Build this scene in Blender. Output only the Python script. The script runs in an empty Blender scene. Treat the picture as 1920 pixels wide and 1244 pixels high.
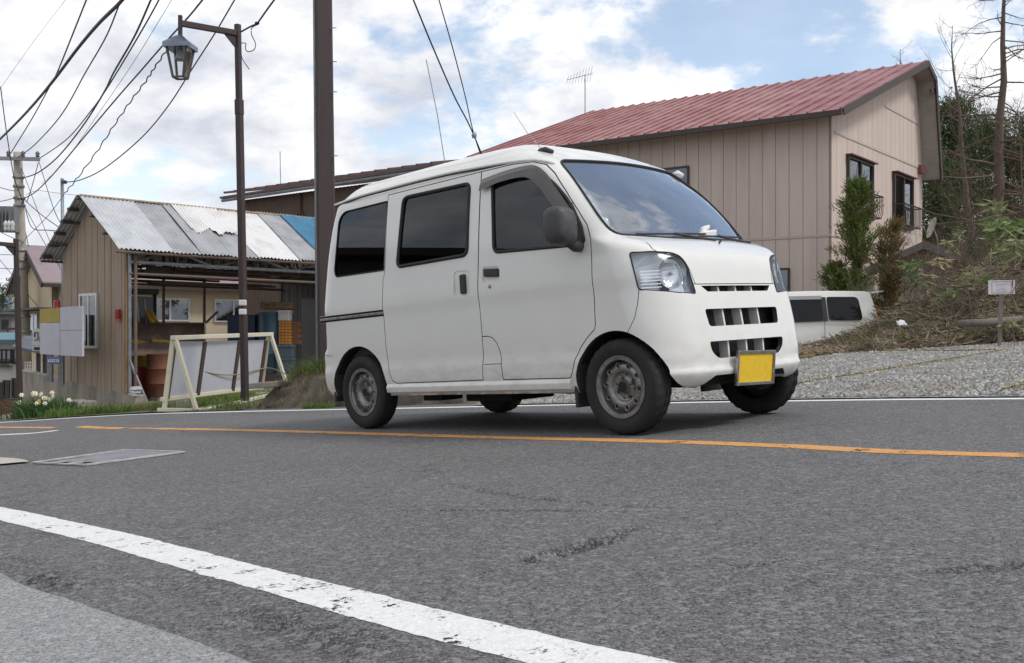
import bpy, bmesh, math, random
import numpy as np
from mathutils import Vector, Matrix
from mathutils.bvhtree import BVHTree
C = bpy.context.scene.collection
S = bpy.context.scene
R = math.radians
# ------------------------------------------------------------------ camera
FPX, PX, PY, CAMZ = 1903.0, 960.0, 622.0, .523     # photo 1920 x 1244
cam = bpy.data.objects.new('camera', bpy.data.cameras.new('camera')); C.objects.link(cam)
cam.location = (0, 0, CAMZ); cam.rotation_euler = (R(90), 0, 0)
cam.data.sensor_width = 36; cam.data.lens = 36*FPX/1920; cam.data.clip_start = .05; cam.data.clip_end = 9000
S.camera = cam
# ------------------------------------------------------------------ light
SUN_EL, SUN_AZ = 52.0, 112.0                        # azimuth clockwise from +Y: to the right and a little behind the camera
w = bpy.data.worlds.new('World'); S.world = w; w.use_nodes = True
def build_world():
    nt = w.node_tree; N = nt.nodes; L = nt.links; N.clear()
    out = N.new('ShaderNodeOutputWorld'); bg = N.new('ShaderNodeBackground'); bg.inputs[1].default_value = .1
    sky = N.new('ShaderNodeTexSky'); sky.sky_type = 'NISHITA'; sky.sun_disc = False
    sky.sun_elevation = R(SUN_EL); sky.sun_rotation = R(SUN_AZ); sky.altitude = 800; sky.air_density = 1.0; sky.dust_density = .6
    tc = N.new('ShaderNodeTexCoord')
    sep = N.new('ShaderNodeSeparateXYZ'); L.new(tc.outputs['Generated'], sep.inputs[0])
    def math_(op, a, b=None, c=None):
        n = N.new('ShaderNodeMath'); n.operation = op
        for i, v in enumerate((a, b, c)):
            if v is None: continue
            if isinstance(v, (int, float)): n.inputs[i].default_value = v
            else: L.new(v, n.inputs[i])
        return n.outputs[0]
    z = math_('MAXIMUM', sep.outputs[2], 0.0)
    den = math_('ADD', z, .34)
    cx = math_('DIVIDE', sep.outputs[0], den); cy = math_('DIVIDE', sep.outputs[1], den)
    cmb = N.new('ShaderNodeCombineXYZ'); L.new(cx, cmb.inputs[0]); L.new(cy, cmb.inputs[1])
    def noise(scale, detail, rough, off, dist=0.0):
        mp = N.new('ShaderNodeMapping'); mp.inputs['Location'].default_value = off
        L.new(cmb.outputs[0], mp.inputs[0])
        n = N.new('ShaderNodeTexNoise'); n.inputs['Scale'].default_value = scale; n.inputs['Detail'].default_value = detail
        n.inputs['Roughness'].default_value = rough; n.inputs['Distortion'].default_value = dist
        L.new(mp.outputs[0], n.inputs['Vector']); return n.outputs[0]
    n1 = noise(2.9, 10, .58, CLOUD_OFF, .15); n2 = noise(10.0, 8, .62, (7, 3, 1), .1)
    cov = math_('ADD', math_('MULTIPLY', n1, .78), math_('MULTIPLY', n2, .22))
    # openings in the cloud deck (directions of the blue patches)
    for (px, py, rad, amt) in BLUE:
        v = Vector(((px-PX)/FPX, 1, -(py-PY)/FPX)).normalized()
        dp = N.new('ShaderNodeVectorMath'); dp.operation = 'DISTANCE'
        nv = N.new('ShaderNodeVectorMath'); nv.operation = 'NORMALIZE'; L.new(tc.outputs['Generated'], nv.inputs[0])
        L.new(nv.outputs[0], dp.inputs[0]); dp.inputs[1].default_value = v
        mr = N.new('ShaderNodeMapRange'); mr.interpolation_type = 'SMOOTHSTEP'
        mr.inputs['From Min'].default_value = rad; mr.inputs['From Max'].default_value = 0
        mr.inputs['To Min'].default_value = 0; mr.inputs['To Max'].default_value = amt
        L.new(dp.outputs['Value'], mr.inputs['Value'])
        cov = math_('SUBTRACT', cov, mr.outputs[0])
    mr = N.new('ShaderNodeMapRange'); mr.interpolation_type = 'SMOOTHSTEP'
    mr.inputs['From Min'].default_value = CLOUD_LO; mr.inputs['From Max'].default_value = CLOUD_HI
    mr.inputs['To Min'].default_value = .16; L.new(cov, mr.inputs['Value'])
    # cloud tone: bright tops, grey undersides
    n3 = noise(4.2, 9, .58, (2.3, 9.1, 4), .2)
    ton = N.new('ShaderNodeMapRange'); ton.inputs['From Min'].default_value = .36; ton.inputs['From Max'].default_value = .62
    L.new(n3, ton.inputs['Value'])
    cc = N.new('ShaderNodeMix'); cc.data_type = 'RGBA'
    cc.inputs[6].default_value = CLOUD_DARK; cc.inputs[7].default_value = CLOUD_LIGHT
    L.new(ton.outputs[0], cc.inputs[0])
    sg = N.new('ShaderNodeMix'); sg.data_type = 'RGBA'; sg.blend_type = 'MULTIPLY'; sg.inputs[0].default_value = 1
    L.new(sky.outputs[0], sg.inputs[6]); sg.inputs[7].default_value = SKY_GAIN
    mx = N.new('ShaderNodeMix'); mx.data_type = 'RGBA'
    L.new(mr.outputs[0], mx.inputs[0]); L.new(sg.outputs[2], mx.inputs[6]); L.new(cc.outputs[2], mx.inputs[7])
    # near the horizon everything goes to pale haze
    hz = N.new('ShaderNodeMapRange'); hz.inputs['From Min'].default_value = 0; hz.inputs['From Max'].default_value = .22
    hz.inputs['To Min'].default_value = .8; hz.inputs['To Max'].default_value = 0; L.new(sep.outputs[2], hz.inputs['Value'])
    mh = N.new('ShaderNodeMix'); mh.data_type = 'RGBA'; L.new(hz.outputs[0], mh.inputs[0]); L.new(mx.outputs[2], mh.inputs[6]); mh.inputs[7].default_value = HAZE
    L.new(mh.outputs[2], bg.inputs[0]); L.new(bg.outputs[0], out.inputs[0])
CLOUD_OFF = (3.1, 1.7, 0); CLOUD_LO, CLOUD_HI = .38, .48
BLUE = [(830, 70, .15, .11), (1480, 70, .16, .11), (300, 120, .08, .10), (1130, 90, .12, .03), (2190, -1193, .62, .24)]
CLOUD_DARK = (6.0, 6.3, 7.1, 1); CLOUD_LIGHT = (10.8, 10.7, 10.7, 1); SKY_GAIN = (2.15, 1.95, 1.75, 1); HAZE = (7.6, 7.9, 8.5, 1)
build_world()
sun = bpy.data.objects.new('sun', bpy.data.lights.new('sun', 'SUN')); C.objects.link(sun)
sun.data.energy = 1.85; sun.data.angle = R(13); sun.data.color = (1, .96, .90)
sun.rotation_euler = (R(90-SUN_EL), 0, R(180-SUN_AZ))
sun.location = (0, 0, 60)
S.view_settings.view_transform = 'Standard'; S.view_settings.look = 'None'; S.view_settings.exposure = .12; S.view_settings.gamma = 1
S.view_settings.use_curve_mapping = False
S.render.engine = 'CYCLES'; S.cycles.use_denoising = True; S.cycles.max_bounces = 6; S.cycles.transparent_max_bounces = 12

# ------------------------------------------------------------------ helpers
def at(px, py, Y): return Vector(((px-PX)/FPX*Y, Y, CAMZ-(py-PY)/FPX*Y))      # the point at depth Y seen at a photo pixel
GA, GB = .0641, -.016
def plane(x, y): return GA*x+GB*y                                            # the road is a tilted plane near the camera
def road_at(px, py):
    a = (px-PX)/FPX; c = -(py-PY)/FPX
    Y = CAMZ/(GA*a+GB-c); return Vector((a*Y, Y, plane(a*Y, Y)))
_rng = np.random.default_rng(7)
_tab = _rng.random((256, 256))
def vnoise(x, y):
    x = np.asarray(x, float); y = np.asarray(y, float)
    xi = np.floor(x).astype(int); yi = np.floor(y).astype(int); fx = x-xi; fy = y-yi
    fx = fx*fx*(3-2*fx); fy = fy*fy*(3-2*fy)
    g = lambda a, b: _tab[a & 255, b & 255]
    return (g(xi, yi)*(1-fx)+g(xi+1, yi)*fx)*(1-fy)+(g(xi, yi+1)*(1-fx)+g(xi+1, yi+1)*fx)*fy
def fbm(x, y, o=4):
    s = 0; a = .5
    for k in range(o): s = s+a*vnoise(x*2**k+17*k, y*2**k+5*k); a *= .5
    return s
class MB:
    def __init__(s): s.v = []; s.f = []; s.m = []; s.cur = 0
    def face(s, pts):
        b = len(s.v); s.v += [tuple(p) for p in pts]; s.f.append(tuple(range(b, b+len(pts)))); s.m.append(s.cur)
    def add(s, V, F):
        b = len(s.v); s.v += [tuple(p) for p in V]
        for f in F: s.f.append(tuple(i+b for i in f)); s.m.append(s.cur)
    def box(s, c, ax, ay, az):       # centre and three half-axis vectors
        c = Vector(c); ax, ay, az = Vector(ax), Vector(ay), Vector(az)
        if ax.cross(ay).dot(az) < 0: ax = -ax
        V = [c+ax*i+ay*j+az*k for k in (-1, 1) for j in (-1, 1) for i in (-1, 1)]
        s.add(V, [(0, 2, 3, 1), (4, 5, 7, 6), (0, 1, 5, 4), (2, 6, 7, 3), (0, 4, 6, 2), (1, 3, 7, 5)])
    def bx(s, x0, x1, y0, y1, z0, z1):
        s.box(((x0+x1)/2, (y0+y1)/2, (z0+z1)/2), ((x1-x0)/2, 0, 0), (0, (y1-y0)/2, 0), (0, 0, (z1-z0)/2))
    def bar(s, a, b, w, h, up=(0, 0, 1)):   # square bar between two points
        a, b = Vector(a), Vector(b); d = (b-a); u = Vector(up)
        if abs(d.normalized().dot(u)) > .98: u = Vector((0, 1, 0))
        sd = d.cross(u).normalized(); u2 = sd.cross(d).normalized()
        s.box((a+b)/2, d/2, sd*w/2, u2*h/2)
    def tube(s, pts, r, n=8, cap=True):
        pts = [Vector(p) for p in pts]; rs = r if isinstance(r, (list, tuple)) else [r]*len(pts)
        ref = Vector((0, 0, 1)); d0 = (pts[-1]-pts[0])
        if d0.length < 1e-9: d0 = pts[1]-pts[0]
        if abs(d0.normalized().z) > .9: ref = Vector((1, 0, 0))
        V = []; F = []; m = len(pts)
        for i, p in enumerate(pts):
            d = pts[min(i+1, m-1)]-pts[max(i-1, 0)]
            if d.length < 1e-9: d = d0
            d = d.normalized(); u = d.cross(ref)
            if u.length < 1e-4: u = d.cross(Vector((0, 1, 0)))
            u.normalize(); q = d.cross(u)
            for k in range(n):
                t = 2*math.pi*k/n; V.append(p+(u*math.cos(t)+q*math.sin(t))*rs[i])
        for i in range(m-1):
            for k in range(n):
                l = (k+1) % n; F.append((i*n+k, i*n+l, (i+1)*n+l, (i+1)*n+k))
        if cap: F.append(tuple(range(n-1, -1, -1))); F.append(tuple((m-1)*n+k for k in range(n)))
        s.add(V, F)
    def loop(s, pts, r, n=6):        # closed tube
        pts = [Vector(p) for p in pts]; m = len(pts); V = []; F = []
        nrm = Vector((0, 0, 0)); c = sum(pts, Vector())/m
        for i in range(m): nrm += (pts[i]-c).cross(pts[(i+1) % m]-c)
        nrm.normalize()
        for i, p in enumerate(pts):
            d = (pts[(i+1) % m]-pts[i-1]).normalized(); u = d.cross(nrm).normalized(); q = d.cross(u)
            for k in range(n):
                t = 2*math.pi*k/n; V.append(p+(u*math.cos(t)+q*math.sin(t))*r)
        for i in range(m):
            j = (i+1) % m
            for k in range(n):
                l = (k+1) % n; F.append((i*n+k, i*n+l, j*n+l, j*n+k))
        s.add(V, F)
    def lathe(s, prof, n=32, axis='y', c=(0, 0, 0), capped=True):   # prof: (radius, along axis)
        V = []; F = []; m = len(prof)
        for r, h in prof:
            for k in range(n):
                t = 2*math.pi*k/n; a, b = r*math.cos(t), r*math.sin(t)
                p = {'y': (a, h, b), 'z': (a, b, h), 'x': (h, a, b)}[axis]
                V.append((p[0]+c[0], p[1]+c[1], p[2]+c[2]))
        for i in range(m-1):
            for k in range(n):
                l = (k+1) % n; F.append((i*n+k, i*n+l, (i+1)*n+l, (i+1)*n+k))
        if capped and prof[0][0] > 1e-6: F.append(tuple(range(n-1, -1, -1)))
        if capped and prof[-1][0] > 1e-6: F.append(tuple((m-1)*n+k for k in range(n)))
        s.add(V, F)
    def prism(s, poly, o, ax, ay, az):   # polygon in (ax, ay) from o, pushed along az
        o = Vector(o); ax, ay, az = Vector(ax), Vector(ay), Vector(az)
        if ax.cross(ay).dot(az) < 0: poly = list(reversed(poly))
        ar = sum(poly[i][0]*poly[(i+1) % len(poly)][1]-poly[(i+1) % len(poly)][0]*poly[i][1] for i in range(len(poly)))
        sgn = ar*ax.cross(ay).dot(az)
        n = len(poly); V = [o+ax*a+ay*b for a, b in poly]+[o+ax*a+ay*b+az for a, b in poly]
        F = [tuple(range(n-1, -1, -1)), tuple(range(n, 2*n))]+[(i, (i+1) % n, n+(i+1) % n, n+i) for i in range(n)]
        if sgn < 0: F = [tuple(reversed(f)) for f in F]
        s.add(V, F)
    def grid(s, fn, us, vs):
        V = [fn(u, v) for v in vs for u in us]; n = len(us)
        s.add(V, [(j*n+i, j*n+i+1, (j+1)*n+i+1, (j+1)*n+i) for j in range(len(vs)-1) for i in range(n-1)])
    def mesh(s, name, mats, smooth=False):
        me = bpy.data.meshes.new(name); me.from_pydata(s.v, [], s.f); me.update()
        for m in (mats if isinstance(mats, (list, tuple)) else [mats]): me.materials.append(m)
        if any(s.m): me.polygons.foreach_set('material_index', s.m)
        if smooth:
            me.polygons.foreach_set('use_smooth', [True]*len(me.polygons))
            if smooth is not True: me.set_sharp_from_angle(angle=R(smooth))
        return me
def ob(name, mb, mats, parent=None, smooth=False, bevel=0, label=None, local=False, seg=2):
    me = mb.mesh(name, mats, smooth) if isinstance(mb, MB) else mb
    o = bpy.data.objects.new(name, me); C.objects.link(o)
    if parent is not None:
        o.parent = parent
        if not local: o.matrix_parent_inverse = WM(parent).inverted()
    if bevel:
        m = o.modifiers.new('bevel', 'BEVEL'); m.width = bevel; m.segments = seg; m.limit_method = 'ANGLE'; m.angle_limit = R(35)
    if label: o['label'] = label
    return o
def WM(o):                           # world matrix without a depsgraph update
    m = o.matrix_basis.copy()
    return m if o.parent is None else WM(o.parent) @ o.matrix_parent_inverse @ m
def tag(o, label, cat, group=None):
    o['label'] = label; o['category'] = cat
    if group: o['group'] = group
    return o
def thing(name, label, cat, loc=(0, 0, 0), rz=0, group=None):
    o = bpy.data.objects.new(name, None); C.objects.link(o); o.location = loc; o.rotation_euler = (0, 0, rz)
    o.empty_display_size = .2
    return tag(o, label, cat, group)
def struct(name, mb, mats, smooth=False):
    o = ob(name, mb, mats, smooth=smooth); o['kind'] = 'structure'; return o
def stuff(name, mb, mats, label, cat, smooth=False):
    o = ob(name, mb, mats, smooth=smooth); o['kind'] = 'stuff'; return tag(o, label, cat)
def dup(root, M=None, label=None):
    kids = {}
    for o in S.objects: kids.setdefault(o.parent, []).append(o)
    def rec(o, p):
        c = o.copy(); C.objects.link(c)
        if p is not None: c.parent = p
        for k in kids.get(o, []): rec(k, c)
        return c
    r = rec(root, None)
    if M is not None: r.matrix_basis = M
    if label: r['label'] = label
    return r
def round_poly(P, r, n=5):
    out = []; m = len(P)
    for i in range(m):
        p = Vector((P[i][0], P[i][1])); a = Vector((P[i-1][0], P[i-1][1])); b = Vector((P[(i+1) % m][0], P[(i+1) % m][1]))
        rr = P[i][2] if len(P[i]) > 2 else r
        da, db = (a-p), (b-p); k = min(rr, da.length*.48, db.length*.48)
        if k < 1e-4: out.append(tuple(p)); continue
        p0 = p+da.normalized()*k; p1 = p+db.normalized()*k
        for j in range(n+1):
            t = j/n; q = p0*(1-t)**2+p*2*t*(1-t)+p1*t*t; out.append((q.x, q.y))
    return out
def offset_poly(P, d):               # grow (+) or shrink (-) a polygon
    m = len(P); ar = sum(P[i][0]*P[(i+1) % m][1]-P[(i+1) % m][0]*P[i][1] for i in range(m)); s = 1 if ar > 0 else -1
    out = []
    for i in range(m):
        p = Vector(P[i]); a = (p-Vector(P[i-1])).normalized(); b = (Vector(P[(i+1) % m])-p).normalized()
        n1 = Vector((a.y, -a.x))*s; n2 = Vector((b.y, -b.x))*s; n = n1+n2
        if n.length < 1e-5: n = n1
        n.normalize(); k = d/max(.5, n.dot(n1)); out.append((p.x+n.x*k, p.y+n.y*k))
    return out
def smooth_line(P, n=8):             # Catmull-Rom through points
    P = [Vector(p) for p in P]; out = []
    for i in range(len(P)-1):
        a, b, c, d = P[max(i-1, 0)], P[i], P[i+1], P[min(i+2, len(P)-1)]
        for j in range(n):
            t = j/n; out.append(.5*((2*b)+(c-a)*t+(2*a-5*b+4*c-d)*t*t+(3*b-a-3*c+d)*t**3))
    out.append(P[-1]); return out

# ------------------------------------------------------------------ materials
def new_mat(name):
    m = bpy.data.materials.new(name); m.use_nodes = True; nt = m.node_tree
    return m, nt, nt.nodes['Principled BSDF']
def lk(nt, a, b): nt.links.new(a, b)
def coords(nt, kind='Object', scale=(1, 1, 1)):
    tc = nt.nodes.new('ShaderNodeTexCoord'); mp = nt.nodes.new('ShaderNodeMapping'); mp.inputs['Scale'].default_value = scale
    lk(nt, tc.outputs[kind], mp.inputs[0]); return mp.outputs[0]
def noise(nt, vec, scale, detail=6, rough=.6, dist=0):
    n = nt.nodes.new('ShaderNodeTexNoise'); n.inputs['Scale'].default_value = scale; n.inputs['Detail'].default_value = detail
    n.inputs['Roughness'].default_value = rough; n.inputs['Distortion'].default_value = dist; lk(nt, vec, n.inputs['Vector']); return n.outputs[0]
def ramp(nt, fac, lo, hi, a=0.0, b=1.0):
    r = nt.nodes.new('ShaderNodeMapRange'); r.inputs['From Min'].default_value = lo; r.inputs['From Max'].default_value = hi
    r.inputs['To Min'].default_value = a; r.inputs['To Max'].default_value = b; lk(nt, fac, r.inputs['Value']); return r.outputs[0]
def mix(nt, fac, a, b, mode='MIX'):
    m = nt.nodes.new('ShaderNodeMix'); m.data_type = 'RGBA'; m.blend_type = mode
    for sock, v in ((m.inputs[0], fac), (m.inputs[6], a), (m.inputs[7], b)):
        if isinstance(v, (int, float)): sock.default_value = v
        elif isinstance(v, (tuple, list)): sock.default_value = (v[0], v[1], v[2], 1)
        else: lk(nt, v, sock)
    return m.outputs[2]
def bump(nt, bs, h, strength, dist=.01):
    b = nt.nodes.new('ShaderNodeBump'); b.inputs['Strength'].default_value = strength; b.inputs['Distance'].default_value = dist
    lk(nt, h, b.inputs['Height']); lk(nt, b.outputs[0], bs.inputs['Normal'])
def mat(name, col, rough=.6, col2=None, scale=6, lo=.4, hi=.65, metal=0, bstr=0, bscale=None, stretch=(1, 1, 1), spec=None, coat=0, kind='Object'):
    m, nt, bs = new_mat(name)
    bs.inputs['Roughness'].default_value = rough; bs.inputs['Metallic'].default_value = metal
    if spec is not None: bs.inputs['Specular IOR Level'].default_value = spec
    if coat: bs.inputs['Coat Weight'].default_value = coat; bs.inputs['Coat Roughness'].default_value = .05
    bs.inputs['Base Color'].default_value = (*col, 1)
    if col2 is not None or bstr:
        vec = coords(nt, kind, stretch)
        if col2 is not None:
            f = ramp(nt, noise(nt, vec, scale, 8, .65), lo, hi)
            lk(nt, mix(nt, f, col, col2), bs.inputs['Base Color'])
        if bstr: bump(nt, bs, noise(nt, vec, bscale or scale*4, 6, .6), bstr)
    return m
def glass_mat(name, tint, ior=1.5, boost=0.0, rough=0.0, film=0.0):
    m, nt, bs = new_mat(name); nt.nodes.remove(bs)
    tr = nt.nodes.new('ShaderNodeBsdfTransparent'); tr.inputs[0].default_value = (*tint, 1)
    gl = nt.nodes.new('ShaderNodeBsdfGlossy'); gl.inputs['Roughness'].default_value = rough; gl.inputs[0].default_value = (.90, .95, 1, 1)
    fr = nt.nodes.new('ShaderNodeFresnel'); fr.inputs[0].default_value = ior
    ad = nt.nodes.new('ShaderNodeMath'); ad.operation = 'ADD'; ad.use_clamp = True; ad.inputs[1].default_value = boost; lk(nt, fr.outputs[0], ad.inputs[0])
    mx = nt.nodes.new('ShaderNodeMixShader'); lk(nt, ad.outputs[0], mx.inputs[0]); lk(nt, tr.outputs[0], mx.inputs[1]); lk(nt, gl.outputs[0], mx.inputs[2])
    o = mx.outputs[0]
    if film:                             # a thin coat of road dust
        df = nt.nodes.new('ShaderNodeBsdfDiffuse'); df.inputs[0].default_value = (.55, .58, .62, 1); m2 = nt.nodes.new('ShaderNodeMixShader'); lk(nt, ramp(nt, noise(nt, coords(nt, 'Object', (1, 1, .5)), 4, 6, .6), .3, .75, film*.5, film*1.5), m2.inputs[0]); lk(nt, o, m2.inputs[1]); lk(nt, df.outputs[0], m2.inputs[2]); o = m2.outputs[0]
    lk(nt, o, nt.nodes['Material Output'].inputs[0]); return m
# ------------------------------------------------------------------ van outline
def lerpt(t, x):
    if x <= t[0][0]: return t[0][1]
    for (a, b), (c, d) in zip(t, t[1:]):
        if x <= c: return b + (d-b)*(x-a)/(c-a)
    return t[-1][1]
def smt(t, x):                      # monotone cubic through a table
    n = len(t)
    if x <= t[0][0]: return t[0][1]
    if x >= t[-1][0]: return t[-1][1]
    s = [(t[i+1][1]-t[i][1])/(t[i+1][0]-t[i][0]) for i in range(n-1)]
    m = [s[0]] + [0 if s[i-1]*s[i] <= 0 else 2*s[i-1]*s[i]/(s[i-1]+s[i]) for i in range(1, n-1)] + [s[-1]]
    for i in range(n-1):
        if x <= t[i+1][0]:
            h = t[i+1][0]-t[i][0]; u = (x-t[i][0])/h
            return ((2*u**3-3*u**2+1)*t[i][1] + (u**3-2*u**2+u)*h*m[i] + (-2*u**3+3*u**2)*t[i+1][1] + (u**3-u**2)*h*m[i+1])
T_HW = [(.24,.70),(.30,.722),(.36,.734),(.42,.735),(.47,.727),(.60,.730),(.78,.731),(.83,.7345),(.87,.7375),(1.0,.725),(1.65,.635),(1.70,.622)]
T_XF = [(.24,.335),(.27,.370),(.335,.398),(.35,.384),(.45,.384),(.56,.372),(.665,.356),(.76,.338),(.81,.325),(.90,.308),(.975,.283),(1.02,.247),(1.05,.200),(1.075,.145),(1.10,.075),(1.123,.045),(1.25,-.045),(1.409,-.18),(1.612,-.414),(1.66,-.478)]
T_BOW = [(.24,.05),(.56,.04),(.76,.035),(1.0,.05),(1.10,.09),(1.123,.10),(1.66,.105)]
T_T0 = [(.24,.66),(.98,.66),(1.10,.86),(1.66,.84)]
T_A = [(.24,.20),(.56,.21),(.76,.26),(1.0,.24),(1.10,.13),(1.66,.11)]
T_XR = [(.24,-2.935),(.30,-2.985),(.54,-2.995),(.57,-2.985),(.60,-2.955),(1.0,-2.94),(1.25,-2.92),(1.5,-2.88),(1.66,-2.835)]
def hw_at(z): return smt(T_HW, z)
def front_x(y, z, off=0.0):
    h = hw_at(z); t = min(abs(y)/h, 1.0); t0 = lerpt(T_T0, z)
    d = lerpt(T_BOW, z)*t*t
    if t > t0:
        u = (t-t0)/(1-t0); d += lerpt(T_A, z)*(1-math.sqrt(max(0, 1-u*u)))
    return smt(T_XF, z) - d - off
def rear_x(y, z, off=0.0):
    h = hw_at(z); t = min(abs(y)/h, 1.0); t0 = .84
    d = .03*t*t
    if t > t0:
        u = (t-t0)/(1-t0); d += .11*(1-math.sqrt(max(0, 1-u*u)))
    return smt(T_XR, z) + d + off
def ring(z, off, NF=64, NS=84):
    """closed outline at height z, off metres inside the outer skin"""
    h = hw_at(z)-off
    pts = []
    def spread(n):                  # dense towards the corners
        return [math.sin(math.pi*.5*(2*i/n-1)) for i in range(n)]
    for s in spread(NF):            # front, from +y ... no: from right (-y) to left
        pts.append((front_x(s*hw_at(z), z, off), s*h))
    xa = front_x(h+off, z, off); xb = rear_x(h+off, z, off)
    for i in range(NS): pts.append((xa+(xb-xa)*i/NS, h))
    for s in spread(NF):
        pts.append((rear_x(-s*hw_at(z), z, off), -s*h))
    for i in range(NS): pts.append((xb+(xa-xb)*i/NS, -h))
    return pts
def roof_h(x): return smt([(-2.9,.19),(-2.6,.205),(-1.9,.205),(-1.3,.195),(-1.0,.18),(-.7,.12),(-.5,.075)], x)
def shell_mesh(off, zlo):
    zs = sorted(set([zlo] + [z for z in [.24,.26,.28,.30,.315,.33,.345,.36,.38,.40,.42,.44,.47,.50,.53,.56,.58,.60,.64,.68,.72,.76,.78,.80,.81,.83,.845,.86,.87,.90,.93,.96,.98,1.0,1.02,1.035,1.05,1.065,1.08,1.09,1.10,1.112,1.123,1.15,1.19,1.23,1.28,1.33,1.38,1.43,1.48,1.53,1.58,1.62,1.66] if z > zlo]))
    V = []; F = []; n = None
    for z in zs:
        r = ring(z, off); n = len(r)
        V += [(x, y, z) for x, y in r]
    m = len(zs)
    top = ring(1.66, off)
    for r in (.985,.965,.94,.91,.87,.82,.76,.68,.58,.46,.32,.17,.05):
        for x, y in top:
            sx = min(max(x, -2.3), -1.25)
            px = sx+(x-sx)*r
            V.append((px, y*r, 1.66 + max(.01,(roof_h(px)-off))*(1-r**4.5)))
        m += 1
    for k in range(m-1):
        for i in range(n):
            j = (i+1) % n
            F.append((k*n+i, k*n+j, (k+1)*n+j, (k+1)*n+i))
    F.append(tuple(range(n-1, -1, -1)))
    b = (m-1)*n
    F.append(tuple(b+i for i in range(n)))
    return V, F
# ------------------------------------------------------------------ ground, road, markings
def base_h(x, y):
    """ground without small relief: tilted plane near, falling into the valley on the left and far away"""
    x = np.asarray(x, float); y = np.asarray(y, float)
    xr = np.where(x > 14, 14+3*(1-np.exp(-(x-14)/3)), x)
    h = GA*xr+GB*np.minimum(y, 60)
    d = np.maximum(0, -x-9)*np.clip((y-15)/12, 0, 1)
    h = h-.10*np.minimum(d, 60)
    wall = y-18.7+.914*(x+6.95)          # lower strip in front of the parapet wall
    h = h-.30*np.clip((y-13.1)/2, 0, 1)*np.clip((-x-4.6)/1.2, 0, 1)*np.clip(-wall/.5+.4, 0, 1)
    f = np.clip((np.hypot(x, y)-70)/200, 0, 1)
    return np.where(x < -600*0-1e9, h, np.maximum(h, -9))*(1-f)+(-9)*f
POT = [(.165, 2.62, .27, .30, .22, .050, .034), (1.02, 2.13, .3, .03, .13, .03, .010), (.55, 2.28, .3, .12, .07, .014, .008), (.02, 3.25, .6, -.25, .40, .014, .006)]
EDGE = smooth_line([road_at(*q) for q in ((-160, 1035), (-60, 1040), (40, 1062), (100, 1078), (165, 1092), (250, 1094), (330, 1084), (370, 1090), (420, 1120), (520, 1160), (640, 1205), (760, 1250), (860, 1290))], 6)
WALKP = [road_at(*q) for q in ((-160, 1050), (-60, 1062), (0, 1080), (50, 1104), (120, 1127), (200, 1155), (280, 1181), (350, 1205), (450, 1243), (560, 1290), (700, 1350))]
def side_of(line, x, y):             # signed distance to a polyline (+ = farther from the camera)
    best = np.full(x.shape, 1e9); sg = np.zeros(x.shape)
    for a, b in zip(line, line[1:]):
        dx, dy = b.x-a.x, b.y-a.y; L = dx*dx+dy*dy
        t = np.clip(((x-a.x)*dx+(y-a.y)*dy)/L, 0, 1)
        d = np.hypot(x-a.x-t*dx, y-a.y-t*dy); c = dx*(y-a.y)-dy*(x-a.x)
        m = d < best; best = np.where(m, d, best); sg = np.where(m, np.sign(c), sg)
    return best*sg
CRACKS = [([(842, 908), (900, 921), (960, 929), (1040, 938), (1120, 945), (1190, 948), (1260, 952)], .020, .008), ([(480, 905), (600, 915), (720, 912), (842, 908)], .006, .004), ([(1335, 985), (1430, 950), (1520, 905), (1620, 868), (1760, 800)], .005, .003), ([(1385, 1112), (1450, 1100), (1540, 1086)], .010, .006), ([(980, 1052), (900, 1078), (800, 1100)], .006, .004), ([(1180, 1000), (1290, 968), (1335, 985)], .004, .003), ([(0, 1040), (60, 1055), (140, 1050), (230, 1068)], .010, .006), ([(640, 1030), (560, 1010), (470, 1015), (380, 990)], .005, .003)]
CRACKS = [([road_at(*q) for q in pts], w_, d_) for pts, w_, d_ in CRACKS]
def relief(x, y):
    """(depth, how broken the surface is) of the worn places in the near road"""
    near = np.clip((6.5-y)/3, 0, 1); dep = np.zeros(x.shape); brk_ = np.zeros(x.shape)
    for cx, cy, ax, ay, hl, hw_, dp in POT:
        l = math.hypot(ax, ay); ux, uy = ax/l, ay/l
        s = ((x-cx)*ux+(y-cy)*uy)/hl; t = (-(x-cx)*uy+(y-cy)*ux)/hw_
        n = fbm(x*17+3, y*17, 3)-.45
        q = np.clip(1.15-np.hypot(s, t+.5*n)-.9*n, 0, 1)
        dep = dep+dp*np.clip(q*1.7, 0, 1)*(.85+.45*(fbm(x*34, y*34, 2)-.38)); brk_ = np.maximum(brk_, np.clip(q*5, 0, 1)*(.75+.5*(fbm(x*40, y*40, 2)-.2)))
    for line, w_, d_ in CRACKS:
        d = np.abs(side_of(line, x, y)+(fbm(x*13+5, y*13, 4)-.47)*.10); k = np.clip(1-d/w_, 0, 1)*(fbm(x*7, y*7+3, 2) > .30)
        dep = dep+d_*k; brk_ = np.maximum(brk_, k*.9)
    d = side_of(EDGE, x, y)+(fbm(x*9, y*9, 3)-.45)*.10
    band = np.clip((-d)/.03, 0, 1)*np.clip(1-(-d-.02)/.5, 0, 1)*np.clip((x+2.4)/.4, 0, 1)
    rough = np.exp(-(d/.075)**2)*np.clip((.45-x)/.5, 0, 1); b_ = np.clip((fbm(x*3.1+9, y*3.1, 2)-.30)*4, 0, 1)
    chop = fbm(x*44, y*44, 3)
    dep = dep+.018*band*(.30+.70*b_)+rough*(.3+.7*b_)*(chop-.38)*.020
    brk_ = np.maximum(brk_, np.clip(rough*(.25+.75*b_)*np.clip((fbm(x*34, y*34, 4)-.38)*9, 0, 1)*1.5, 0, 1))
    return near*dep, np.clip(near*brk_, 0, 1)
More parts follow.
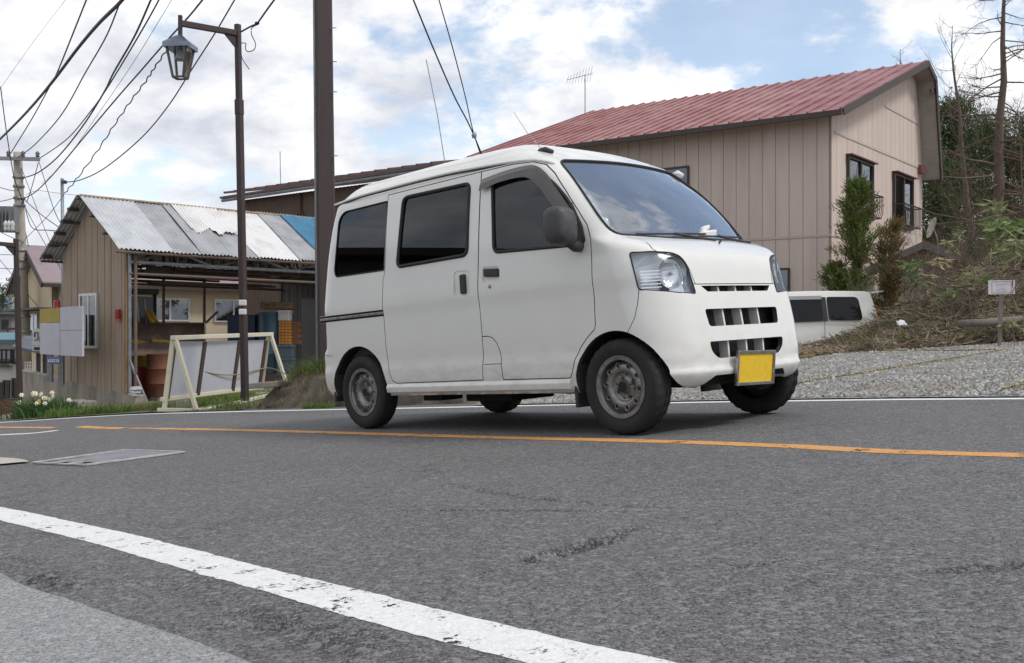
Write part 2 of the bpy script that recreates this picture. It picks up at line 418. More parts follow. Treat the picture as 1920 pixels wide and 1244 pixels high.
def road_h(x, y):
    x = np.asarray(x, float); y = np.asarray(y, float)
    h = base_h(x, y); near = np.clip((6.5-y)/3, 0, 1)
    h = h+near*((fbm(x*2.2, y*2.2, 3)-.45)*.012+(fbm(x*21, y*21, 3)-.45)*.0016)
    return h-relief(x, y)[0] if np.any(near > 0) else h
def graded(a, b, fa, fb, step, grow):
    """fine between fa and fb, growing outwards to a and b"""
    mid = list(np.arange(fa, fb, step)); lo = []; hi = []; p, s = fa, step
    while p > a: s *= grow; p -= s; lo.append(p)
    p, s = mid[-1], step
    while p < b: s *= grow; p += s; hi.append(p)
    return np.array(lo[::-1]+mid+hi)
def height_mesh(name, xs, ys, fn, mats, smooth=True):
    X, Y = np.meshgrid(xs, ys); Z = fn(X, Y); n, m = len(xs), len(ys)
    co = np.stack([X, Y, Z], -1).reshape(-1, 3)
    i = np.arange(m-1)[:, None]*n+np.arange(n-1)[None, :]
    F = np.stack([i, i+1, i+1+n, i+n], -1).reshape(-1, 4)
    return quad_mesh(name, co, F, mats, smooth)
def quad_mesh(name, co, F, mats, smooth=False):
    me = bpy.data.meshes.new(name); k = F.shape[1]
    me.vertices.add(len(co)); me.vertices.foreach_set('co', co.astype(np.float32).ravel())
    me.loops.add(F.size); me.loops.foreach_set('vertex_index', F.astype(np.int32).ravel())
    me.polygons.add(len(F)); me.polygons.foreach_set('loop_start', np.arange(0, F.size, k, dtype=np.int32))
    me.polygons.foreach_set('use_smooth', np.full(len(F), bool(smooth)))
    me.materials.append(mats); me.update(calc_edges=True); me.validate(); return me

def asphalt_mat(name, c1, c2, cspeck, spec_amt=.5, gscale=150, dark=(.022, .022, .024), bstr=.8):
    m, nt, bs = new_mat(name); vec = coords(nt)
    big = noise(nt, vec, .9, 5, .6); mid = noise(nt, vec, 9, 7, .7); lump = noise(nt, vec, 38, 5, .65)
    def vor(s):
        vo = nt.nodes.new('ShaderNodeTexVoronoi'); vo.inputs['Scale'].default_value = s; lk(nt, vec, vo.inputs['Vector'])
        sp = nt.nodes.new('ShaderNodeSeparateColor'); lk(nt, vo.outputs['Color'], sp.inputs[0]); return vo, sp
    vo, sp = vor(gscale); v2, s2 = vor(gscale*.42); v3, s3 = vor(gscale*2.1)
    base = mix(nt, ramp(nt, big, .35, .65), c1, c2)
    base = mix(nt, ramp(nt, mid, .52, .75, 0, .28), base, dark)
    base = mix(nt, ramp(nt, lump, .54, .72, 0, .30), base, dark)
    at_ = nt.nodes.new('ShaderNodeAttribute'); at_.attribute_name = 'broken'
    base = mix(nt, ramp(nt, at_.outputs['Fac'], 0, .8, 0, .93), base, tuple(k*.7 for k in dark))
    base = mix(nt, ramp(nt, sp.outputs[0], .58, .95, 0, spec_amt), base, cspeck)
    base = mix(nt, ramp(nt, sp.outputs[1], .60, .95, 0, .85), base, dark)
    base = mix(nt, ramp(nt, s3.outputs[0], .70, .97, 0, .8), base, dark)
    base = mix(nt, ramp(nt, s3.outputs[1], .74, .97, 0, spec_amt), base, cspeck)
    base = mix(nt, ramp(nt, s2.outputs[0], .78, .97, 0, spec_amt*.8), base, cspeck)
    base = mix(nt, ramp(nt, sp.outputs[2], .80, .98, 0, .5), base, tuple(k*f for k, f in zip(cspeck, (.62, .52, .45))))
    # thin cracks
    cr = nt.nodes.new('ShaderNodeTexVoronoi'); cr.feature = 'DISTANCE_TO_EDGE'; cr.inputs['Scale'].default_value = .42
    wv = nt.nodes.new('ShaderNodeVectorMath'); wv.operation = 'ADD'
    nn = nt.nodes.new('ShaderNodeTexNoise'); nn.inputs['Scale'].default_value = 3.5; nn.inputs['Detail'].default_value = 7; nn.inputs['Roughness'].default_value = .65; lk(nt, vec, nn.inputs['Vector'])
    sc = nt.nodes.new('ShaderNodeVectorMath'); sc.operation = 'SCALE'; sc.inputs['Scale'].default_value = .9; lk(nt, nn.outputs['Color'], sc.inputs[0])
    lk(nt, vec, wv.inputs[0]); lk(nt, sc.outputs[0], wv.inputs[1]); lk(nt, wv.outputs[0], cr.inputs['Vector'])
    crk = ramp(nt, cr.outputs['Distance'], .0, .006, 1, 0)
    gate = ramp(nt, noise(nt, vec, .8, 3, .5), .48, .60, 0, .75)
    mm = nt.nodes.new('ShaderNodeMath'); mm.operation = 'MULTIPLY'; lk(nt, crk, mm.inputs[0]); lk(nt, gate, mm.inputs[1])
    base = mix(nt, mm.outputs[0], base, dark)
    lk(nt, base, bs.inputs['Base Color']); bs.inputs['Roughness'].default_value = .78; bs.inputs['Specular IOR Level'].default_value = .4
    def mad(a_, k, b_):
        n = nt.nodes.new('ShaderNodeMath'); n.operation = 'MULTIPLY_ADD'; lk(nt, a_, n.inputs[0]); n.inputs[1].default_value = k; lk(nt, b_, n.inputs[2]); return n.outputs[0]
    hgt = mad(v2.outputs['Distance'], 1.6, vo.outputs['Distance']); hgt = mad(lump, -.7, hgt); hgt = mad(mm.outputs[0], 1.5, hgt)
    b = nt.nodes.new('ShaderNodeBump'); b.invert = True; b.inputs['Strength'].default_value = bstr; b.inputs['Distance'].default_value = .0035
    lk(nt, hgt, b.inputs['Height']); lk(nt, b.outputs[0], bs.inputs['Normal']); return m
M_ASPH = asphalt_mat('asphalt', (.088, .088, .091), (.120, .120, .122), (.30, .30, .305))
M_WALK = asphalt_mat('pale_asphalt', (.22, .235, .24), (.265, .28, .285), (.46, .47, .47), gscale=190, dark=(.09, .095, .10), bstr=.6)
M_SOIL = mat('soil', (.16, .13, .095), .95, (.23, .20, .15), 1.2, bstr=.4, bscale=9)
xs = graded(-900, 900, -24, 18, 1.0, 1.25); ys = graded(-60, 4200, 0, 50, 1.0, 1.2)
g = height_mesh('ground', xs, ys, lambda x, y: base_h(x, y)-.03-.02*np.clip((y-14)/5, 0, 1)+.05*(fbm(x*.4, y*.4, 3)-.45)*np.clip((y-16)/5, 0, 1), M_SOIL)
ob('ground', g, None)['kind'] = 'structure'
xs = graded(-26, 16, -2.1, 1.5, .0125, 1.06); ys = graded(.3, 17, 1.35, 3.7, .0125, 1.035)
rm = height_mesh('road', xs, ys, road_h, M_ASPH); ob('road', rm, None)['kind'] = 'structure'
X, Y = np.meshgrid(xs, ys); ba = rm.attributes.new('broken', 'FLOAT', 'POINT'); ba.data.foreach_set('value', relief(X, Y)[1].astype(np.float32).ravel())

def paint_mat(name, col, wear=.5, scale=9):
    m, nt, bs = new_mat(name); vec = coords(nt)
    a = noise(nt, vec, scale, 8, .72); b_ = noise(nt, vec, scale*7, 5, .6)
    vo = nt.nodes.new('ShaderNodeTexVoronoi'); vo.inputs['Scale'].default_value = 120; lk(nt, vec, vo.inputs['Vector'])
    col_ = mix(nt, ramp(nt, b_, .35, .75), col, tuple(c*.80 for c in col))
    lk(nt, col_, bs.inputs['Base Color']); bs.inputs['Roughness'].default_value = .7
    s = nt.nodes.new('ShaderNodeMath'); s.operation = 'ADD'; lk(nt, a, s.inputs[0])
    q = nt.nodes.new('ShaderNodeMath'); q.operation = 'MULTIPLY'; q.inputs[1].default_value = .5; lk(nt, b_, q.inputs[0]); lk(nt, q.outputs[0], s.inputs[1])
    al = ramp(nt, s.outputs[0], .97-.12*wear, 1.01-.12*wear, 1, 0)
    cr = nt.nodes.new('ShaderNodeTexVoronoi'); cr.feature = 'DISTANCE_TO_EDGE'; cr.inputs['Scale'].default_value = 13
    wv = nt.nodes.new('ShaderNodeVectorMath'); wv.operation = 'ADD'; nn = nt.nodes.new('ShaderNodeTexNoise'); nn.inputs['Scale'].default_value = 22; nn.inputs['Detail'].default_value = 5; lk(nt, vec, nn.inputs['Vector'])
    sc = nt.nodes.new('ShaderNodeVectorMath'); sc.operation = 'SCALE'; sc.inputs['Scale'].default_value = .12; lk(nt, nn.outputs['Color'], sc.inputs[0]); lk(nt, vec, wv.inputs[0]); lk(nt, sc.outputs[0], wv.inputs[1]); lk(nt, wv.outputs[0], cr.inputs['Vector'])
    ck = nt.nodes.new('ShaderNodeMath'); ck.operation = 'MULTIPLY'; lk(nt, ramp(nt, cr.outputs['Distance'], .004, .016, 1, 0), ck.inputs[0]); lk(nt, ramp(nt, a, .44, .56, 0, .75*wear), ck.inputs[1])
    a3 = nt.nodes.new('ShaderNodeMath'); a3.operation = 'SUBTRACT'; a3.use_clamp = True; lk(nt, al, a3.inputs[0]); lk(nt, ck.outputs[0], a3.inputs[1]); al = a3.outputs[0]
    lk(nt, al, bs.inputs['Alpha']); bump(nt, bs, vo.outputs['Distance'], .4, .004); return m
def ribbon(name, pts, width, matl, n=14, ragged=.006, lift=.005, across=4):
    L = smooth_line(pts, n); V = []; F = []
    for i, p in enumerate(L):
        d = (L[min(i+1, len(L)-1)]-L[max(i-1, 0)]); d.z = 0; d.normalize(); s = Vector((-d.y, d.x, 0))
        w_ = width if not callable(width) else width(i/(len(L)-1))
        for k in range(across+1):
            t = k/across-.5; e = 0
            if k in (0, across): e = ragged*(2*float(fbm(np.array(p.x*37.0+k*9), np.array(p.y*37.0), 3))-.9)
            q = p+s*(t*w_+e); V.append([q.x, q.y, 0])
    V = np.array(V); V[:, 2] = road_h(V[:, 0], V[:, 1])+lift; c = across+1; V[::c, 2] -= lift*.6; V[c-1::c, 2] -= lift*.6
    i = np.arange(len(L)-1)[:, None]*c+np.arange(across)[None, :]
    F = np.stack([i, i+1, i+1+c, i+c], -1).reshape(-1, 4)
    o = ob(name, quad_mesh(name, V, F, matl, True), None); o['kind'] = 'structure'; return o
M_WHITE = paint_mat('white_road_paint', (.72, .73, .72), 1.0)
M_YEL = paint_mat('yellow_road_paint', (.62, .30, .085), 1.15, 7)
M_YELF = paint_mat('faded_yellow_paint', (.45, .24, .07), 1.6, 7)
near_line = [road_at(*q) for q in ((-330, 897), (-160, 930), (0, 962), (150, 996), (320, 1039), (480, 1082), (640, 1126), (800, 1166), (1000, 1214), (1200, 1260), (1330, 1288), (1500, 1322))]
near_line = [near_line[0]+(near_line[0]-near_line[1])*2.2]+near_line
ribbon('road_edge_line', near_line, .138, M_WHITE, 40, .005, .003, 12)
M_FAR = paint_mat('far_white_paint', (.74, .75, .74), .1)
far_line = [road_at(*q) for q in ((2300, 745), (1920, 748), (1700, 749.5), (1500, 752), (1250, 756), (1000, 761), (760, 766), (600, 769), (460, 772), (380, 774), (300, 776), (240, 778.5), (140, 784), (60, 789), (0, 793), (-150, 803))]
ribbon('road_edge_line', far_line, .12, M_FAR, 12, .004, .004)
yl = [road_at(*q) for q in ((2300, 868), (1920, 854.5), (1640, 846), (1400, 834), (1175, 826.5), (900, 820), (700, 814), (600, 811), (450, 807), (290, 804))]
ribbon('centre_line', yl, .125, M_YEL, 22, .006, .004)
ribbon('centre_line', [road_at(*q) for q in ((294, 804), (265, 803.8), (236, 803.5))], .12, M_YELF, 12, .02, .004)
ribbon('centre_line', [road_at(*q) for q in ((238, 803.5), (195, 803), (152, 800.5))], .15, M_YEL, 12, .02, .004)
ribbon('centre_line', [road_at(*q) for q in ((108, 802.5), (50, 802), (-80, 801))], .13, M_YEL, 12, .02, .004)
ribbon('faded_line', [road_at(*q) for q in ((105, 808), (60, 813), (0, 816), (-90, 822))], .10, M_FAR, 12, .02, .004)
# pale patch of old pavement in the near corner
def walk_mesh():
    L = smooth_line(WALKP, 14); V = []; n = len(L); K = 40
    for i, p in enumerate(L):
        far = Vector((p.x-1.0, p.y-1.3, 0))
        for k in range(K+1):
            t = (k/K)**1.5; q = p.lerp(far, t); e = .012*(2*float(fbm(np.array(p.x*23.), np.array(p.y*23.), 3))-.9) if k == 0 else 0
            V.append([q.x+e, q.y+e, 0])
    V = np.array(V); V[:, 2] = base_h(V[:, 0], V[:, 1])+.010+(fbm(V[:, 0]*2.2, V[:, 1]*2.2, 3)-.45)*.010+(fbm(V[:, 0]*30, V[:, 1]*30, 2)-.4)*.002
    V[::K+1, 2] -= .03
    c = K+1; i = np.arange(n-1)[:, None]*c+np.arange(K)[None, :]
    return quad_mesh('pavement', V, np.stack([i, i+c, i+1+c, i+1], -1).reshape(-1, 4), M_WALK, True)
ob('pavement', walk_mesh(), None)['kind'] = 'structure'
# ------------------------------------------------------------------ the van
VAN_M = Matrix(((0.6853, 0.7255, -0.0637, 1.1256), (-0.7262, 0.6873, 0.0157, 6.0705), (0.0552, 0.0355, 0.9978, -0.5483+CAMZ), (0, 0, 0, 1)))
def paint(name, col, dirt=(.33, .27, .20)):
    m, nt, bs = new_mat(name); vec = coords(nt)
    sep = nt.nodes.new('ShaderNodeSeparateXYZ'); lk(nt, vec, sep.inputs[0])
    lowz = ramp(nt, sep.outputs[2], .22, .62, 1, 0)
    f = nt.nodes.new('ShaderNodeMath'); f.operation = 'MULTIPLY'; lk(nt, lowz, f.inputs[0])
    lk(nt, ramp(nt, noise(nt, coords(nt, 'Object', (1, 1, 2.2)), 9, 8, .7), .45, .78, 0, .6), f.inputs[1])
    base = mix(nt, ramp(nt, noise(nt, vec, 3.5, 6, .6), .35, .7), col, tuple(c*.955 for c in col))
    lk(nt, mix(nt, f.outputs[0], base, dirt), bs.inputs['Base Color'])
    lk(nt, ramp(nt, noise(nt, vec, 26, 6, .6), .3, .7, .30, .44), bs.inputs['Roughness'])
    bs.inputs['Coat Weight'].default_value = .7; bs.inputs['Coat Roughness'].default_value = .06
    bump(nt, bs, noise(nt, vec, 3.2, 2, .5), .04, .02); return m
P_WHITE = paint('off_white_paint', (.70, .70, .67))
M_INT = mat('cabin_plastic', (.035, .036, .038), .75, (.05, .05, .05), 12)
M_BLK = mat('black_plastic', (.022, .022, .024), .55, (.035, .035, .037), 20)
M_RUB = mat('rubber', (.016, .016, .017), .72)
M_GREYP = mat('grey_mirror_plastic', (.045, .046, .050), .55, (.06, .06, .065), 30, bstr=.15, bscale=300)
M_TYRE = mat('tyre_rubber', (.016, .016, .016), .85, (.032, .030, .027), 9, .5, .8, bstr=.2, bscale=60)
M_RIM = mat('steel_rim', (.26, .26, .255), .40, (.10, .085, .075), 13, .45, .72, metal=.75, bstr=.1)
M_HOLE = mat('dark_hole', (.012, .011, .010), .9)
M_CHROME = mat('chrome', (.86, .87, .88), .12, metal=1)
M_STEEL = mat('brushed_frame', (.42, .41, .39), .35, (.2, .18, .16), 18, metal=.9)
G_WIND = glass_mat('windscreen_glass', (.90, .92, .92), 1.5, .30, .004, .03)
G_DOOR = glass_mat('door_glass', (.74, .77, .77), 1.5, .0, 0, .01)
G_TINT = glass_mat('tinted_glass', (.19, .20, .22), 1.5, .0)
G_LENS = glass_mat('lens_glass', (.95, .96, .97), 1.35, .0, .16)

def solid(name, V, F):
    me = bpy.data.meshes.new(name); me.from_pydata(V, [], F); me.update()
    bm = bmesh.new(); bm.from_mesh(me); bmesh.ops.remove_doubles(bm, verts=bm.verts, dist=1e-6); bm.to_mesh(me); bm.free(); return me
def boolean(me, cutters, op):
    o = bpy.data.objects.new('tmp', me); C.objects.link(o); hold = []
    for c in cutters:
        cm = c.mesh('cut', M_HOLE); co = bpy.data.objects.new('cut', cm); C.objects.link(co); hold.append(co)
        m = o.modifiers.new('b', 'BOOLEAN'); m.operation = op; m.object = co; m.solver = BSOLVER
    dg = bpy.context.evaluated_depsgraph_get(); dg.update()
    r = bpy.data.meshes.new_from_object(o.evaluated_get(dg)); 
    for co in hold: bpy.data.objects.remove(co)
    bpy.data.objects.remove(o); return r
BSOLVER = 'MANIFOLD'
OV, OF = shell_mesh(0, .24)
O_BVH = None
def outer_prep():
    global O_BVH, O_VN
    me = solid('o', OV, OF); me.update()
    O_VN = [v.normal.copy() for v in me.vertices]; O_FV = [tuple(p.vertices) for p in me.polygons]; O_CO = [v.co.copy() for v in me.vertices]
    O_BVH = BVHTree.FromPolygons(O_CO, O_FV)
    return O_CO, O_FV
O_CO, O_FV = outer_prep()
def shell_solid(o0, o1, z1):
    V, F = shell_mesh(o0, .24); V2, F2 = shell_mesh(o1, z1); b = len(V)
    return solid('shell', V+V2, F+[tuple(reversed([i+b for i in f])) for f in F2])
SHELL = shell_solid(0, .03, .40)
THIN = shell_solid(.006, .011, .30)
def finish(me, mats, name, parent, recolour=True):
    me.materials.clear()
    for m in mats: me.materials.append(m)
    nor = [None]*len(me.loops); mi = [0]*len(me.polygons)
    for p in me.polygons:
        fn = p.normal; inner = False
        for li in p.loop_indices:
            co = me.vertices[me.loops[li].vertex_index].co
            loc, n_, fi, d = O_BVH.find_nearest(co)
            n = fn
            if fi is not None and d < .0225:
                acc = Vector()
                if len(O_FV[fi]) <= 4:
                    for vi in O_FV[fi]: acc += O_VN[vi]*(1/((O_CO[vi]-co).length+1e-4))
                    acc.normalize()
                    if acc.dot(fn) > .80: n = acc
                    elif acc.dot(fn) < -.8 : inner = True
            else: inner = True
            nor[li] = n
        if inner and recolour: mi[p.index] = 1
    me.polygons.foreach_set('material_index', mi)
    me.polygons.foreach_set('use_smooth', [True]*len(me.polygons))
    me.normals_split_custom_set([tuple(n) for n in nor])
    me.name = name; o = bpy.data.objects.new(name, me); C.objects.link(o); o.parent = parent
    return o
def side_prism(poly, y0=-.95, y1=-.40):
    b = MB(); b.prism(poly, (0, y0, 0), (1, 0, 0), (0, 0, 1), (0, y1-y0, 0)); return b
def side_y(x, z): return -hw_at(z)
def mirror_cut(b):
    m = MB(); m.v = [(x, -y, z) for x, y, z in b.v]; m.f = [tuple(reversed(f)) for f in b.f]; m.m = list(b.m); return m
def join(*bs):
    r = MB()
    for b in bs: r.add(b.v, b.f)
    return r
P_RWIN = round_poly([(-2.100, 1.612, .01), (-2.640, 1.612), (-2.700, 1.56, .05), (-2.722, 1.18), (-2.700, 1.130, .06), (-2.097, 1.122, .01)], .05)
P_SWIN = round_poly([(-1.912, 1.614), (-1.200, 1.600), (-1.196, 1.125), (-1.948, 1.122)], .055)
P_FWIN = round_poly([(-.995, 1.572), (-.70, 1.582), (-.565, 1.565, .06), (-.43, 1.468), (-.31, 1.35), (-.20, 1.16, .08), (-.185, 1.075, .05), (-.955, 1.113)], .05)
P_FDOOR = [(-1.0975, 1.652), (-.80, 1.648), (-.629, 1.632), (-.537, 1.600), (-.46, 1.535), (-.354, 1.415), (-.25, 1.285), (-.178, 1.19), (-.140, 1.10), (-.128, .95), (-.126, .77), (-.132, .62), (-.141, .595), (-.20, .552), (-.255, .50), (-.30, .435), (-.328, .36), (-.345, .332), (-.36, .327), (-.915, .329), (-.920, .42), (-.930, .50), (-.955, .555), (-.99, .590), (-1.03, .603), (-1.085, .6035), (-1.090, .75), (-1.092, .911)]
P_SDOOR = [(-2.093, 1.655), (-2.088, 1.30), (-2.086, 1.10), (-2.103, 1.06), (-2.104, .774), (-2.103, .587), (-2.090, .47), (-2.067, .38), (-2.045, .345), (-2.002, .327), (-1.100, .331), (-1.088, .50), (-1.086, .62), (-1.0935, .911), (-1.0985, 1.30), (-1.1005, 1.652)]
P_WS = round_poly([(-.630, 1.118), (-.644, 1.22, .2), (-.622, 1.40, .3), (-.545, 1.628), (0, 1.640, .9), (.545, 1.628), (.622, 1.40, .3), (.644, 1.22, .2), (.630, 1.118), (.30, 1.096, .3), (-.30, 1.096, .3)], .05)
P_HOOD = round_poly([(-.560, 1.124, .005), (-.565, 1.075, .05), (-.597, 1.015, .05), (-.585, .9975, .008), (-.495, .990, .03), (-.436, .966, .03), (-.408, .905, .05), (-.384, .810, .006), (.384, .810, .006), (.408, .905, .05), (.436, .966, .03), (.495, .990, .03), (.585, .9975, .008), (.597, 1.015, .05), (.565, 1.075, .05), (.560, 1.124, .005), (.29, 1.0905, .1), (-.29, 1.0905, .1)], .02)
HN = Vector((.8, -.6, 0)); HA = Vector((.6, .8, 0))
P_HL = round_poly([(HA.dot(Vector(p)), p[2]) for p in ((.112, -.690, 1.000), (.203, -.608, .997), (.253, -.497, .986), (.268, -.444, .966), (.292, -.416, .905), (.325, -.402, .752), (.308, -.544, .762), (.167, -.698, .790), (.142, -.701, .905))], .02)
def hl_prism(poly, d0=-.02, d1=.75):
    b = MB(); b.prism(poly, HN*d0, HA, (0, 0, 1), HN*(d1-d0)); return b
def front_prism(poly, x0=.02, x1=.8):
    b = MB(); b.prism(poly, (x0, 0, 0), (0, 1, 0), (0, 0, 1), (x1-x0, 0, 0)); return b
def arch_poly(cx, r):
    return [(cx+r*math.cos(t), .268+r*math.sin(t)) for t in [math.pi*i/28 for i in range(29)]]+[(cx-r, .02), (cx+r, .02)]
A_F, A_R = arch_poly(0, .312), arch_poly(-2.45, .335)
P_SLOT = round_poly([(-.345, .798), (.345, .798), (.285, .766), (-.352, .766)][:2]+[(.30, .764), (-.30, .764)], .006)
P_G1 = round_poly([(-.360, .667), (.360, .667), (.345, .570), (-.345, .570)], .022)
P_G2 = round_poly([(-.368, .487), (.368, .487), (.355, .430, .04), (.30, .392), (-.30, .392), (-.355, .430, .04)], .02)
P_FBUMP = [(.172, .8065), (.166, .715), (.150, .64), (.125, .598), (.05, .5), (.05, .20), (.7, .20), (.7, .8065)]
P_NOTCH = [(-.46, .15), (-.46, .23), (-.40, .262), (-.34, .300), (.34, .300), (.40, .262), (.46, .23), (.46, .15)]
P_BACKW = round_poly([(-.55, 1.10), (.55, 1.10), (.50, 1.55), (-.50, 1.55)], .06)

def tyre_mesh():
    b = MB(); n = 84; W = .074; R_ = .2685; V = []; F = []
    prof = [(.168, -W*.74, 0), (.178, -W*.84, 0), (.200, -W*.99, 0), (.222, -W*1.03, 0), (.243, -W*.97, 0), (.255, -W*.88, 1), (.2635, -W*.74, 2), (.2675, -W*.52, 2), (.2675, -W*.49, 3), (R_, -W*.16, 2), (R_, -W*.13, 3), (R_, W*.13, 3), (R_, W*.16, 2), (.2675, W*.49, 3), (.2675, W*.52, 2), (.2635, W*.74, 2), (.255, W*.88, 1), (.243, W*.97, 0), (.222, W*1.03, 0), (.200, W*.99, 0), (.178, W*.84, 0), (.168, W*.74, 0)]
    for r, h, t in prof:
        for k in range(n):
            rr = r
            if t == 3: rr -= .007
            elif t == 2 and (k % 3 == 0): rr -= .006
            elif t == 1 and (k % 3 == 0): rr -= .003
            a = 2*math.pi*(k+(.5 if h > 0 else 0))/n; V.append((rr*math.cos(a), h, rr*math.sin(a)))
    m = len(prof)
    for i in range(m-1):
        for k in range(n):
            l = (k+1) % n; F.append((i*n+k, (i+1)*n+k, (i+1)*n+l, i*n+l))
    b.add(V, F); return b
def rim_mesh():
    b = MB()
    b.lathe([(.150, -.064), (.174, -.0665), (.176, -.063), (.171, -.058), (.160, -.054), (.154, -.040), (.151, -.020), (.146, -.012), (.138, -.022), (.128, -.036), (.112, -.043), (.094, -.041), (.084, -.036), (.080, -.022), (.074, -.018), (.045, -.018), (.040, -.022), (.033, -.036), (.030, -.044), (.018, -.046), (0.0001, -.046)], 48, capped=False)
    b.cur = 1
    for k in range(10):                                              # ten oval hand holes with pressed rims
        t = 2*math.pi*(k+.3)/10; c = Vector((.119*math.cos(t), -.0440, .119*math.sin(t))); u = Vector((math.cos(t), .06, math.sin(t))); v = Vector((-math.sin(t), 0, math.cos(t)))
        b.face([c+u*.0125*math.cos(a)+v*.0105*math.sin(a) for a in [2*math.pi*j/14 for j in range(14)]])
        b.cur = 0; b.loop([c+Vector((0, .001, 0))+u*.0155*math.cos(a)+v*.0135*math.sin(a) for a in [2*math.pi*j/16 for j in range(16)]], .0035, 5); b.cur = 1
    b.cur = 0
    for k in range(4):
        t = 2*math.pi*(k+.42)/4; c = (.056*math.cos(t), 0, .056*math.sin(t))
        b.lathe([(.0115, -.017), (.0115, -.034), (.009, -.038), (.0001, -.039)], 6, 'y', c)
    b.cur = 1
    b.lathe([(.030, -.0465), (.020, -.0475), (.0001, -.0478)], 20)
    for k in range(8):
        t = 2*math.pi*(k+.1)/8; c = (.066*math.cos(t), -.0002, .066*math.sin(t))
        b.lathe([(.006, -.0205), (.0001, -.0207)], 8, 'y', c)
    return b
def arch_y(x, z):
    z = max(z, .26); lo, hi = 0.0, hw_at(z)-.003
    if front_x(hi, z) >= x: return hi-.010
    for _ in range(40):
        m = (lo+hi)/2
        if front_x(m, z) > x: lo = m
        else: hi = m
    return lo-.012
def build_van():
    V = thing('delivery_van', 'off-white boxy van on steel wheels with yellow number plate, driving on the road', 'van')
    V.matrix_basis = VAN_M
    wins = [side_prism(P_RWIN), side_prism(P_SWIN), side_prism(P_FWIN)]
    ws = front_prism(P_WS, -.62, .5)
    hl, hr = hl_prism(P_HL), None; hr = mirror_cut(hl)
    slot, g1, g2 = front_prism(P_SLOT, .25), front_prism(P_G1, .25), front_prism(P_G2, .25)
    fb = MB(); fb.prism(P_FBUMP, (0, -1, 0), (1, 0, 0), (0, 0, 1), (0, 2, 0))
    fbg = MB(); fbg.prism(offset_poly(P_FBUMP, .004), (0, -1, 0), (1, 0, 0), (0, 0, 1), (0, 2, 0))
    arF, arR = side_prism(A_F, -.95, -.43), side_prism(A_R, -.95, -.43)
    archs = [arF, mirror_cut(arF), arR, mirror_cut(arR)]
    hood = front_prism(P_HOOD, -.02); hoodg = front_prism(offset_poly(P_HOOD, .005), -.02)
    fd, fdg = side_prism(offset_poly(P_FDOOR, -.0028)), side_prism(offset_poly(P_FDOOR, .0028))
    sd, sdg = side_prism(offset_poly(P_SDOOR, -.0028)), side_prism(offset_poly(P_SDOOR, .0028))
    notch = MB(); notch.prism(P_NOTCH, (.12, 0, 0), (0, 1, 0), (0, 0, 1), (.6, 0, 0))
    bw = MB(); bw.prism(P_BACKW, (-3.2, 0, 0), (0, 1, 0), (0, 0, 1), (.5, 0, 0))
    groove = MB()                                                    # seams cut as thin grooves
    def cutline(pts, wd=.004):
        for a, b in zip(pts, pts[1:]):
            a, b = Vector((a[0], -.735, a[1])), Vector((b[0], -.735, b[1])); groove.bar(a, b, .05, wd, (0, 1, 0)) if False else None
            d = (b-a); n = Vector((-d.z, 0, d.x)).normalized()*wd/2; groove.box((a+b)/2, d*.52, Vector((0, .035, 0)), n)
    gcuts = []
    for pl in ([(-.918, .428), (-1.084, .4285)], [(-2.93, .556), (-2.785, .545)], [(-.087, 1.128), (-.06, 1.142), (-.03, 1.146)], [(-2.096, 1.10), (-2.096, 1.119)]):
        groove = MB(); cutline(pl[:2]); gcuts.append(groove)
    railc = side_prism([(-2.935, .800), (-2.103, .800), (-2.103, .846), (-2.935, .846)], -.95, -.722)
    han1 = side_prism(round_poly([(-1.332, .872), (-1.172, .866), (-1.172, 1.030), (-1.332, 1.038)], .035), -.95, -.7175)
    han2 = side_prism(round_poly([(-1.052, .938), (-.892, .928), (-.892, 1.026), (-1.052, 1.040)], .03), -.95, -.7165)
    cut = [join(*wins), mirror_cut(join(*wins)), ws, hl, hr, fbg, hoodg, join(fdg), join(sdg), railc]+archs+[bw]+gcuts
    body = boolean(SHELL.copy(), cut, 'DIFFERENCE')
    body = finish(body, [P_WHITE, M_INT], 'body', V)
    d1 = boolean(boolean(SHELL.copy(), [fd], 'INTERSECT'), [wins[2], han2], 'DIFFERENCE')
    fdoor = finish(d1, [P_WHITE, M_INT], 'front_door', V)
    d2 = boolean(boolean(SHELL.copy(), [sd], 'INTERSECT'), [wins[1], han1], 'DIFFERENCE')
    sdoor = finish(d2, [P_WHITE, M_INT], 'sliding_door', V)
    hd = boolean(SHELL.copy(), [hood], 'INTERSECT'); hoodo = finish(hd, [P_WHITE, M_INT], 'bonnet', V)
    bmp = boolean(boolean(SHELL.copy(), [fb], 'INTERSECT'), [hl, hr, hoodg, slot, g1, g2, notch]+archs[:2], 'DIFFERENCE')
    bumper = finish(bmp, [P_WHITE, M_INT], 'front_bumper', V)
    # glass
    def pane(name, cutter, m, parent): return finish(boolean(THIN.copy(), [cutter], 'INTERSECT'), [m, m], name, parent)
    pane('windscreen', ws, G_WIND, V); pane('door_window', wins[2], G_DOOR, fdoor); pane('sliding_door_window', wins[1], G_TINT, sdoor)
    pane('quarter_window', wins[0], G_TINT, V)
    pane('side_window', mirror_cut(wins[0]), G_TINT, V); pane('side_window', mirror_cut(wins[1]), G_TINT, V); pane('side_window', mirror_cut(wins[2]), G_DOOR, V); pane('rear_window', bw, G_TINT, V)
    # rubber seals
    def seal(poly, r, parent, name='window_seal', off=0.0, sgn=-1, inset=0):
        b = MB(); P = offset_poly(poly, inset); b.loop([(x, sgn*(hw_at(z)+off), z) for x, z in P], r, 6); return ob(name, b, M_RUB, parent, True, local=True)
    seal(P_SWIN, .013, sdoor, inset=-.006); seal(P_FWIN, .010, fdoor, inset=-.005); seal(P_RWIN, .005, V)
    b = MB(); P = []
    dense = []
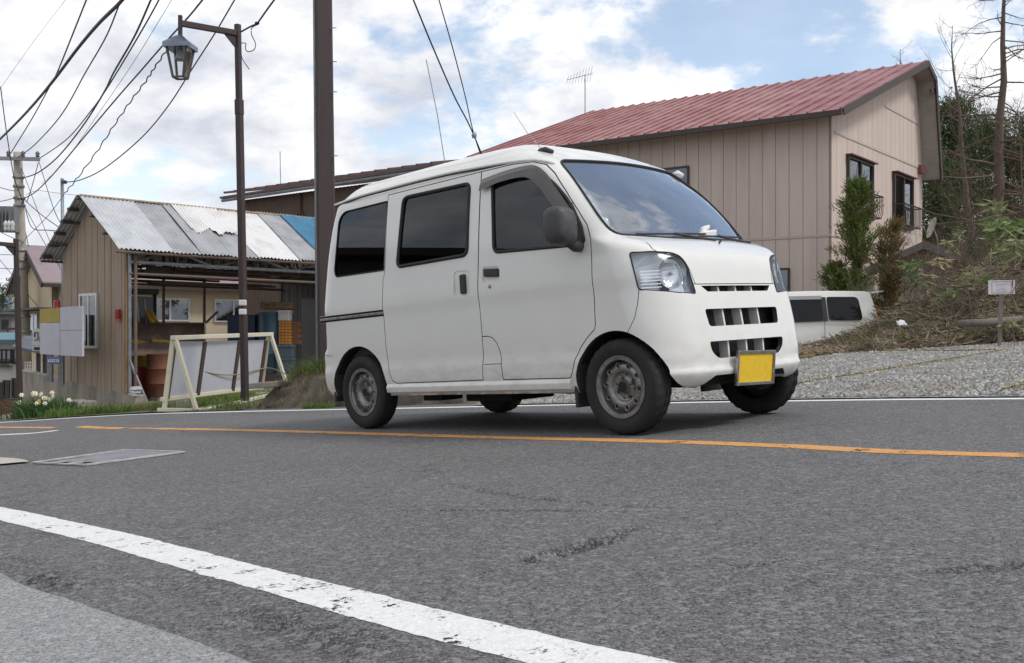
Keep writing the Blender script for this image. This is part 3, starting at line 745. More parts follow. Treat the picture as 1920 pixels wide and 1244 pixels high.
    for i in range(len(P_WS)):
        a, c = P_WS[i], P_WS[(i+1) % len(P_WS)]; k = max(1, int(math.hypot(c[0]-a[0], c[1]-a[1])/.04))
        for j in range(k): dense.append((a[0]+(c[0]-a[0])*j/k, a[1]+(c[1]-a[1])*j/k))
    b.loop([(front_x(y, z)+.001, y, z) for y, z in dense], .0075, 6); ob('windscreen_seal', b, M_RUB, V, True, local=True)
    # sail triangle behind the mirror
    b = MB(); b.prism(round_poly([(-.40, 1.09), (-.20, 1.075), (-.178, 1.10), (-.205, 1.19), (-.30, 1.345), (-.345, 1.30)], .02), (0, -.722, 0), (1, 0, 0), (0, -.0*1, 1), (0, .012, 0))
    b.v = [(x, -(hw_at(z)+.003)+(y+.722), z) for x, y, z in b.v]; ob('mirror_sail', b, M_BLK, fdoor, local=True)
    # rain visor
    top = smooth_line([Vector((x, 0, z)) for x, z in ((-1.075, 1.600), (-.88, 1.617), (-.69, 1.618), (-.59, 1.598), (-.50, 1.535), (-.40, 1.420), (-.29, 1.292))], 6)
    low = smooth_line([Vector((x, 0, z)) for x, z in ((-1.082, 1.522), (-.90, 1.548), (-.71, 1.548), (-.62, 1.523), (-.54, 1.462), (-.43, 1.345), (-.315, 1.225))], 6)
    b = MB(); V2 = []; n = len(top)
    for p, q in zip(top, low):
        for t, o_ in ((0, .006), (.18, .020), (.6, .028), (1, .030), (1, .026), (.5, .022)):
            r = p.lerp(q, t); V2.append((r.x, -(hw_at(r.z)+o_), r.z))
    b.add(V2, [(i*6+k, (i+1)*6+k, (i+1)*6+(k+1) % 6, i*6+(k+1) % 6) for i in range(n-1) for k in range(6)]+[tuple(range(6)), tuple((n-1)*6+k for k in range(5, -1, -1))])
    m, nt, bs = new_mat('smoked_visor'); bs.inputs['Base Color'].default_value = (.05, .043, .043, 1); bs.inputs['Roughness'].default_value = .22; bs.inputs['Coat Weight'].default_value = .4
    ob('rain_visor', b, m, fdoor, 40, local=True)
    # mirrors
    def mirror(sgn, nm='door_mirror'):
        b = MB(); cx, cz = -.228, 1.180
        prof = [(.0, .06), (.015, .86), (.045, .98), (.085, 1.0), (.125, .95), (.150, .70), (.150, .0)]
        V3 = []; nn = 28
        for x, s in prof:
            for k in range(nn):
                t = 2*math.pi*k/nn; c_, s_ = math.cos(t), math.sin(t); e = .55
                yy = .084*math.copysign(abs(c_)**e, c_)*max(s, .02); zz = .107*math.copysign(abs(s_)**e, s_)*max(s, .02)
                zz2 = zz-.012*(yy/.084) if sgn < 0 else zz
                V3.append((cx+x-.07, sgn*(-.0)+(-.865*(-sgn))*1+yy if False else sgn*.868+yy, cz+zz2))
        F3 = [(i*nn+k, i*nn+(k+1) % nn, (i+1)*nn+(k+1) % nn, (i+1)*nn+k) for i in range(len(prof)-1) for k in range(nn)]
        F3 += [tuple(range(nn-1, -1, -1)), tuple((len(prof)-1)*nn+k for k in range(nn))]
        b.add(V3, F3)
        mo = ob(nm, b, M_GREYP, V, 50, local=True)
        a = MB(); a.tube([(-.225, sgn*.715, 1.072), (-.205, sgn*.78, 1.066), (-.195, sgn*.835, 1.085), (-.20, sgn*.855, 1.12)], [.034, .030, .026, .022], 10); ob('mirror_arm', a, M_BLK, mo, True, local=True)
    mirror(-1)
    # handles, lock, rail
    b = MB(); b.box((-1.243, -.724, .948), (.024, 0, 0), (0, .014, 0), (0, 0, .062)); ob('door_handle', b, M_BLK, sdoor, local=True, bevel=.008)
    b = MB(); b.box((-.972, -.722, .995), (.064, 0, -.005), (0, .013, 0), (0, 0, .026)); ob('door_handle', b, M_BLK, fdoor, local=True, bevel=.008)
    b = MB(); b.lathe([(.0001, -.741), (.009, -.741), (.0135, -.737), (.0135, -.70)], 16, 'y', (-.98, 0, .910)); ob('door_lock', b, M_STEEL, fdoor, True, local=True)
    b = MB(); b.bx(-2.93, -2.104, -.724, -.70, .796, .850); b.bx(-2.91, -2.106, -.738, -.72, .8135, .832); ob('door_rail', b, M_STEEL, V, local=True, bevel=.003)
    b = MB(); b.bx(-2.925, -2.104, -.7275, -.72, .8005, .812); b.bx(-2.925, -2.104, -.7275, -.72, .8335, .8455); ob('rail_channel', b, M_HOLE, V, local=True)
    # drip rails
    for sg, nm in ((-1, 'drip_rail'), (1, 'drip_rail')):
        b = MB(); d_ = MB()
        L = smooth_line([Vector((x, sg*y, z)) for x, y, z in ((-2.80, .610, 1.688), (-2.45, .628, 1.702), (-2.1, .629, 1.704), (-1.74, .629, 1.704), (-1.4, .629, 1.698), (-1.1, .629, 1.684), (-.87, .628, 1.670), (-.66, .628, 1.648), (-.55, .612, 1.622), (-.50, .585, 1.600))], 6)
        b.tube(L, .0105, 8); d_.tube([p-Vector((0, -sg*.001, .0135)) for p in L], .0055, 5)
        dr = ob(nm, b, P_WHITE, V, True, local=True); ob('rail_dark_gap', d_, M_RUB, dr, True, local=True)  # dark tube painted in for the shaded gap beneath each drip rail
    # sills
    for sg in (-1, 1):
        b = MB(); b.prism(round_poly([(.02, .24), (.735, .262), (.742, .30), (.728, .324), (.60, .324)], .006), (-.348, 0, 0), (0, sg, 0), (0, 0, 1), (-1.765, 0, 0)); ob('side_sill', b, P_WHITE, V, 45, local=True)
    # headlights
    for sg in (-1, 1):
        fx = (lambda b_: b_) if sg < 0 else mirror_cut
        lens = finish(boolean(THIN.copy(), [fx(hl_prism(offset_poly(P_HL, -.002)))], 'INTERSECT'), [G_LENS, G_LENS], 'headlight', V)
        inner = offset_poly(P_HL, -.004); hb = MB(); zc = sum(p[1] for p in inner)/len(inner); ac = sum(p[0] for p in inner)/len(inner)
        def hp(a, z, d): return HA*a+HN*d+Vector((0, 0, z))
        def surf_d(a, z):
            h_ = O_BVH.ray_cast(HA*a+HN*2+Vector((0, 0, z)), -HN); return (h_[0]).dot(HN) if h_[0] is not None else .5
        n = len(inner); dl = [surf_d(a, z) for a, z in inner]
        Vh = [hp(a, z, d-.012) for (a, z), d in zip(inner, dl)]; bk = []
        for (a, z), d in zip(inner, dl): a2, z2 = ac+(a-ac)*.95, zc+(z-zc)*.95; bk.append(hp(a2, z2, surf_d(a2, z2)-.060))
        hb.add(Vh+bk, [(i, (i+1) % n, n+(i+1) % n, n+i) for i in range(n)]+[tuple(range(n, 2*n))])
        rf = ob('reflector_housing', fx(hb), M_REFL, lens, local=True)
        bb = MB(); cA, cZ = -.258, .874; dC = surf_d(cA, cZ)-.024
        o_ = HA*cA+Vector((0, 0, cZ)); prof = [(.086, 0), (.080, -.010), (.062, -.024), (.040, -.032), (.018, -.035)]; Vb = []; nn = 30
        for r, d in prof:
            for k in range(nn):
                t = 2*math.pi*k/nn; Vb.append(o_+HA*(r*.92*math.cos(t))+Vector((0, 0, r*1.02*math.sin(t)))+HN*(dC+d))
        bb.add(Vb, [(i*nn+k, i*nn+(k+1) % nn, (i+1)*nn+(k+1) % nn, (i+1)*nn+k) for i in range(len(prof)-1) for k in range(nn)]+[tuple((len(prof)-1)*nn+k for k in range(nn))])
        ob('reflector_bowl', fx(bb), M_BOWL, lens, True, local=True)
        bl = MB(); bl.tube([hp(cA, cZ, dC-.034), hp(cA, cZ, dC-.008)], [.013, .010], 10); ob('bulb', fx(bl), mat('bulb_glass', (.5, .52, .55), .1), lens, True, local=True)
        tb = MB(); aT, zT = -.385, .945                              # turn signal bowl in the outer corner
        dT = surf_d(aT, zT)-.045
        for i in range(6): tb.bar(hp(aT-.055, .800+i*.018, surf_d(aT-.05, .8+i*.018)-.028), hp(aT+.055, .800+i*.018, surf_d(aT+.05, .8+i*.018)-.03), .012, .006)
        ob('lens_ribs', fx(tb), M_CHROME, lens, local=True)
        sm = MB(); sm.loop([hp(a, z, d-.002) for (a, z), d in zip(offset_poly(P_HL, -.001), dl)], .0045, 5); ob('headlight_seal', fx(sm), M_RUB, lens, True, local=True)
    # grille bars, backing and recess walls
    def grille(poly, ys, nm, depth=.05):
        zs = [p[1] for p in poly]; z0, z1 = min(zs)+.002, max(zs)-.002
        for y in ys:
            b = MB(); x = front_x(y, (z0+z1)/2); b.box((x-.052, y, (z0+z1)/2), (.030, 0, 0), (0, .0075, 0), (front_x(y, z1)/2-front_x(y, z0)/2, 0, (z1-z0)/2+.008))
            ob(nm, b, P_WHITE, bumper, local=True, bevel=.002)
    grille(P_G1, (-.175, 0, .175), 'grille_bar'); grille(P_G2, (-.175, 0, .175), 'grille_bar'); grille(P_SLOT, (-.165, 0, .165), 'grille_bar')
    b = MB(); b.bx(.22, .262, -.42, .42, .40, .82); b.bx(.17, .22, -.55, .55, .30, .84); ob('radiator_panel', b, M_RAD, V, local=True)
    # lower bumper shelf line on both corners
    # number plate
    b = MB(); x = .405
    b.bx(x, x+.006, -.180, .180, .232, .412); fr = MB()
    for y0, y1, z0, z1 in ((-.190, .190, .402, .420), (-.190, .190, .224, .242), (-.190, -.172, .242, .402), (.172, .190, .242, .402)): fr.bx(x-.004, x+.014, y0, y1, z0, z1)
    rot = Matrix.Translation((x, 0, .32)) @ Matrix.Rotation(R(-2), 4, 'X') @ Matrix.Rotation(R(7), 4, 'Y') @ Matrix.Rotation(R(0), 4, 'Z') @ Matrix.Translation((-x, 0, -.32))
    for q in (b, fr): q.v = [tuple(rot @ Vector(v)) for v in q.v]
    pl = ob('number_plate', b, mat('yellow_plate', (.80, .53, .02), .45, (.72, .46, .02), 30), V, local=True, bevel=.002); ob('plate_frame', fr, M_STEEL, pl, local=True, bevel=.002)
    # wipers, washer nozzles, antenna
    b = MB()
    for y0, y1, zz in ((-.50, .12, 1.118), (.02, .56, 1.116)):
        L = [(front_x(y0+(y1-y0)*t, zz+.016*t)+.012, y0+(y1-y0)*t, zz+.016*t) for t in [i/10 for i in range(11)]]; b.tube(L, .006, 5)
        L2 = [(front_x(y1-.02-.30*t, 1.088+.036*t)+.022, y1-.02-.30*t, 1.088+.036*t) for t in [i/6 for i in range(7)]]; b.tube(L2, .008, 6)
    ob('wipers', b, M_BLK, V, True, local=True)
    b = MB(); b.tube([(.182, .058, 1.058), (.186, .058, 1.070), (.196, .058, 1.072)], .006, 6); ob('washer_nozzle', b, M_BLK, hoodo, True, local=True)
    b = MB(); b.tube([(-.705, -.500, 1.723), (-.66, -.498, 1.722), (-.60, -.494, 1.700)], [.016, .020, .013], 8)
    an = ob('antenna_base', b, M_BLK, V, True, local=True); b = MB(); b.tube([(-.69, -.498, 1.735), (-.82, -.48, 1.86), (-.95, -.46, 2.02)], [.0022, .0018, .0014], 5); ob('antenna_rod', b, M_STEEL, an, True, local=True)
    b = MB(); b.tube([(-.50, .56, 1.615), (-.48, .585, 1.622), (-.46, .615, 1.605)], [.014, .024, .016], 8); ob('kerb_mirror', b, P_WHITE, V, True, local=True)
    # wheels
    wt, wr = tyre_mesh(), rim_mesh(); meT = wt.mesh('tyre', M_TYRE, 40); meR = rim_mesh().mesh('rim', [M_RIM, M_HOLE], 50)
    for k, (x, y, fl) in enumerate(((0, -.643, 0), (-2.45, -.643, 0), (0, .643, 1), (-2.45, .643, 1))):
        t_ = bpy.data.objects.new('wheel', meT); C.objects.link(t_); t_.parent = V; t_.location = (x, y, .2685); t_.rotation_euler = (0, R(17+31*k), math.pi*fl)
        r_ = bpy.data.objects.new('rim', meR); C.objects.link(r_); r_.parent = t_
    # wheel wells, underside, mud flaps
    for x, r, A in ((0, .316, A_F), (-2.45, .339, A_R)):
        for sg in (-1, 1):
            b = MB(); arc = [(x+r*math.cos(t), .268+r*math.sin(t)) for t in [math.pi*i/20 for i in range(21)]]
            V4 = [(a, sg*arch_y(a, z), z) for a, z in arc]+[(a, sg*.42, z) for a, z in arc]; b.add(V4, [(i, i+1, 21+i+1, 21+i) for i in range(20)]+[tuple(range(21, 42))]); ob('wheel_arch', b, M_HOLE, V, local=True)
            f = MB(); xm = x-r-.012; f.bx(xm-.012, xm+.012, sg*.60-.115, sg*.60+.115, .155 if x == 0 else .20, .34); ob('mud_flap', f, M_BLK, V, local=True, bevel=.006)
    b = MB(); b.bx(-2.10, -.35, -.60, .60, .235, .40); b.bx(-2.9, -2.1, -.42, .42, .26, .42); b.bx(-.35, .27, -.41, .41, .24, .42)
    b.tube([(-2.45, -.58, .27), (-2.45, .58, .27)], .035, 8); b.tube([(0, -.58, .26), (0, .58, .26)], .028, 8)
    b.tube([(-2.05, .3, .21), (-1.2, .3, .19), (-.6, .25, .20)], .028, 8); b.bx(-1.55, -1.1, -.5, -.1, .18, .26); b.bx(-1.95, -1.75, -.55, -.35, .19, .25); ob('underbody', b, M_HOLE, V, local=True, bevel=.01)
    # cabin
    b = MB(); b.prism(round_poly([(.06, .98), (-.02, 1.085), (-.16, 1.095), (-.36, 1.03), (-.38, .86), (-.2, .6), (.06, .6)], .04), (0, -.66, 0), (1, 0, 0), (0, 0, 1), (0, 1.32, 0)); ob('dashboard', b, M_INT, V, 40, local=True)
    for y in (-.34, .34):
        s = MB(); s.box((-.86, y, .79), (.25, 0, .02), (0, .22, 0), (-.0, 0, .08)); st = ob('front_seat', s, M_SEAT, V, local=True, bevel=.06, seg=3)
        s = MB(); s.box((-1.10, y, 1.10), (.055, 0, .012), (0, .215, 0), (-.07, 0, .30)); ob('seat_back', s, M_SEAT, st, local=True, bevel=.05, seg=3)
        s = MB(); s.box((-1.185, y, 1.475), (.04, 0, 0), (0, .115, 0), (-.015, 0, .075)); ob('headrest', s, M_SEAT, st, local=True, bevel=.03, seg=3)
    b = MB(); c = Vector((-.50, -.34, 1.03)); ax = Vector((.5, 0, .866)); u = Vector((0, 1, 0)); v = ax.cross(u)
    b.loop([c+u*.185*math.cos(t)+v*.185*math.sin(t) for t in [2*math.pi*i/32 for i in range(32)]], .014, 8); b.tube([c-ax*.02, c+Vector((.16, 0, -.1))], .03, 8); b.bar(c-u*.18, c+u*.18, .03, .02); ob('steering_wheel', b, M_BLK, V, True, local=True)
    b = MB(); b.box((-.50, .0, 1.535), (.012, 0, 0), (0, .11, 0), (.004, 0, .032)); b.tube([(-.49, 0, 1.56), (-.45, 0, 1.61)], .008, 6); ob('rear_view_mirror', b, M_BLK, V, local=True, bevel=.006)
    b = MB(); b.bx(-2.75, -1.25, -.62, .62, .42, .62); b.bx(-1.95, -1.75, -.6, .6, .6, 1.25); ob('rear_bench', b, M_SEAT, V, local=True, bevel=.04)
    b = MB(); y, z = .02, 1.583; x = front_x(y, z)-.016; b.box((x, y, z), (.0012, 0, .0012), (0, .013, 0), (-.018, 0, .016)); ob('inspection_sticker', b, mat('cream_sticker', (.7, .66, .45), .5), V, local=True)
    return V
M_REFL = mat('satin_reflector', (.86, .87, .88), .42, metal=.2)
M_BOWL = mat('ribbed_reflector', (.88, .89, .90), .16, metal=.9, bstr=.35, bscale=60, stretch=(.2, .2, 1.6))
M_RAD = mat('radiator', (.020, .021, .024), .7, (.04, .042, .046), 40)
M_SEAT = mat('seat_cloth', (.055, .056, .06), .9, (.07, .07, .075), 60)
VAN = build_van()
# ------------------------------------------------------------------ buildings and street furniture
M_SIDING = mat('pinkish_siding', (.57, .48, .43), .75, (.49, .405, .355), 1.3, .40, .72, bstr=.10, bscale=60, stretch=(2.2, 2.2, .22))
M_SEAM = mat('seam_shadow_gap', (.10, .085, .075), .9)
M_BELT = mat('siding_belt', (.47, .39, .36), .7)
M_REDROOF = mat('rusty_red_roof', (.235, .078, .074), .42, (.36, .19, .185), .9, .40, .68, bstr=.04, bscale=40)
M_DARKTRIM = mat('dark_brown_trim', (.040, .028, .024), .6, (.06, .045, .04), 20)
M_SOFFIT = mat('grey_soffit', (.33, .31, .275), .85, (.27, .25, .22), 3)
M_WINFRAME = mat('bronze_frame', (.045, .035, .03), .5)
G_HOUSE = glass_mat('house_glass', (.30, .31, .32), 1.5, .10)
M_CURTAIN = mat('pale_curtain', (.62, .62, .60), .9, (.45, .45, .44), 6, stretch=(6, 6, .5))
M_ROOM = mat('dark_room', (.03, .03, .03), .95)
M_ALU = mat('aluminium', (.62, .63, .64), .45, (.5, .5, .5), 12, metal=.6)
M_CREAM = mat('cream_render', (.62, .53, .38), .85, (.56, .47, .33), 1.6, bstr=.08, bscale=80)
M_BROWNPOLE = mat('brown_steel_paint', (.048, .029, .028), .5, (.036, .023, .023), 8, bstr=.06, bscale=30)
M_GALV = mat('galvanised_steel', (.30, .32, .34), .5, (.20, .21, .22), 9, metal=.5)
M_RUSTY = mat('rusty_pipe', (.11, .095, .085), .8, (.20, .10, .05), 9, .45, .7, bstr=.2)
M_CONC = mat('weathered_concrete', (.33, .305, .265), .92, (.17, .155, .13), 3.2, .40, .66, bstr=.35, bscale=22, stretch=(.8, .8, .35))
M_WOOD = mat('brown_boarding', (.37, .295, .225), .8, (.27, .21, .155), 3, .35, .7, bstr=.2, bscale=20, stretch=(4, 4, .35))

def frame2(o, ax, up=Vector((0, 0, 1))):                 # wall frame: origin, along, up, outward
    ax = Vector(ax).normalized(); return Vector(o), ax, Vector(up), None
class Wall:
    """a vertical plane: p(s, z, out) gives the point s along, height z, out metres towards the viewer"""
    def __init__(s, o, d, out): s.o = Vector(o); s.d = Vector(d).normalized(); s.n = Vector(out).normalized()
    def p(s, a, z, out=0.0): q = s.o+s.d*a+s.n*out; return Vector((q.x, q.y, z))
    def slab(s, mb, a0, a1, z0, z1, o0, o1): mb.box(s.p((a0+a1)/2, (z0+z1)/2, (o0+o1)/2), s.d*(a1-a0)/2, s.n*(o1-o0)/2, Vector((0, 0, (z1-z0)/2)))
    def poly(s, mb, pts, o0, o1): mb.prism(pts, s.p(0, 0, o0), s.d, (0, 0, 1), s.n*(o1-o0))
def window(parent, W, a0, a1, z0, z1, fm, panes=2, depth=.06, fw=.045, curtain=True, name='window', inside=M_ROOM, gl=None):
    b = MB()
    for q in ((a0-fw, a1+fw, z1, z1+fw), (a0-fw, a1+fw, z0-fw, z0), (a0-fw, a0, z0, z1), (a1, a1+fw, z0, z1)): W.slab(b, *q, .004, depth)
    for k in range(1, panes): a = a0+(a1-a0)*k/panes; W.slab(b, a-fw*.5, a+fw*.5, z0, z1, .008, depth-.01)
    f = ob(name, b, fm, parent)
    g = MB(); W.slab(g, a0, a1, z0, z1, .024, .030); ob('pane', g, gl or G_HOUSE, f)
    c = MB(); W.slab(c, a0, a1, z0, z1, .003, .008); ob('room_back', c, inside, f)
    if curtain:
        for (c0, c1) in ((a0, a0+(a1-a0)*.34), (a0+(a1-a0)*.55, a1)):
            c = MB(); c.grid(lambda u, v: W.p(c0+(c1-c0)*u, z0+(z1-z0)*v, .013+.004*math.sin(u*40)), [i/24 for i in range(25)], [0, .5, 1]); ob('curtain', c, M_CURTAIN, f, True)
    return f
# ---- brown house with the red roof
CZ = CAMZ
HD, HG = Vector((-.806, .592, 0)), Vector((.615, .788, 0)); HK = Vector((8.80, 28.0, 0)); Z0 = -1.0
def house():
    H = thing('brown_house', 'two-storey pinkish-brown house with rusty red metal roof behind the white vans', 'house', (8.8, 28, Z0))
    WL = Wall(HK, HD, -HG); WG = Wall(HK, HG, -HD)
    ez = lambda s: 5.89+CZ+.3736*(s+.77)                             # roof plane over the gable
    prof = [(-.77, 5.89+CZ), (7.02, 8.80+CZ), (7.93, 8.42+CZ), (8.62, 5.15+CZ)]
    L = 11.6; pw = .40
    b = MB(); n = int(L/pw)
    for k in range(n):
        a0, a1 = k*pw, (k+1)*pw-.014
        WL.slab(b, a0, a1, Z0, ez(0)-.06, -.06, .0)
    ob('wall', b, M_SIDING, H, label='long side wall of wide vertical panels')
    b = MB(); WL.slab(b, .02, L-.02, Z0, ez(0)-.1, -.10, -.012); ob('panel_joint_shade', b, M_SEAM, H)
    b = MB(); WL.slab(b, -.012, L, 2.66+CZ-.035, 2.66+CZ+.035, .001, .020); ob('wall_belt', b, M_BELT, H)
    b = MB(); s = 0.0
    top = lambda s: (ez(s)-.12) if s <= 7.02 else (8.68+CZ-(s-7.02)*.42 if s < 7.9 else 8.30+CZ-(s-7.9)*4.6)
    k = 0
    while s < 8.5:
        s1 = min(s+.43, 8.5); e = s1-.012
        WG.poly(b, [(s, Z0), (e, Z0), (e, top(e)), (s, top(s))] if not (s < 7.02 < e) else [(s, Z0), (e, Z0), (e, top(e)), (7.02, top(7.02)), (s, top(s))], -.06, 0)
        s = s1; k += 1
    ob('gable_wall', b, M_SIDING, H, label='gable wall of narrow vertical panels')
    b = MB(); WG.poly(b, [(.02, Z0), (8.48, Z0), (8.48, top(8.48)-.1), (7.02, top(7.02)-.1), (.02, top(.02)-.1)], -.10, -.012); ob('panel_joint_shade', b, M_SEAM, H)
    for z, a0, a1 in ((2.66, -.012, 8.5), (5.55, .25, 8.5), (7.02, 4.55, 8.5)):
        b = MB(); WG.slab(b, a0, a1, z+CZ-.035, z+CZ+.035, .001, .020); ob('wall_belt', b, M_BELT, H)
    # roof slopes: sheets with raised ribs
    OV_ = .60; Q0, Q1 = -OV_, 12.3
    RW = Wall(HK, HG, -HD)                                           # s along the gable, 'out' towards the viewer
    def rp(s, z, q): v = HK+HG*s+HD*q; return Vector((v.x, v.y, z))
    b = MB(); rib = MB()
    a, c = prof[0], prof[1]; nrm = Vector((-(c[1]-a[1]), c[0]-a[0])).normalized()
    def slope(mb, a, c, t0, t1, q0, q1):
        n_ = Vector((-(c[1]-a[1]), c[0]-a[0])).normalized()
        P = [rp(a[0]+n_.x*t, a[1]+n_.y*t, q) for q in (q0, q1) for t in (t0, t1)]; P2 = [rp(c[0]+n_.x*t, c[1]+n_.y*t, q) for q in (q0, q1) for t in (t0, t1)]
        Vx = [P[0], P[1], P[3], P[2], P2[0], P2[1], P2[3], P2[2]]
        mb.add(Vx, [(0, 1, 2, 3), (7, 6, 5, 4), (0, 4, 5, 1), (1, 5, 6, 2), (2, 6, 7, 3), (3, 7, 4, 0)])
    slope(b, prof[0], prof[1], 0, .05, Q0, Q1); slope(b, prof[1], prof[2], 0, .05, Q0, Q1); slope(b, prof[2], prof[3], 0, .05, Q0, Q1)
    k = 0; q = Q0+.03
    while q < Q1:
        slope(b, prof[0], prof[1], .0505, .092, q, q+.05); slope(b, prof[1], prof[2], .0505, .092, q, q+.055); q += .455
    roof = ob('roof', b, M_REDROOF, H)
    b = MB(); slope(b, (prof[0][0]+.02, prof[0][1]-.0+.0075), (prof[1][0], prof[1][1]), -.05, -.003, Q0+.04, Q1-.04); slope(b, prof[1], prof[2], -.05, -.003, Q0+.04, Q1-.04); slope(b, prof[2], prof[3], -.06, -.003, Q0+.04, Q1-.04); ob('soffit', b, M_SOFFIT, roof)
    b = MB()
    for a, c in ((prof[0], prof[1]), (prof[1], prof[2]), (prof[2], prof[3])): slope(b, a, c, -.13, .065, Q0-.035, Q0-.003)
    ob('barge_board', b, M_DARKTRIM, roof)
    b = MB(); v0, v1 = rp(prof[0][0]-.06, prof[0][1]-.05, Q0), rp(prof[0][0]-.06, prof[0][1]-.05, Q1); b.bar(v0, v1, .10, .14); ob('gutter', b, M_DARKTRIM, roof)
    b = MB(); v0 = rp(7.93, prof[2][1]-.35, Q0+.03); 
    b.bar(rp(7.55, prof[2][1]-.10-.35, Q0+.06), rp(7.98, prof[2][1]-.35, Q0+.06), .05, .14); ob('soffit_beam', b, M_DARKTRIM, roof); b = MB(); b.bar(rp(8.55, prof[3][1]-.02, Q0), rp(8.62, prof[3][1]-.02, 1.0), .16, .05); ob('soffit_beam', b, M_DARKTRIM, roof)
    # windows on the gable with railings
    for (a0, a1, z0, z1) in ((1.25, 3.25, 3.40+CZ, 4.95+CZ), (5.35, 7.20, 3.42+CZ, 4.97+CZ)):
        f = window(H, WG, a0, a1, z0, z1, M_WINFRAME, 2, .09, .07)
        hd = MB(); WG.slab(hd, a0-.12, a1+.12, z1+.075, z1+.11, .004, .20); ob('window_hood', hd, mat('red_brown_flashing', (.10, .04, .035), .6) if 'red_brown_flashing' not in bpy.data.materials else bpy.data.materials['red_brown_flashing'], f)
        r = MB(); zt = z0+.62
        r.tube([WG.p(a0-.02, zt, .09), WG.p(a0-.02, zt, .36), WG.p(a1+.02, zt, .36), WG.p(a1+.02, zt, .09)], .022, 6); r.tube([WG.p(a0-.02, z0-.02, .09), WG.p(a0-.02, z0-.02, .30), WG.p(a1+.02, z0-.02, .30), WG.p(a1+.02, z0-.02, .09)], .022, 6)
        for i in range(14):
            s_ = a0+(a1-a0)*i/13; r.tube([WG.p(s_, zt, .36), WG.p(s_, z0+.12, .36), WG.p(s_, z0-.02, .30)], .012, 5)
        ob('window_rail', r, M_WINFRAME, f)
    window(H, WL, 4.35, 5.70, 3.55+CZ, 4.93+CZ, M_WINFRAME, 1, .06, .06, False); window(H, WL, 1.22, 2.45, .55+CZ, 1.74+CZ, M_WINFRAME, 2, .06, .06, False)
    hd = MB(); WL.slab(hd, 4.2, 5.85, 4.995+CZ, 5.04+CZ, .004, .12); WL.slab(hd, 1.05, 2.6, 1.805+CZ, 1.845+CZ, .004, .10); 
    b = MB(); WG.slab(b, 7.95, 8.25, 5.35+CZ, 5.62+CZ, .024, .16); ob('vent_box', b, mat('red_brown_vent', (.22, .07, .055), .6), H)
    b = MB(); b.bx(-.001, .001, -.001, .001, 0, .001)
    return rp, prof
RP, RPROF = house()
# ---- aerial on the ridge of the house
def aerial():
    base = Vector((at(1097, 220, 40).x, 40.0, 8.55+CZ)); A = thing('tv_aerial', 'thin television aerial standing on the ridge of the red roof', 'aerial', base)
    b = MB(); top = at(1097, 140, 40); b.tube([base, top], .022, 6); ob('mast', b, M_GALV, A)
    b = MB(); l, r = at(1064, 150, 40), at(1111, 138, 40.6); b.tube([l, r], .014, 5)
    for k in range(9):
        p = l.lerp(r, k/8.5); h = .16+.02*k; b.tube([p+Vector((-.05, .0, -h)), p+Vector((.05, 0, h))], .008, 4)
    ob('array', b, M_GALV, A)
aerial()
def dish():
    c = at(1749, 428, 31.5); D = thing('satellite_dish', 'white satellite dish at the back corner of the brown house', 'dish', c+Vector((.2, .3, -.5)))
    b = MB(); n = Vector((-.93, .02, .30)).normalized(); u = n.cross(Vector((0, 0, 1))).normalized(); v = u.cross(n)
    V = []; N_ = 28; rings = [.001, .12, .22, .28, .30]
    for s_ in (0, .012):
        for r in rings:
            for k in range(N_):
                t = 2*math.pi*k/N_; V.append(c+u*r*math.cos(t)+v*r*1.12*math.sin(t)+n*(r*r*.55-s_))
    m = len(rings); F = []
    for h in (0, 1):
        for i in range(m-1):
            for k in range(N_):
                q = (h*m+i)*N_+k, (h*m+i)*N_+(k+1) % N_, (h*m+i+1)*N_+(k+1) % N_, (h*m+i+1)*N_+k; F.append(q if h == 0 else q[::-1])
    b.add(V, F); ob('reflector', b, mat('dish_white', (.66, .66, .64), .6, (.30, .30, .29), 9, .5, .7), D, True)
    b = MB(); b.tube([c-v*.28+n*.05, c+n*.30-v*.05], .012, 5); b.tube([c-n*.02, c-n*.15-Vector((0, 0, .3)), c-n*.2-Vector((0, 0, .9))], .022, 6); ob('arm', b, M_GALV, D)
dish()
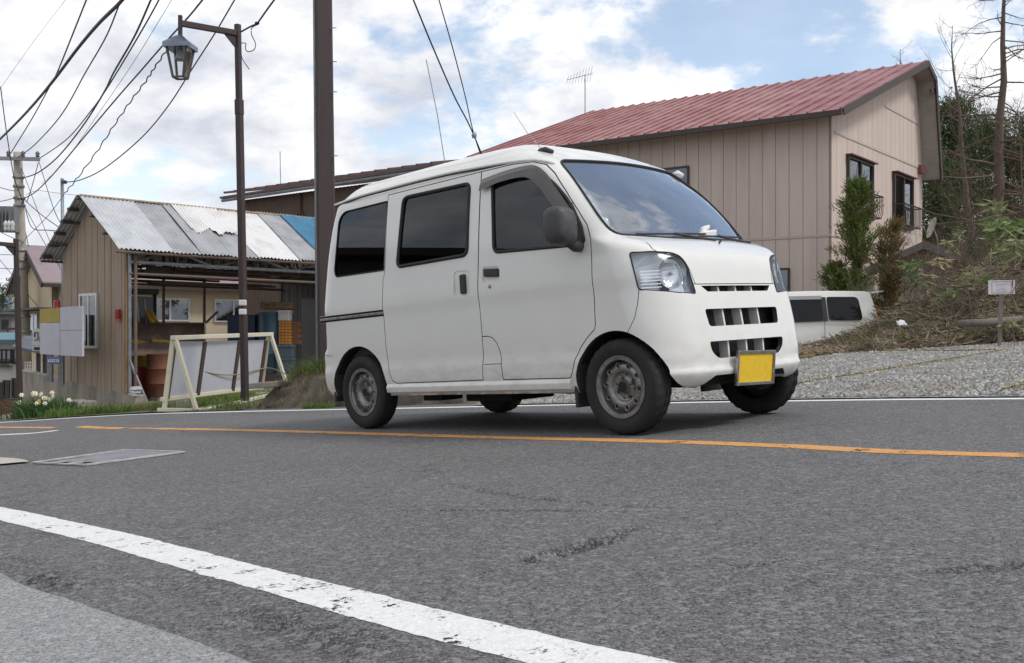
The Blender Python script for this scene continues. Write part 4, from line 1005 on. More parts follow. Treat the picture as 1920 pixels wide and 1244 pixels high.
# ---- small outbuilding with a red roof to the right of the house
def outbuilding():
    c = at(1735, 610, 29); O = thing('garden_shed', 'small weathered timber shed with low red and grey roof beside the brown house', 'shed', c)
    W = Wall(at(1648, 600, 27.8).xy.to_3d(), (.93, -.37, 0), (-.37, -.93, 0)); Lw = 2.5
    zt = lambda s: .523+(2.33-.50*abs(s-1.15)/1.15)
    zb = -1.1; b = MB(); s_ = 0
    while s_ < Lw: W.poly(b, [(s_, zb), (s_+.15, zb), (s_+.15, zt(s_+.15)-.1), (s_, zt(s_)-.1)], -.03, .004*((int(s_*7)) % 3)); s_ += .165
    for q in range(int(Lw/.165)): W.poly(b, [(q*.165, zb), (q*.165+.165, zb), (q*.165+.165, zt(q*.165+.165)-.12), (q*.165, zt(q*.165)-.12)], -.06, -.031)
    ob('wall', b, mat('weathered_boards', (.31, .29, .23), .9, (.21, .195, .155), 3, bstr=.3, stretch=(3, 3, .3)), O)
    b = MB(); ridge = 1.15
    pts = [(-.35, zt(-.35)), (ridge, zt(ridge)+.03), (Lw+.45, zt(Lw+.45))]
    for (a, c2) in ((pts[0], pts[1]), (pts[1], pts[2])):
        q = [W.p(a[0], a[1], .35), W.p(c2[0], c2[1], .35), W.p(c2[0], c2[1], -3.2), W.p(a[0], a[1], -3.2)]; t = Vector((0, 0, .06))
        b.add(q+[p+t for p in q], [(0, 1, 2, 3), (7, 6, 5, 4), (0, 4, 5, 1), (1, 5, 6, 2), (2, 6, 7, 3), (3, 7, 4, 0)])
    ob('roof', b, mat('dull_red_sheet', (.30, .085, .075), .6, (.16, .06, .06), 4), O)
    b = MB(); b.bar(W.p(pts[0][0], pts[0][1]-.04, .37), W.p(pts[1][0], pts[1][1]-.04, .37), .04, .17); b.bar(W.p(pts[1][0], pts[1][1]-.04, .37), W.p(pts[2][0], pts[2][1]-.04, .37), .04, .17); ob('barge_board', b, mat('grey_board', (.13, .13, .125), .8), O)
outbuilding()
# ---- second, parked van
def minivan():
    o = at(1652, 640, 23.6); zb = .523-(548-622)/-1*0+0; 
    top = .523+(622-547)/FPX*24.2; base = top-1.74
    V = thing('parked_minivan', 'white minivan parked in front of the brown house, half hidden by the delivery van', 'minivan', (o.x, o.y, base))
    ang = math.radians(-3.5); fx = Vector((-math.cos(ang), math.sin(ang)*-1, 0)); fy = Vector((math.sin(ang), -math.cos(ang), 0)).normalized()   # fx towards its nose (left), fy towards the viewer
    fx = Vector((-.995, .10, 0)).normalized(); fy = Vector((-.10, -.995, 0)).normalized()
    def P(x, y, z): q = o+fx*x+fy*(y-.85)*1.0; return Vector((q.x, q.y, base+z))
    def hwz(z): return .85 if z < .95 else .85-.13*((z-.95)/.79)
    prof = round_poly([(-.02, .32, .1), (-.03, .80, .1), (.10, 1.30, .2), (.21, 1.70, .05), (.35, 1.735, .1), (1.6, 1.745, .8), (2.75, 1.70, .3), (3.45, 1.05, .3), (4.1, .92, .25), (4.2, .45, .1), (4.15, .28, .06), (.05, .28, .06)], .1, 5)
    def shell(sh, y_in):
        return [P(x, s*(hwz(z)-y_in), z) for s in (1, -1) for x, z in sh]
    n = len(prof); b = MB(); Vv = []
    for yy in (1, .985, .95): 
        c = offset_poly(prof, -(1-yy)*1.2); Vv += [P(x, hwz(z)*1.0-(0 if yy == .95 else (.006 if yy == .985 else .022)), z) for x, z in (prof if yy == .95 else offset_poly(prof, -.03 if yy == 1 else -.009))] if False else []
    rows = [(-.035, 0.0), (-.010, .010), (0, .035)]
    for ins, yin in rows: Vv += [P(x, hwz(z)-yin, z) for x, z in offset_poly(prof, ins)]
    for ins, yin in reversed(rows): Vv += [P(x, -(hwz(z)-yin), z) for x, z in offset_poly(prof, ins)]
    F = [(r*n+i, r*n+(i+1) % n, (r+1)*n+(i+1) % n, (r+1)*n+i) for r in range(5) for i in range(n)]+[tuple(range(n-1, -1, -1)), tuple(5*n+i for i in range(n))]
    b.add(Vv, F); me = b.mesh('body', P_CAR2, 40); bm = bmesh.new(); bm.from_mesh(me); bmesh.ops.recalc_face_normals(bm, faces=bm.faces); bm.to_mesh(me); bm.free(); me.set_sharp_from_angle(angle=R(35))
    ob('body', me, None, V)
    def side_patch(nm, poly, m, out=.004, parent=V, th=.02):
        for sg in (1,):
            b = MB(); q = [P(x, hwz(z)+out, z) for x, z in poly]; r = [P(x, hwz(z)+out-th, z) for x, z in poly]; k = len(poly)
            b.add(q+r, [tuple(range(k)), tuple(range(2*k-1, k-1, -1))]+[(i, k+i, k+(i+1) % k, (i+1) % k) for i in range(k)])
            me = b.mesh(nm, m); bm = bmesh.new(); bm.from_mesh(me); bmesh.ops.recalc_face_normals(bm, faces=bm.faces); bm.to_mesh(me); bm.free(); o_ = ob(nm, me, None, parent)
        return o_
    G = G_MINI
    side_patch('quarter_window', round_poly([(.40, 1.05, .10), (1.17, 1.05), (1.22, 1.60), (.50, 1.60, .12)], .05), G)
    side_patch('door_window', round_poly([(1.32, 1.03), (2.05, 1.00), (2.15, 1.55), (1.34, 1.585)], .03), G); side_patch('front_window', round_poly([(2.2, 1.0), (3.2, .98, .1), (2.70, 1.50), (2.22, 1.55)], .03), G)
    side_patch('pillar_trim', [(1.20, 1.035), (1.315, 1.035), (1.335, 1.595), (1.245, 1.595)], M_BLK, .006)
    side_patch('window_visor', [(1.34, 1.545), (2.15, 1.53), (2.15, 1.615), (1.34, 1.63)], mat('grey_visor', (.35, .35, .35), .3), .02)
    side_patch('door_seam', [(1.268, .36), (1.276, .36), (1.276, 1.03), (1.268, 1.03)], M_HOLE, .002, th=.004); side_patch('door_rail', [(.18, .952), (1.26, .962), (1.26, .972), (.18, .962)], mat('pale_rail', (.45, .45, .44), .4), .003, th=.005)
    b = MB(); b.add([P(x, y, z) for y in (.70, -.70) for x, z in ((.20, 1.715), (-.10, 1.742), (-.11, 1.72), (.17, 1.67))], [(0, 1, 2, 3), (7, 6, 5, 4), (0, 4, 5, 1), (1, 5, 6, 2), (2, 6, 7, 3), (3, 7, 4, 0)]); ob('rear_spoiler', b, P_CAR2, V, bevel=.008)
    b = MB(); b.box(P(.03, .80, 1.02), fx*.05, fy*.06, (0, 0, .22)); ob('tail_lamp', b, mat('red_lens', (.25, .02, .02), .2), V, bevel=.02)
    b = MB(); b.add([P(-.005+.14*((z-.9)/.6), y, z) for y in (.62, -.62) for z in (.98, 1.55)]+[P(.06+.14*((z-.9)/.6), y, z) for y in (.62, -.62) for z in (.98, 1.55)], [(0, 1, 3, 2), (4, 6, 7, 5), (0, 4, 5, 1), (2, 3, 7, 6), (0, 2, 6, 4), (1, 5, 7, 3)]); ob('rear_window', b, G, V)
    me = MB(); me.lathe([(.30, -.09), (.32, -.07), (.32, .07), (.30, .09), (.21, .09), (.20, .06), (.001, .05)], 32, capped=False)
    for x in (.75, 3.3):
        for y in (.76, -.76):
            w_ = MB(); w_.lathe([(.001, -.05), (.20, -.06), (.21, -.09), (.30, -.09), (.32, -.06), (.32, .06), (.30, .09), (.001, .09)], 28); q = P(x, y, .32); w_.v = [(v[0]+q.x, v[1]+q.y, v[2]+q.z) for v in w_.v]; ob('wheel', w_, M_TYRE, V, 40)
P_CAR2 = mat('white_car_paint', (.80, .80, .77), .3, coat=.5)
G_MINI = mat('dark_car_window', (.010, .010, .012), .03, spec=.35)
minivan()
# ---- shed of brown boarding with a patched corrugated roof
SA, SB_ = Vector((.675, .738, 0)), Vector((-.738, .675, 0)); SK = Vector((-7.24, 19.0, 0))
def sp(a, b, z): q = SK+SA*a+SB_*b; return Vector((q.x, q.y, z+CZ))
RIDGE_B = 1.37
def roofz(b_): return 1.70+(2.62-1.70)*b_/RIDGE_B if b_ <= RIDGE_B else 2.62-(b_-RIDGE_B)*(1.0/1.38)
def corrugated(nm, a0, a1, b0, b1, m, parent, lift=0.0, ragged=0, seed=0, pitch=.085):
    rng = random.Random(seed); B_ = MB(); na = int((a1-a0)/pitch*6)+1; us = [a0+(a1-a0)*i/(na-1) for i in range(na)]; vs = [b0+(b1-b0)*i/10 for i in range(11)]
    sag = rng.uniform(-.02, .02); sk = rng.uniform(-.05, .05)
    def fn(u, v, th=0):
        t = (v-b0)/(b1-b0); e = 0
        if ragged and t == 0: e = ragged*(float(fbm(np.array(u*4.+seed), np.array(seed*1.7), 3))-.45)*2
        return sp(u+sk*t, v+e, roofz(v+e)+lift+.014*math.sin(2*math.pi*u/pitch)+sag*math.sin(3*t)+.012*(float(vnoise(np.array(u*3.), np.array(v*3.+seed)))-.5)-th)
    B_.grid(lambda u, v: fn(u, v), us, vs); B_.grid(lambda u, v: fn(u, v, .004), us[::-1], vs)
    return ob(nm, B_, m, parent, True)
M_SH1 = mat('pale_translucent_sheet', (.50, .52, .54), .5, (.40, .42, .44), 3, stretch=(1, 1, 1))
M_SH2 = mat('dull_grey_sheet', (.36, .37, .385), .55, (.26, .27, .285), 2.5)
M_SH3 = mat('whitened_sheet', (.66, .66, .66), .55, (.50, .46, .42), 2.2, .5, .75)
M_SHB = mat('blue_sheet', (.045, .20, .34), .5, (.04, .15, .25), 3)
M_RIDGEWOOD = mat('bare_ridge_timber', (.42, .32, .20), .85, (.3, .22, .14), 8)
def tool_shed():
    T = thing('tool_shed', 'open-fronted shed of brown boards and pipes with patched corrugated roof', 'shed', sp(1.5, 1.3, -1.3))
    G = Wall(sp(0, 0, 0).xy.to_3d(), SB_, -SA)
    # boarded gable wall
    b = MB(); s = 0.0; ztop = lambda q: roofz(q)-.10+CZ; zbot = lambda q: -1.22+.075*q+CZ
    rng = random.Random(4)
    while s < 2.60:
        e = min(s+rng.choice((.11, .135, .16, .2)), 2.66); o_ = rng.choice((0, 0, .006, .010))
        pts = [(s, zbot(s)), (e-.006, zbot(e)), (e-.006, ztop(e)), (s, ztop(s))]
        if s < RIDGE_B < e: pts = [(s, zbot(s)), (e-.006, zbot(e)), (e-.006, ztop(e)), (RIDGE_B, ztop(RIDGE_B)), (s, ztop(s))]
        G.poly(b, pts, -.02, o_); s = e
    gw = ob('gable_wall', b, M_WOOD, T)
    b = MB(); G.poly(b, [(.02, zbot(0)+.02), (2.62, zbot(2.6)+.02), (2.62, ztop(2.62)-.02), (RIDGE_B, ztop(RIDGE_B)-.02), (.02, ztop(.02)-.02)], -.04, -.021); ob('wall_backing', b, M_DARKTRIM, gw)
    b = MB(); G.slab(b, -.075, -.003, -1.16+CZ, 1.62+CZ, -.03, .02); ob('corner_batten', b, mat('pale_batten', (.28, .19, .095), .8, (.2, .13, .07), 8, stretch=(3, 3, .4)), T)
    window(T, G, 1.12, 1.78, -.28+CZ, .70+CZ, M_ALU, 2, .05, .05, False, inside=mat('window_board', (.30, .30, .30), .9))
    # roof
    R_ = MB(); rid = MB(); rid.bar(sp(-.25, RIDGE_B, roofz(RIDGE_B)+.03), sp(5.5, RIDGE_B, roofz(RIDGE_B)+.03), .16, .03)
    rf = ob('ridge_board', rid, M_RIDGEWOOD, T)
    for i, (a0, a1, m, lf, rg) in enumerate(((-.30, .80, M_SH1, .05, .02), (.72, 1.45, M_SH2, .035, .03), (1.38, 2.05, M_SH2, .05, .03), (1.95, 2.75, M_SH2, .03, .03), (2.68, 3.22, M_SH3, .055, .02), (3.15, 3.75, M_SH3, .04, .03), (3.68, 4.5, M_SH2, .055, .03), (4.42, 5.6, M_SH2, .035, .03))):
        corrugated('roof_sheet', a0, a1, -.34, RIDGE_B, m, T, lf, rg, i)
    corrugated('roof_sheet', 1.62, 2.70, .45, RIDGE_B+.02, M_SH3, T, .085, .35, 21); corrugated('roof_sheet', 4.35, 5.9, -.05, RIDGE_B+.02, M_SHB, T, .08, .02, 22)
    corrugated('roof_sheet', -.30, 2.6, RIDGE_B, 3.0, M_SH1, T, .04, 0, 31); corrugated('roof_sheet', 2.55, 5.6, RIDGE_B, 3.0, M_SH2, T, .05, 0, 32)
    # purlins and trusses of pipe
    for bb in (-.30, .25, .8, RIDGE_B, 1.95, 2.5, 2.95):
        b = MB(); b.tube([sp(-.32, bb, roofz(bb)-.035), sp(5.5, bb, roofz(bb)-.035)], .028, 6); ob('purlin', b, M_RUSTY, T)
    for a in (-.24,):
        for bb in (1.65, 1.95, 2.25, 2.55, 2.85):
            b = MB(); b.box(sp(a, bb, roofz(bb)-.02), SA*.10, SB_*.05, (0, 0, .03)); ob('rafter_end', b, M_DARKTRIM, T)
    for bb, z in ((-.12, 1.30), (2.62, 1.25)):
        b = MB(); b.tube([sp(.02, bb, z), sp(5.5, bb, z-.02)], .036, 8); ob('truss_chord', b, M_GALV, T); b = MB(); b.tube([sp(.02, bb, z-.22), sp(5.5, bb, z-.24)], .028, 8); ob('truss_chord', b, M_RUSTY, T)
        for k in range(6):
            a = .1+k*.9; b = MB(); b.tube([sp(a, bb, roofz(bb)-.08), sp(a+.75, bb, z)] if k % 2 else [sp(a+.75, bb, roofz(bb)-.08), sp(a, bb, z)], .026, 6); ob('truss_brace', b, M_GALV if k % 2 else M_RUSTY, T)
            b = MB(); b.tube([sp(a, bb, roofz(bb)-.06), sp(a, bb, z)], .022, 6); ob('truss_strut', b, M_RUSTY, T)
    for k in range(5):
        a = .55+k*1.05; b = MB(); b.tube([sp(a, -.12, 1.27), sp(a, 2.62, 1.22)], .03, 6); ob('tie_pipe', b, M_RUSTY, T)
        b = MB(); b.tube([sp(a, -.12, 1.27), sp(a, RIDGE_B, roofz(RIDGE_B)-.12), sp(a, 2.62, 1.22)], .024, 6); ob('rafter_pipe', b, M_RUSTY, T)
    rg = random.Random(6)
    for k in range(16):
        bb = rg.uniform(.2, 2.7); z = rg.uniform(.98, 1.30); a0 = rg.uniform(.1, 1.5); b = MB(); b.bar(sp(a0, bb, z), sp(a0+rg.uniform(2.2, 3.8), bb+rg.uniform(-.15, .15), z+rg.uniform(-.05, .05)), rg.uniform(.05, .14), rg.uniform(.03, .07)); ob('stored_timber', b, M_RUSTY if k % 3 else M_DARKTRIM, T)
    for k in range(6):
        a = .2+k*.95
        for bb in (.55, 1.37, 2.1): b = MB(); b.tube([sp(a, bb, roofz(bb)-.08), sp(a+.1, bb, 1.22)], .024, 6); ob('truss_strut', b, M_RUSTY, T)
        b = MB(); b.tube([sp(a, .1, 1.25), sp(a+.5, 1.3, roofz(1.3)-.15)], .022, 6); ob('truss_brace', b, M_RUSTY, T)
    for (a, bb, z0, m) in ((.04, -.10, -1.32, M_GALV), (.12, -.16, -1.30, M_RUSTY), (5.3, -.1, -1.0, M_GALV), (2.2, 2.62, -1.2, M_RUSTY), (3.2, 2.62, -1.2, M_RUSTY), (5.3, 2.62, -1.0, M_RUSTY)):
        b = MB(); b.tube([sp(a, bb, z0), sp(a, bb, roofz(bb)-.05)], .034, 8); ob('post', b, m, T)
    b = MB(); b.tube([sp(.30, -.25, -1.33), sp(.03, -.12, -.55)], .03, 7); ob('post', b, M_GALV, T, label='short leaning pipe at the foot of the corner post')
    b = MB(); b.tube([sp(2.2, 2.50, -.62), sp(3.35, 2.3, .45)], .03, 7); ob('brace', b, M_RUSTY, T)
    b = MB()
    wl = Wall(sp(5.3, 0, 0).xy.to_3d(), SB_, -SA); s = 0
    while s < 2.7: wl.slab(b, s, s+.10, -1.0+CZ, 1.5+CZ, -.03, .006*(int(s*10) % 2)); s += .105
    ob('end_wall', b, M_BROWNMETAL, T)
    b = MB(); wl.slab(b, 1.0, 1.75, -.95+CZ, .78+CZ, .012, .05); ob('door', b, mat('grey_door', (.13, .135, .14), .6), T)
M_BROWNMETAL = mat('brown_corrugated_metal', (.075, .050, .042), .6, (.055, .038, .034), 3, bstr=.1)
tool_shed()
b = MB(); p = sp(-.06, .17, .33); b.box(p, SA*.03, SB_*.055, (0, 0, .09)); L = thing('wall_lamp', 'red reflector lamp fixed to the brown shed wall', 'lamp', p)
ob('red_lens', b, mat('red_lamp', (.30, .015, .012), .25), L, bevel=.012); b = MB(); b.box(p+Vector((0, 0, -.11)), SA*.028, SB_*.06, (0, 0, .015)); b.tube([p+SA*-.03+Vector((0, 0, -.12)), p+SA*-.03-SB_*.05+Vector((0, 0, -.32))], .006, 4); ob('bracket', b, mat('amber_lens', (.5, .08, .03), .3), L)
# ---- cream house behind the shed, brown metal building, far left buildings
def cream_house():
    o = Vector((-13.15, 29.0, 0)); H = thing('cream_house', 'cream rendered house with mauve roof seen behind and through the open shed', 'house', (-13.15, 29, -2))
    WS = Wall(o, (.8, .6, 0), (.6, -.8, 0)); WGb = Wall(o, (-.6, .8, 0), (-.8, -.6, 0))
    b = MB(); WS.slab(b, 0, 10, -2.0, 1.52+CZ, -.2, 0); ob('side_wall', b, M_CREAM, H)
    b = MB(); WGb.poly(b, [(0, -4.0), (3.8, -4.0), (3.8, 1.45+CZ), (1.9, 2.40+CZ), (0, 1.52+CZ)], -.2, .002); ob('gable_wall', b, M_CREAM, H)
    mr = mat('mauve_roof', (.29, .225, .24), .6, (.25, .19, .21), 2)
    b = MB(); rb = lambda s, z, q: WGb.p(s, z+CZ, q)
    for (s0, z0), (s1, z1) in (((-.5, 1.32), (1.9, 2.52)), ((1.9, 2.52), (4.5, 1.22))):
        q = [rb(s0, z0, .35), rb(s1, z1, .35), rb(s1, z1, -10), rb(s0, z0, -10)]; t = Vector((0, 0, .07)); b.add(q+[p+t for p in q], [(0, 1, 2, 3), (7, 6, 5, 4), (0, 4, 5, 1), (1, 5, 6, 2), (2, 6, 7, 3), (3, 7, 4, 0)])
    rf = ob('roof', b, mr, H); b = MB()
    for (s0, z0), (s1, z1) in (((-.48, 1.32), (1.9, 2.51)), ((1.9, 2.51), (4.48, 1.22))):
        q = [rb(s0, z0-.004, .33), rb(s1, z1-.004, .33), rb(s1, z1-.004, -10), rb(s0, z0-.004, -10)]; t = Vector((0, 0, -.03)); b.add([p+t for p in q]+q, [(0, 1, 2, 3), (7, 6, 5, 4), (0, 4, 5, 1), (1, 5, 6, 2), (2, 6, 7, 3), (3, 7, 4, 0)])
    ob('soffit', b, M_SOFFIT, rf)
    b = MB(); b.bar(rb(-.5, 1.30, .37), rb(1.9, 2.50, .37), .04, .15); b.bar(rb(1.9, 2.50, .37), rb(4.5, 1.20, .37), .04, .15); b.bar(rb(-.5, 1.30, .34), rb(-.5, 1.30, -10), .10, .10); ob('barge_board', b, M_DARKTRIM, rf)
    b = MB(); WGb.slab(b, -.3, 4.3, .62+CZ, .68+CZ, .004, .55); ob('canopy', b, M_DARKTRIM, H)
    sol = lambda px: (lambda k: (-13.15-k*29)/(k*.6-.8))((px-PX)/FPX)
    a0, a1 = sol(284), sol(352); window(H, WS, a0, a1, .36+CZ, .97+CZ, M_ALU, 2, .06, .05)
    a0, a1 = sol(404), sol(470); window(H, WS, a0, a1, .34+CZ, .97+CZ, M_ALU, 2, .06, .05, False, inside=mat('green_net_curtain', (.14, .25, .18), .9, (.35, .38, .33), 4))
    b = MB(); WS.slab(b, 0, 10, .28+CZ, .30+CZ, .002, .012); ob('wall_line', b, M_BELT, H)
    window(H, WGb, .35, 1.1, -.45+CZ, .52+CZ, M_ALU, 2, .05, .05); window(H, WGb, 1.7, 3.2, -.55+CZ, .48+CZ, M_ALU, 3, .05, .05)
cream_house()
def brown_building():
    o = Vector((-2.0, 23.6, 0)); W = Wall(o, (-.78, .63, 0), (-.63, -.78, 0)); H = thing('metal_building', 'tall dark building of brown corrugated metal behind the shed', 'building', (-4, 26, -1))
    b = MB(); us = [i*.035 for i in range(int(6.9/.035)+1)]; b.grid(lambda u, z: W.p(u, z, .02*math.sin(u*2*math.pi/.14)), us, [-1.2, 1.5, 3.62+CZ]); ob('wall', b, M_BROWNMETAL2, H, True)
    b = MB(); b.tube([W.p(4.45, 2.6+CZ, .06), W.p(4.45, 3.6+CZ, .06)], .04, 6); b.bar(W.p(3.9, 2.3+CZ, .06), W.p(4.45, 3.2+CZ, .06), .03, .03); b.bar(W.p(5.0, 2.3+CZ, .06), W.p(4.45, 3.2+CZ, .06), .03, .03); ob('bracing', b, mat('red_oxide', (.10, .04, .035), .7), H)
    b = MB(); b.tube([W.p(-.5, 3.68+CZ, .32), W.p(7.45, 3.62+CZ, .32)], .05, 8); ob('gutter', b, M_GALV, H)
    b = MB(); q = [W.p(-.6, 3.72+CZ, .38), W.p(7.5, 3.66+CZ, .38), W.p(7.5, 4.7+CZ, -5), W.p(-.6, 4.75+CZ, -5)]; t = Vector((0, 0, .06)); b.add(q+[p+t for p in q], [(0, 1, 2, 3), (7, 6, 5, 4), (0, 4, 5, 1), (1, 5, 6, 2), (2, 6, 7, 3), (3, 7, 4, 0)])
    for k in range(18):
        u = -.5+k*.46; b.bar(W.p(u, 3.82+CZ, .36), W.p(u, 4.80+CZ, -4.9), .05, .06)
    ob('roof', b, mat('dark_brown_roof', (.10, .062, .058), .55, (.07, .045, .042), 3), H)
M_BROWNMETAL2 = mat('brown_cladding', (.115, .072, .05), .65, (.085, .055, .04), 2.5)
brown_building()
b = MB(); b.tube([at(526, 350, 30), at(525, 284, 30)], .012, 5); tag(ob('aerial_rod', b, M_GALV), 'thin upright aerial rod above the brown metal building', 'aerial')
b = MB(); b.tube([at(838, 330, 22), at(820, 215, 22), at(799, 112, 22)], .010, 5); tag(ob('leaning_rod', b, M_GALV), 'thin leaning pale rod above the roof of the delivery van', 'rod')
def white_building():
    Y = 34; o = at(46, 640, Y); H = thing('white_house', 'white plastered house with teal roof edge, low down at the left end of the street', 'house', (o.x-2, Y, -4))
    W = Wall((o.x, Y, 0), (-1, .05, 0), (-.05, -1, 0)); z = lambda py: CAMZ-(py-PY)/FPX*Y
    b = MB(); W.slab(b, -.1, 9, z(748), z(636), -4, 0); ob('wall', b, mat('white_plaster', (.66, .66, .64), .85, (.55, .55, .53), 1.5), H)
    b = MB(); W.slab(b, -.12, 9, z(830), z(748)-.002, -4, .02); ob('base_wall', b, mat('red_brown_base', (.20, .085, .06), .8, (.16, .07, .05), 4), H)
    b = MB(); q = [W.p(-.5, z(642), .6), W.p(9.5, z(642), .6), W.p(9.5, z(629), -3), W.p(-.5, z(629), -3)]; t = Vector((0, 0, .09)); b.add(q+[p+t for p in q], [(0, 1, 2, 3), (7, 6, 5, 4), (0, 4, 5, 1), (1, 5, 6, 2), (2, 6, 7, 3), (3, 7, 4, 0)]); ob('roof', b, mat('teal_roof', (.05, .16, .20), .55), H)
    ax = lambda px: (o.x-(px-PX)/FPX*Y)
    window(H, W, ax(20), ax(-14), z(678), z(658), M_WINFRAME, 4, .06, .05); window(H, W, ax(16), ax(8), z(744), z(716), M_WINFRAME, 1, .06, .05, False); window(H, W, ax(32), ax(25), z(744), z(712), M_WINFRAME, 1, .06, .05, False); window(H, W, ax(3), ax(-5), z(745), z(720), M_WINFRAME, 1, .06, .05, False); window(H, W, ax(33), ax(27), z(680), z(655), M_WINFRAME, 1, .06, .05, False)
    b = MB()
    for k in range(16): W.slab(b, ax(23)+k*.05, ax(23)+k*.05+.02, z(688), z(676), .25, .27)
    W.slab(b, ax(23), ax(-14), z(675), z(674), .24, .28); W.slab(b, ax(23), ax(-14), z(688), z(687), .0, .28); ob('balcony_rail', b, M_WINFRAME, H)
white_building()
def grey_block():
    Y = 60; H = thing('grey_house', 'distant grey house block above the teal roof at the left edge', 'house', (at(5, 600, Y).x, Y, -5)); x0, x1 = at(-60, 600, Y).x, at(22, 600, Y).x; z = lambda py: CAMZ-(py-PY)/FPX*Y
    b = MB(); b.bx(x0, x1, Y, Y+5, -8, z(590)); ob('wall', b, mat('grey_wall', (.17, .17, .175), .85, (.13, .13, .135), 2), H)
    b = MB(); b.bx(x0-.3, x1+.3, Y-.4, Y+5.3, z(590)+.004, z(586)); ob('roof', b, mat('slate_roof', (.11, .12, .13), .7), H)
    for k in range(3): b = MB(); b.bx(x1-.6-k*.8, x1-.2-k*.8, Y-.03, Y-.003, z(618), z(600)); ob('window', b, G_MINI, H)
grey_block()
# porch roof and white fence below it
def porch():
    Y = 24.0; H = thing('porch', 'small porch with slate-blue roof left of the blank signboard', 'porch', (at(60, 700, Y).x, Y, -1.3))
    P = lambda px, py, y: at(px, py, y); b = MB(); q = [P(22, 655, 23.2), P(80, 664, 22.6), P(80, 634, 25.4), P(44, 634, 26)]; t = Vector((0, 0, .06)); b.add(q+[p+t for p in q], [(0, 1, 2, 3), (7, 6, 5, 4), (0, 4, 5, 1), (1, 5, 6, 2), (2, 6, 7, 3), (3, 7, 4, 0)]); ob('roof', b, mat('slate_blue_sheet', (.10, .115, .14), .5, (.07, .08, .10), 5), H)
    for px in (72, 84): b = MB(); b.bar(P(px, 662, 23.4), P(px, 715, 23.4), .07, .07); ob('post', b, M_DARKTRIM, H)
porch()
b = MB(); Y = 25.5
for k in range(9): px = 47+k*4.6; b.bar(at(px, 678, Y), at(px, 702, Y), .018, .018)
for py in (680, 686, 692, 698): b.bar(at(46, py, Y), at(86, py, Y), .018, .02)
tag(ob('lattice_fence', b, mat('white_fence_paint', (.7, .7, .68), .6)), 'low white lattice fence behind the concrete parapet', 'fence')
# ---- concrete parapet, block, bank
def parapet():
    W = Wall((-6.95, 18.72, 0), SB_, -SA); zt = lambda s: -1.19+.066*s+CZ; b = MB(); L = 5.3; n = 60
    for k in range(n):
        a0, a1 = L*k/n, L*(k+1)/n; W.poly(b, [(a0, -3.2), (a1, -3.2), (a1, zt(a1)), (a0, zt(a0))], -.22, .012*(float(vnoise(np.array(k*.45), np.array(3.)))-.5))
    o = ob('parapet_wall', b, M_CONC); tag(o, 'stained low concrete parapet wall below the brown shed', 'wall')
parapet()
def bench_block():
    B_ = thing('stone_block', 'small mossy concrete bench block against the parapet wall', 'block', at(150, 782, 17.6)); c = at(150, 757, 17.6)
    b = MB(); b.box(c, SB_*.30, SA*.17, (0, 0, .055)); ob('slab', b, M_CONC, B_, bevel=.02)
    for s in (-.2, .2): b = MB(); b.box(c+SB_*s+Vector((0, 0, -.2)), SB_*.075, SA*.14, (0, 0, .145)); ob('leg', b, M_CONC, B_, bevel=.015)
bench_block()
M_BANK = mat('earth_and_concrete', (.17, .145, .11), .95, (.075, .065, .05), 3.5, .38, .62, bstr=.7, bscale=16)
BANKL = [road_at(*q) for q in ((452, 769), (520, 768), (600, 766), (700, 764), (800, 761), (880, 759))]
def bank_z(t, v):                    # t along (0-1), v across (0 at the road side)
    e = min(1, t/.10)*min(1, (1-t)/.25); top = .20+.20*math.sin(min(1, t*2.4)*1.5)
    f = min(1, v/.16); prof = f**.6 if v < .16 else 1-.25*(v-.16)
    return max(0, e)**.7*top*prof
def bank():
    L = smooth_line(BANKL, 24); V = []; K = 30; n = len(L)
    for i, p in enumerate(L):
        t = i/(n-1)
        for k in range(K+1):
            v = (k/K)**1.7*1.9; q = p+Vector((.60, .80, 0))*(.16+v); r = float(fbm(np.array(q.x*5.), np.array(q.y*5.+k*.7), 4))-.45
            z = bank_z(t, v); V.append((q.x-.10*r*(v < .3), q.y-.16*r*(v < .3), plane(q.x, q.y)-.02+z+.10*r*min(1, z*4)))
    V = np.array(V); c = K+1; i = np.arange(n-1)[:, None]*c+np.arange(K)[None, :]
    o = ob('earth_bank', quad_mesh('earth_bank', V, np.stack([i, i+1, i+1+c, i+c], -1).reshape(-1, 4), M_BANK, True), None); o['kind'] = 'structure'; return L
BANK = bank()
b = MB(); c = at(500, 722, 11.75); b.box(c, (.14, -.03, .012), (.05, .11, 0), (0, 0, .035)); tag(ob('stone_slab', b, M_CONC, bevel=.012), 'flat broken stone slab at the left end of the grassy bank', 'stone')
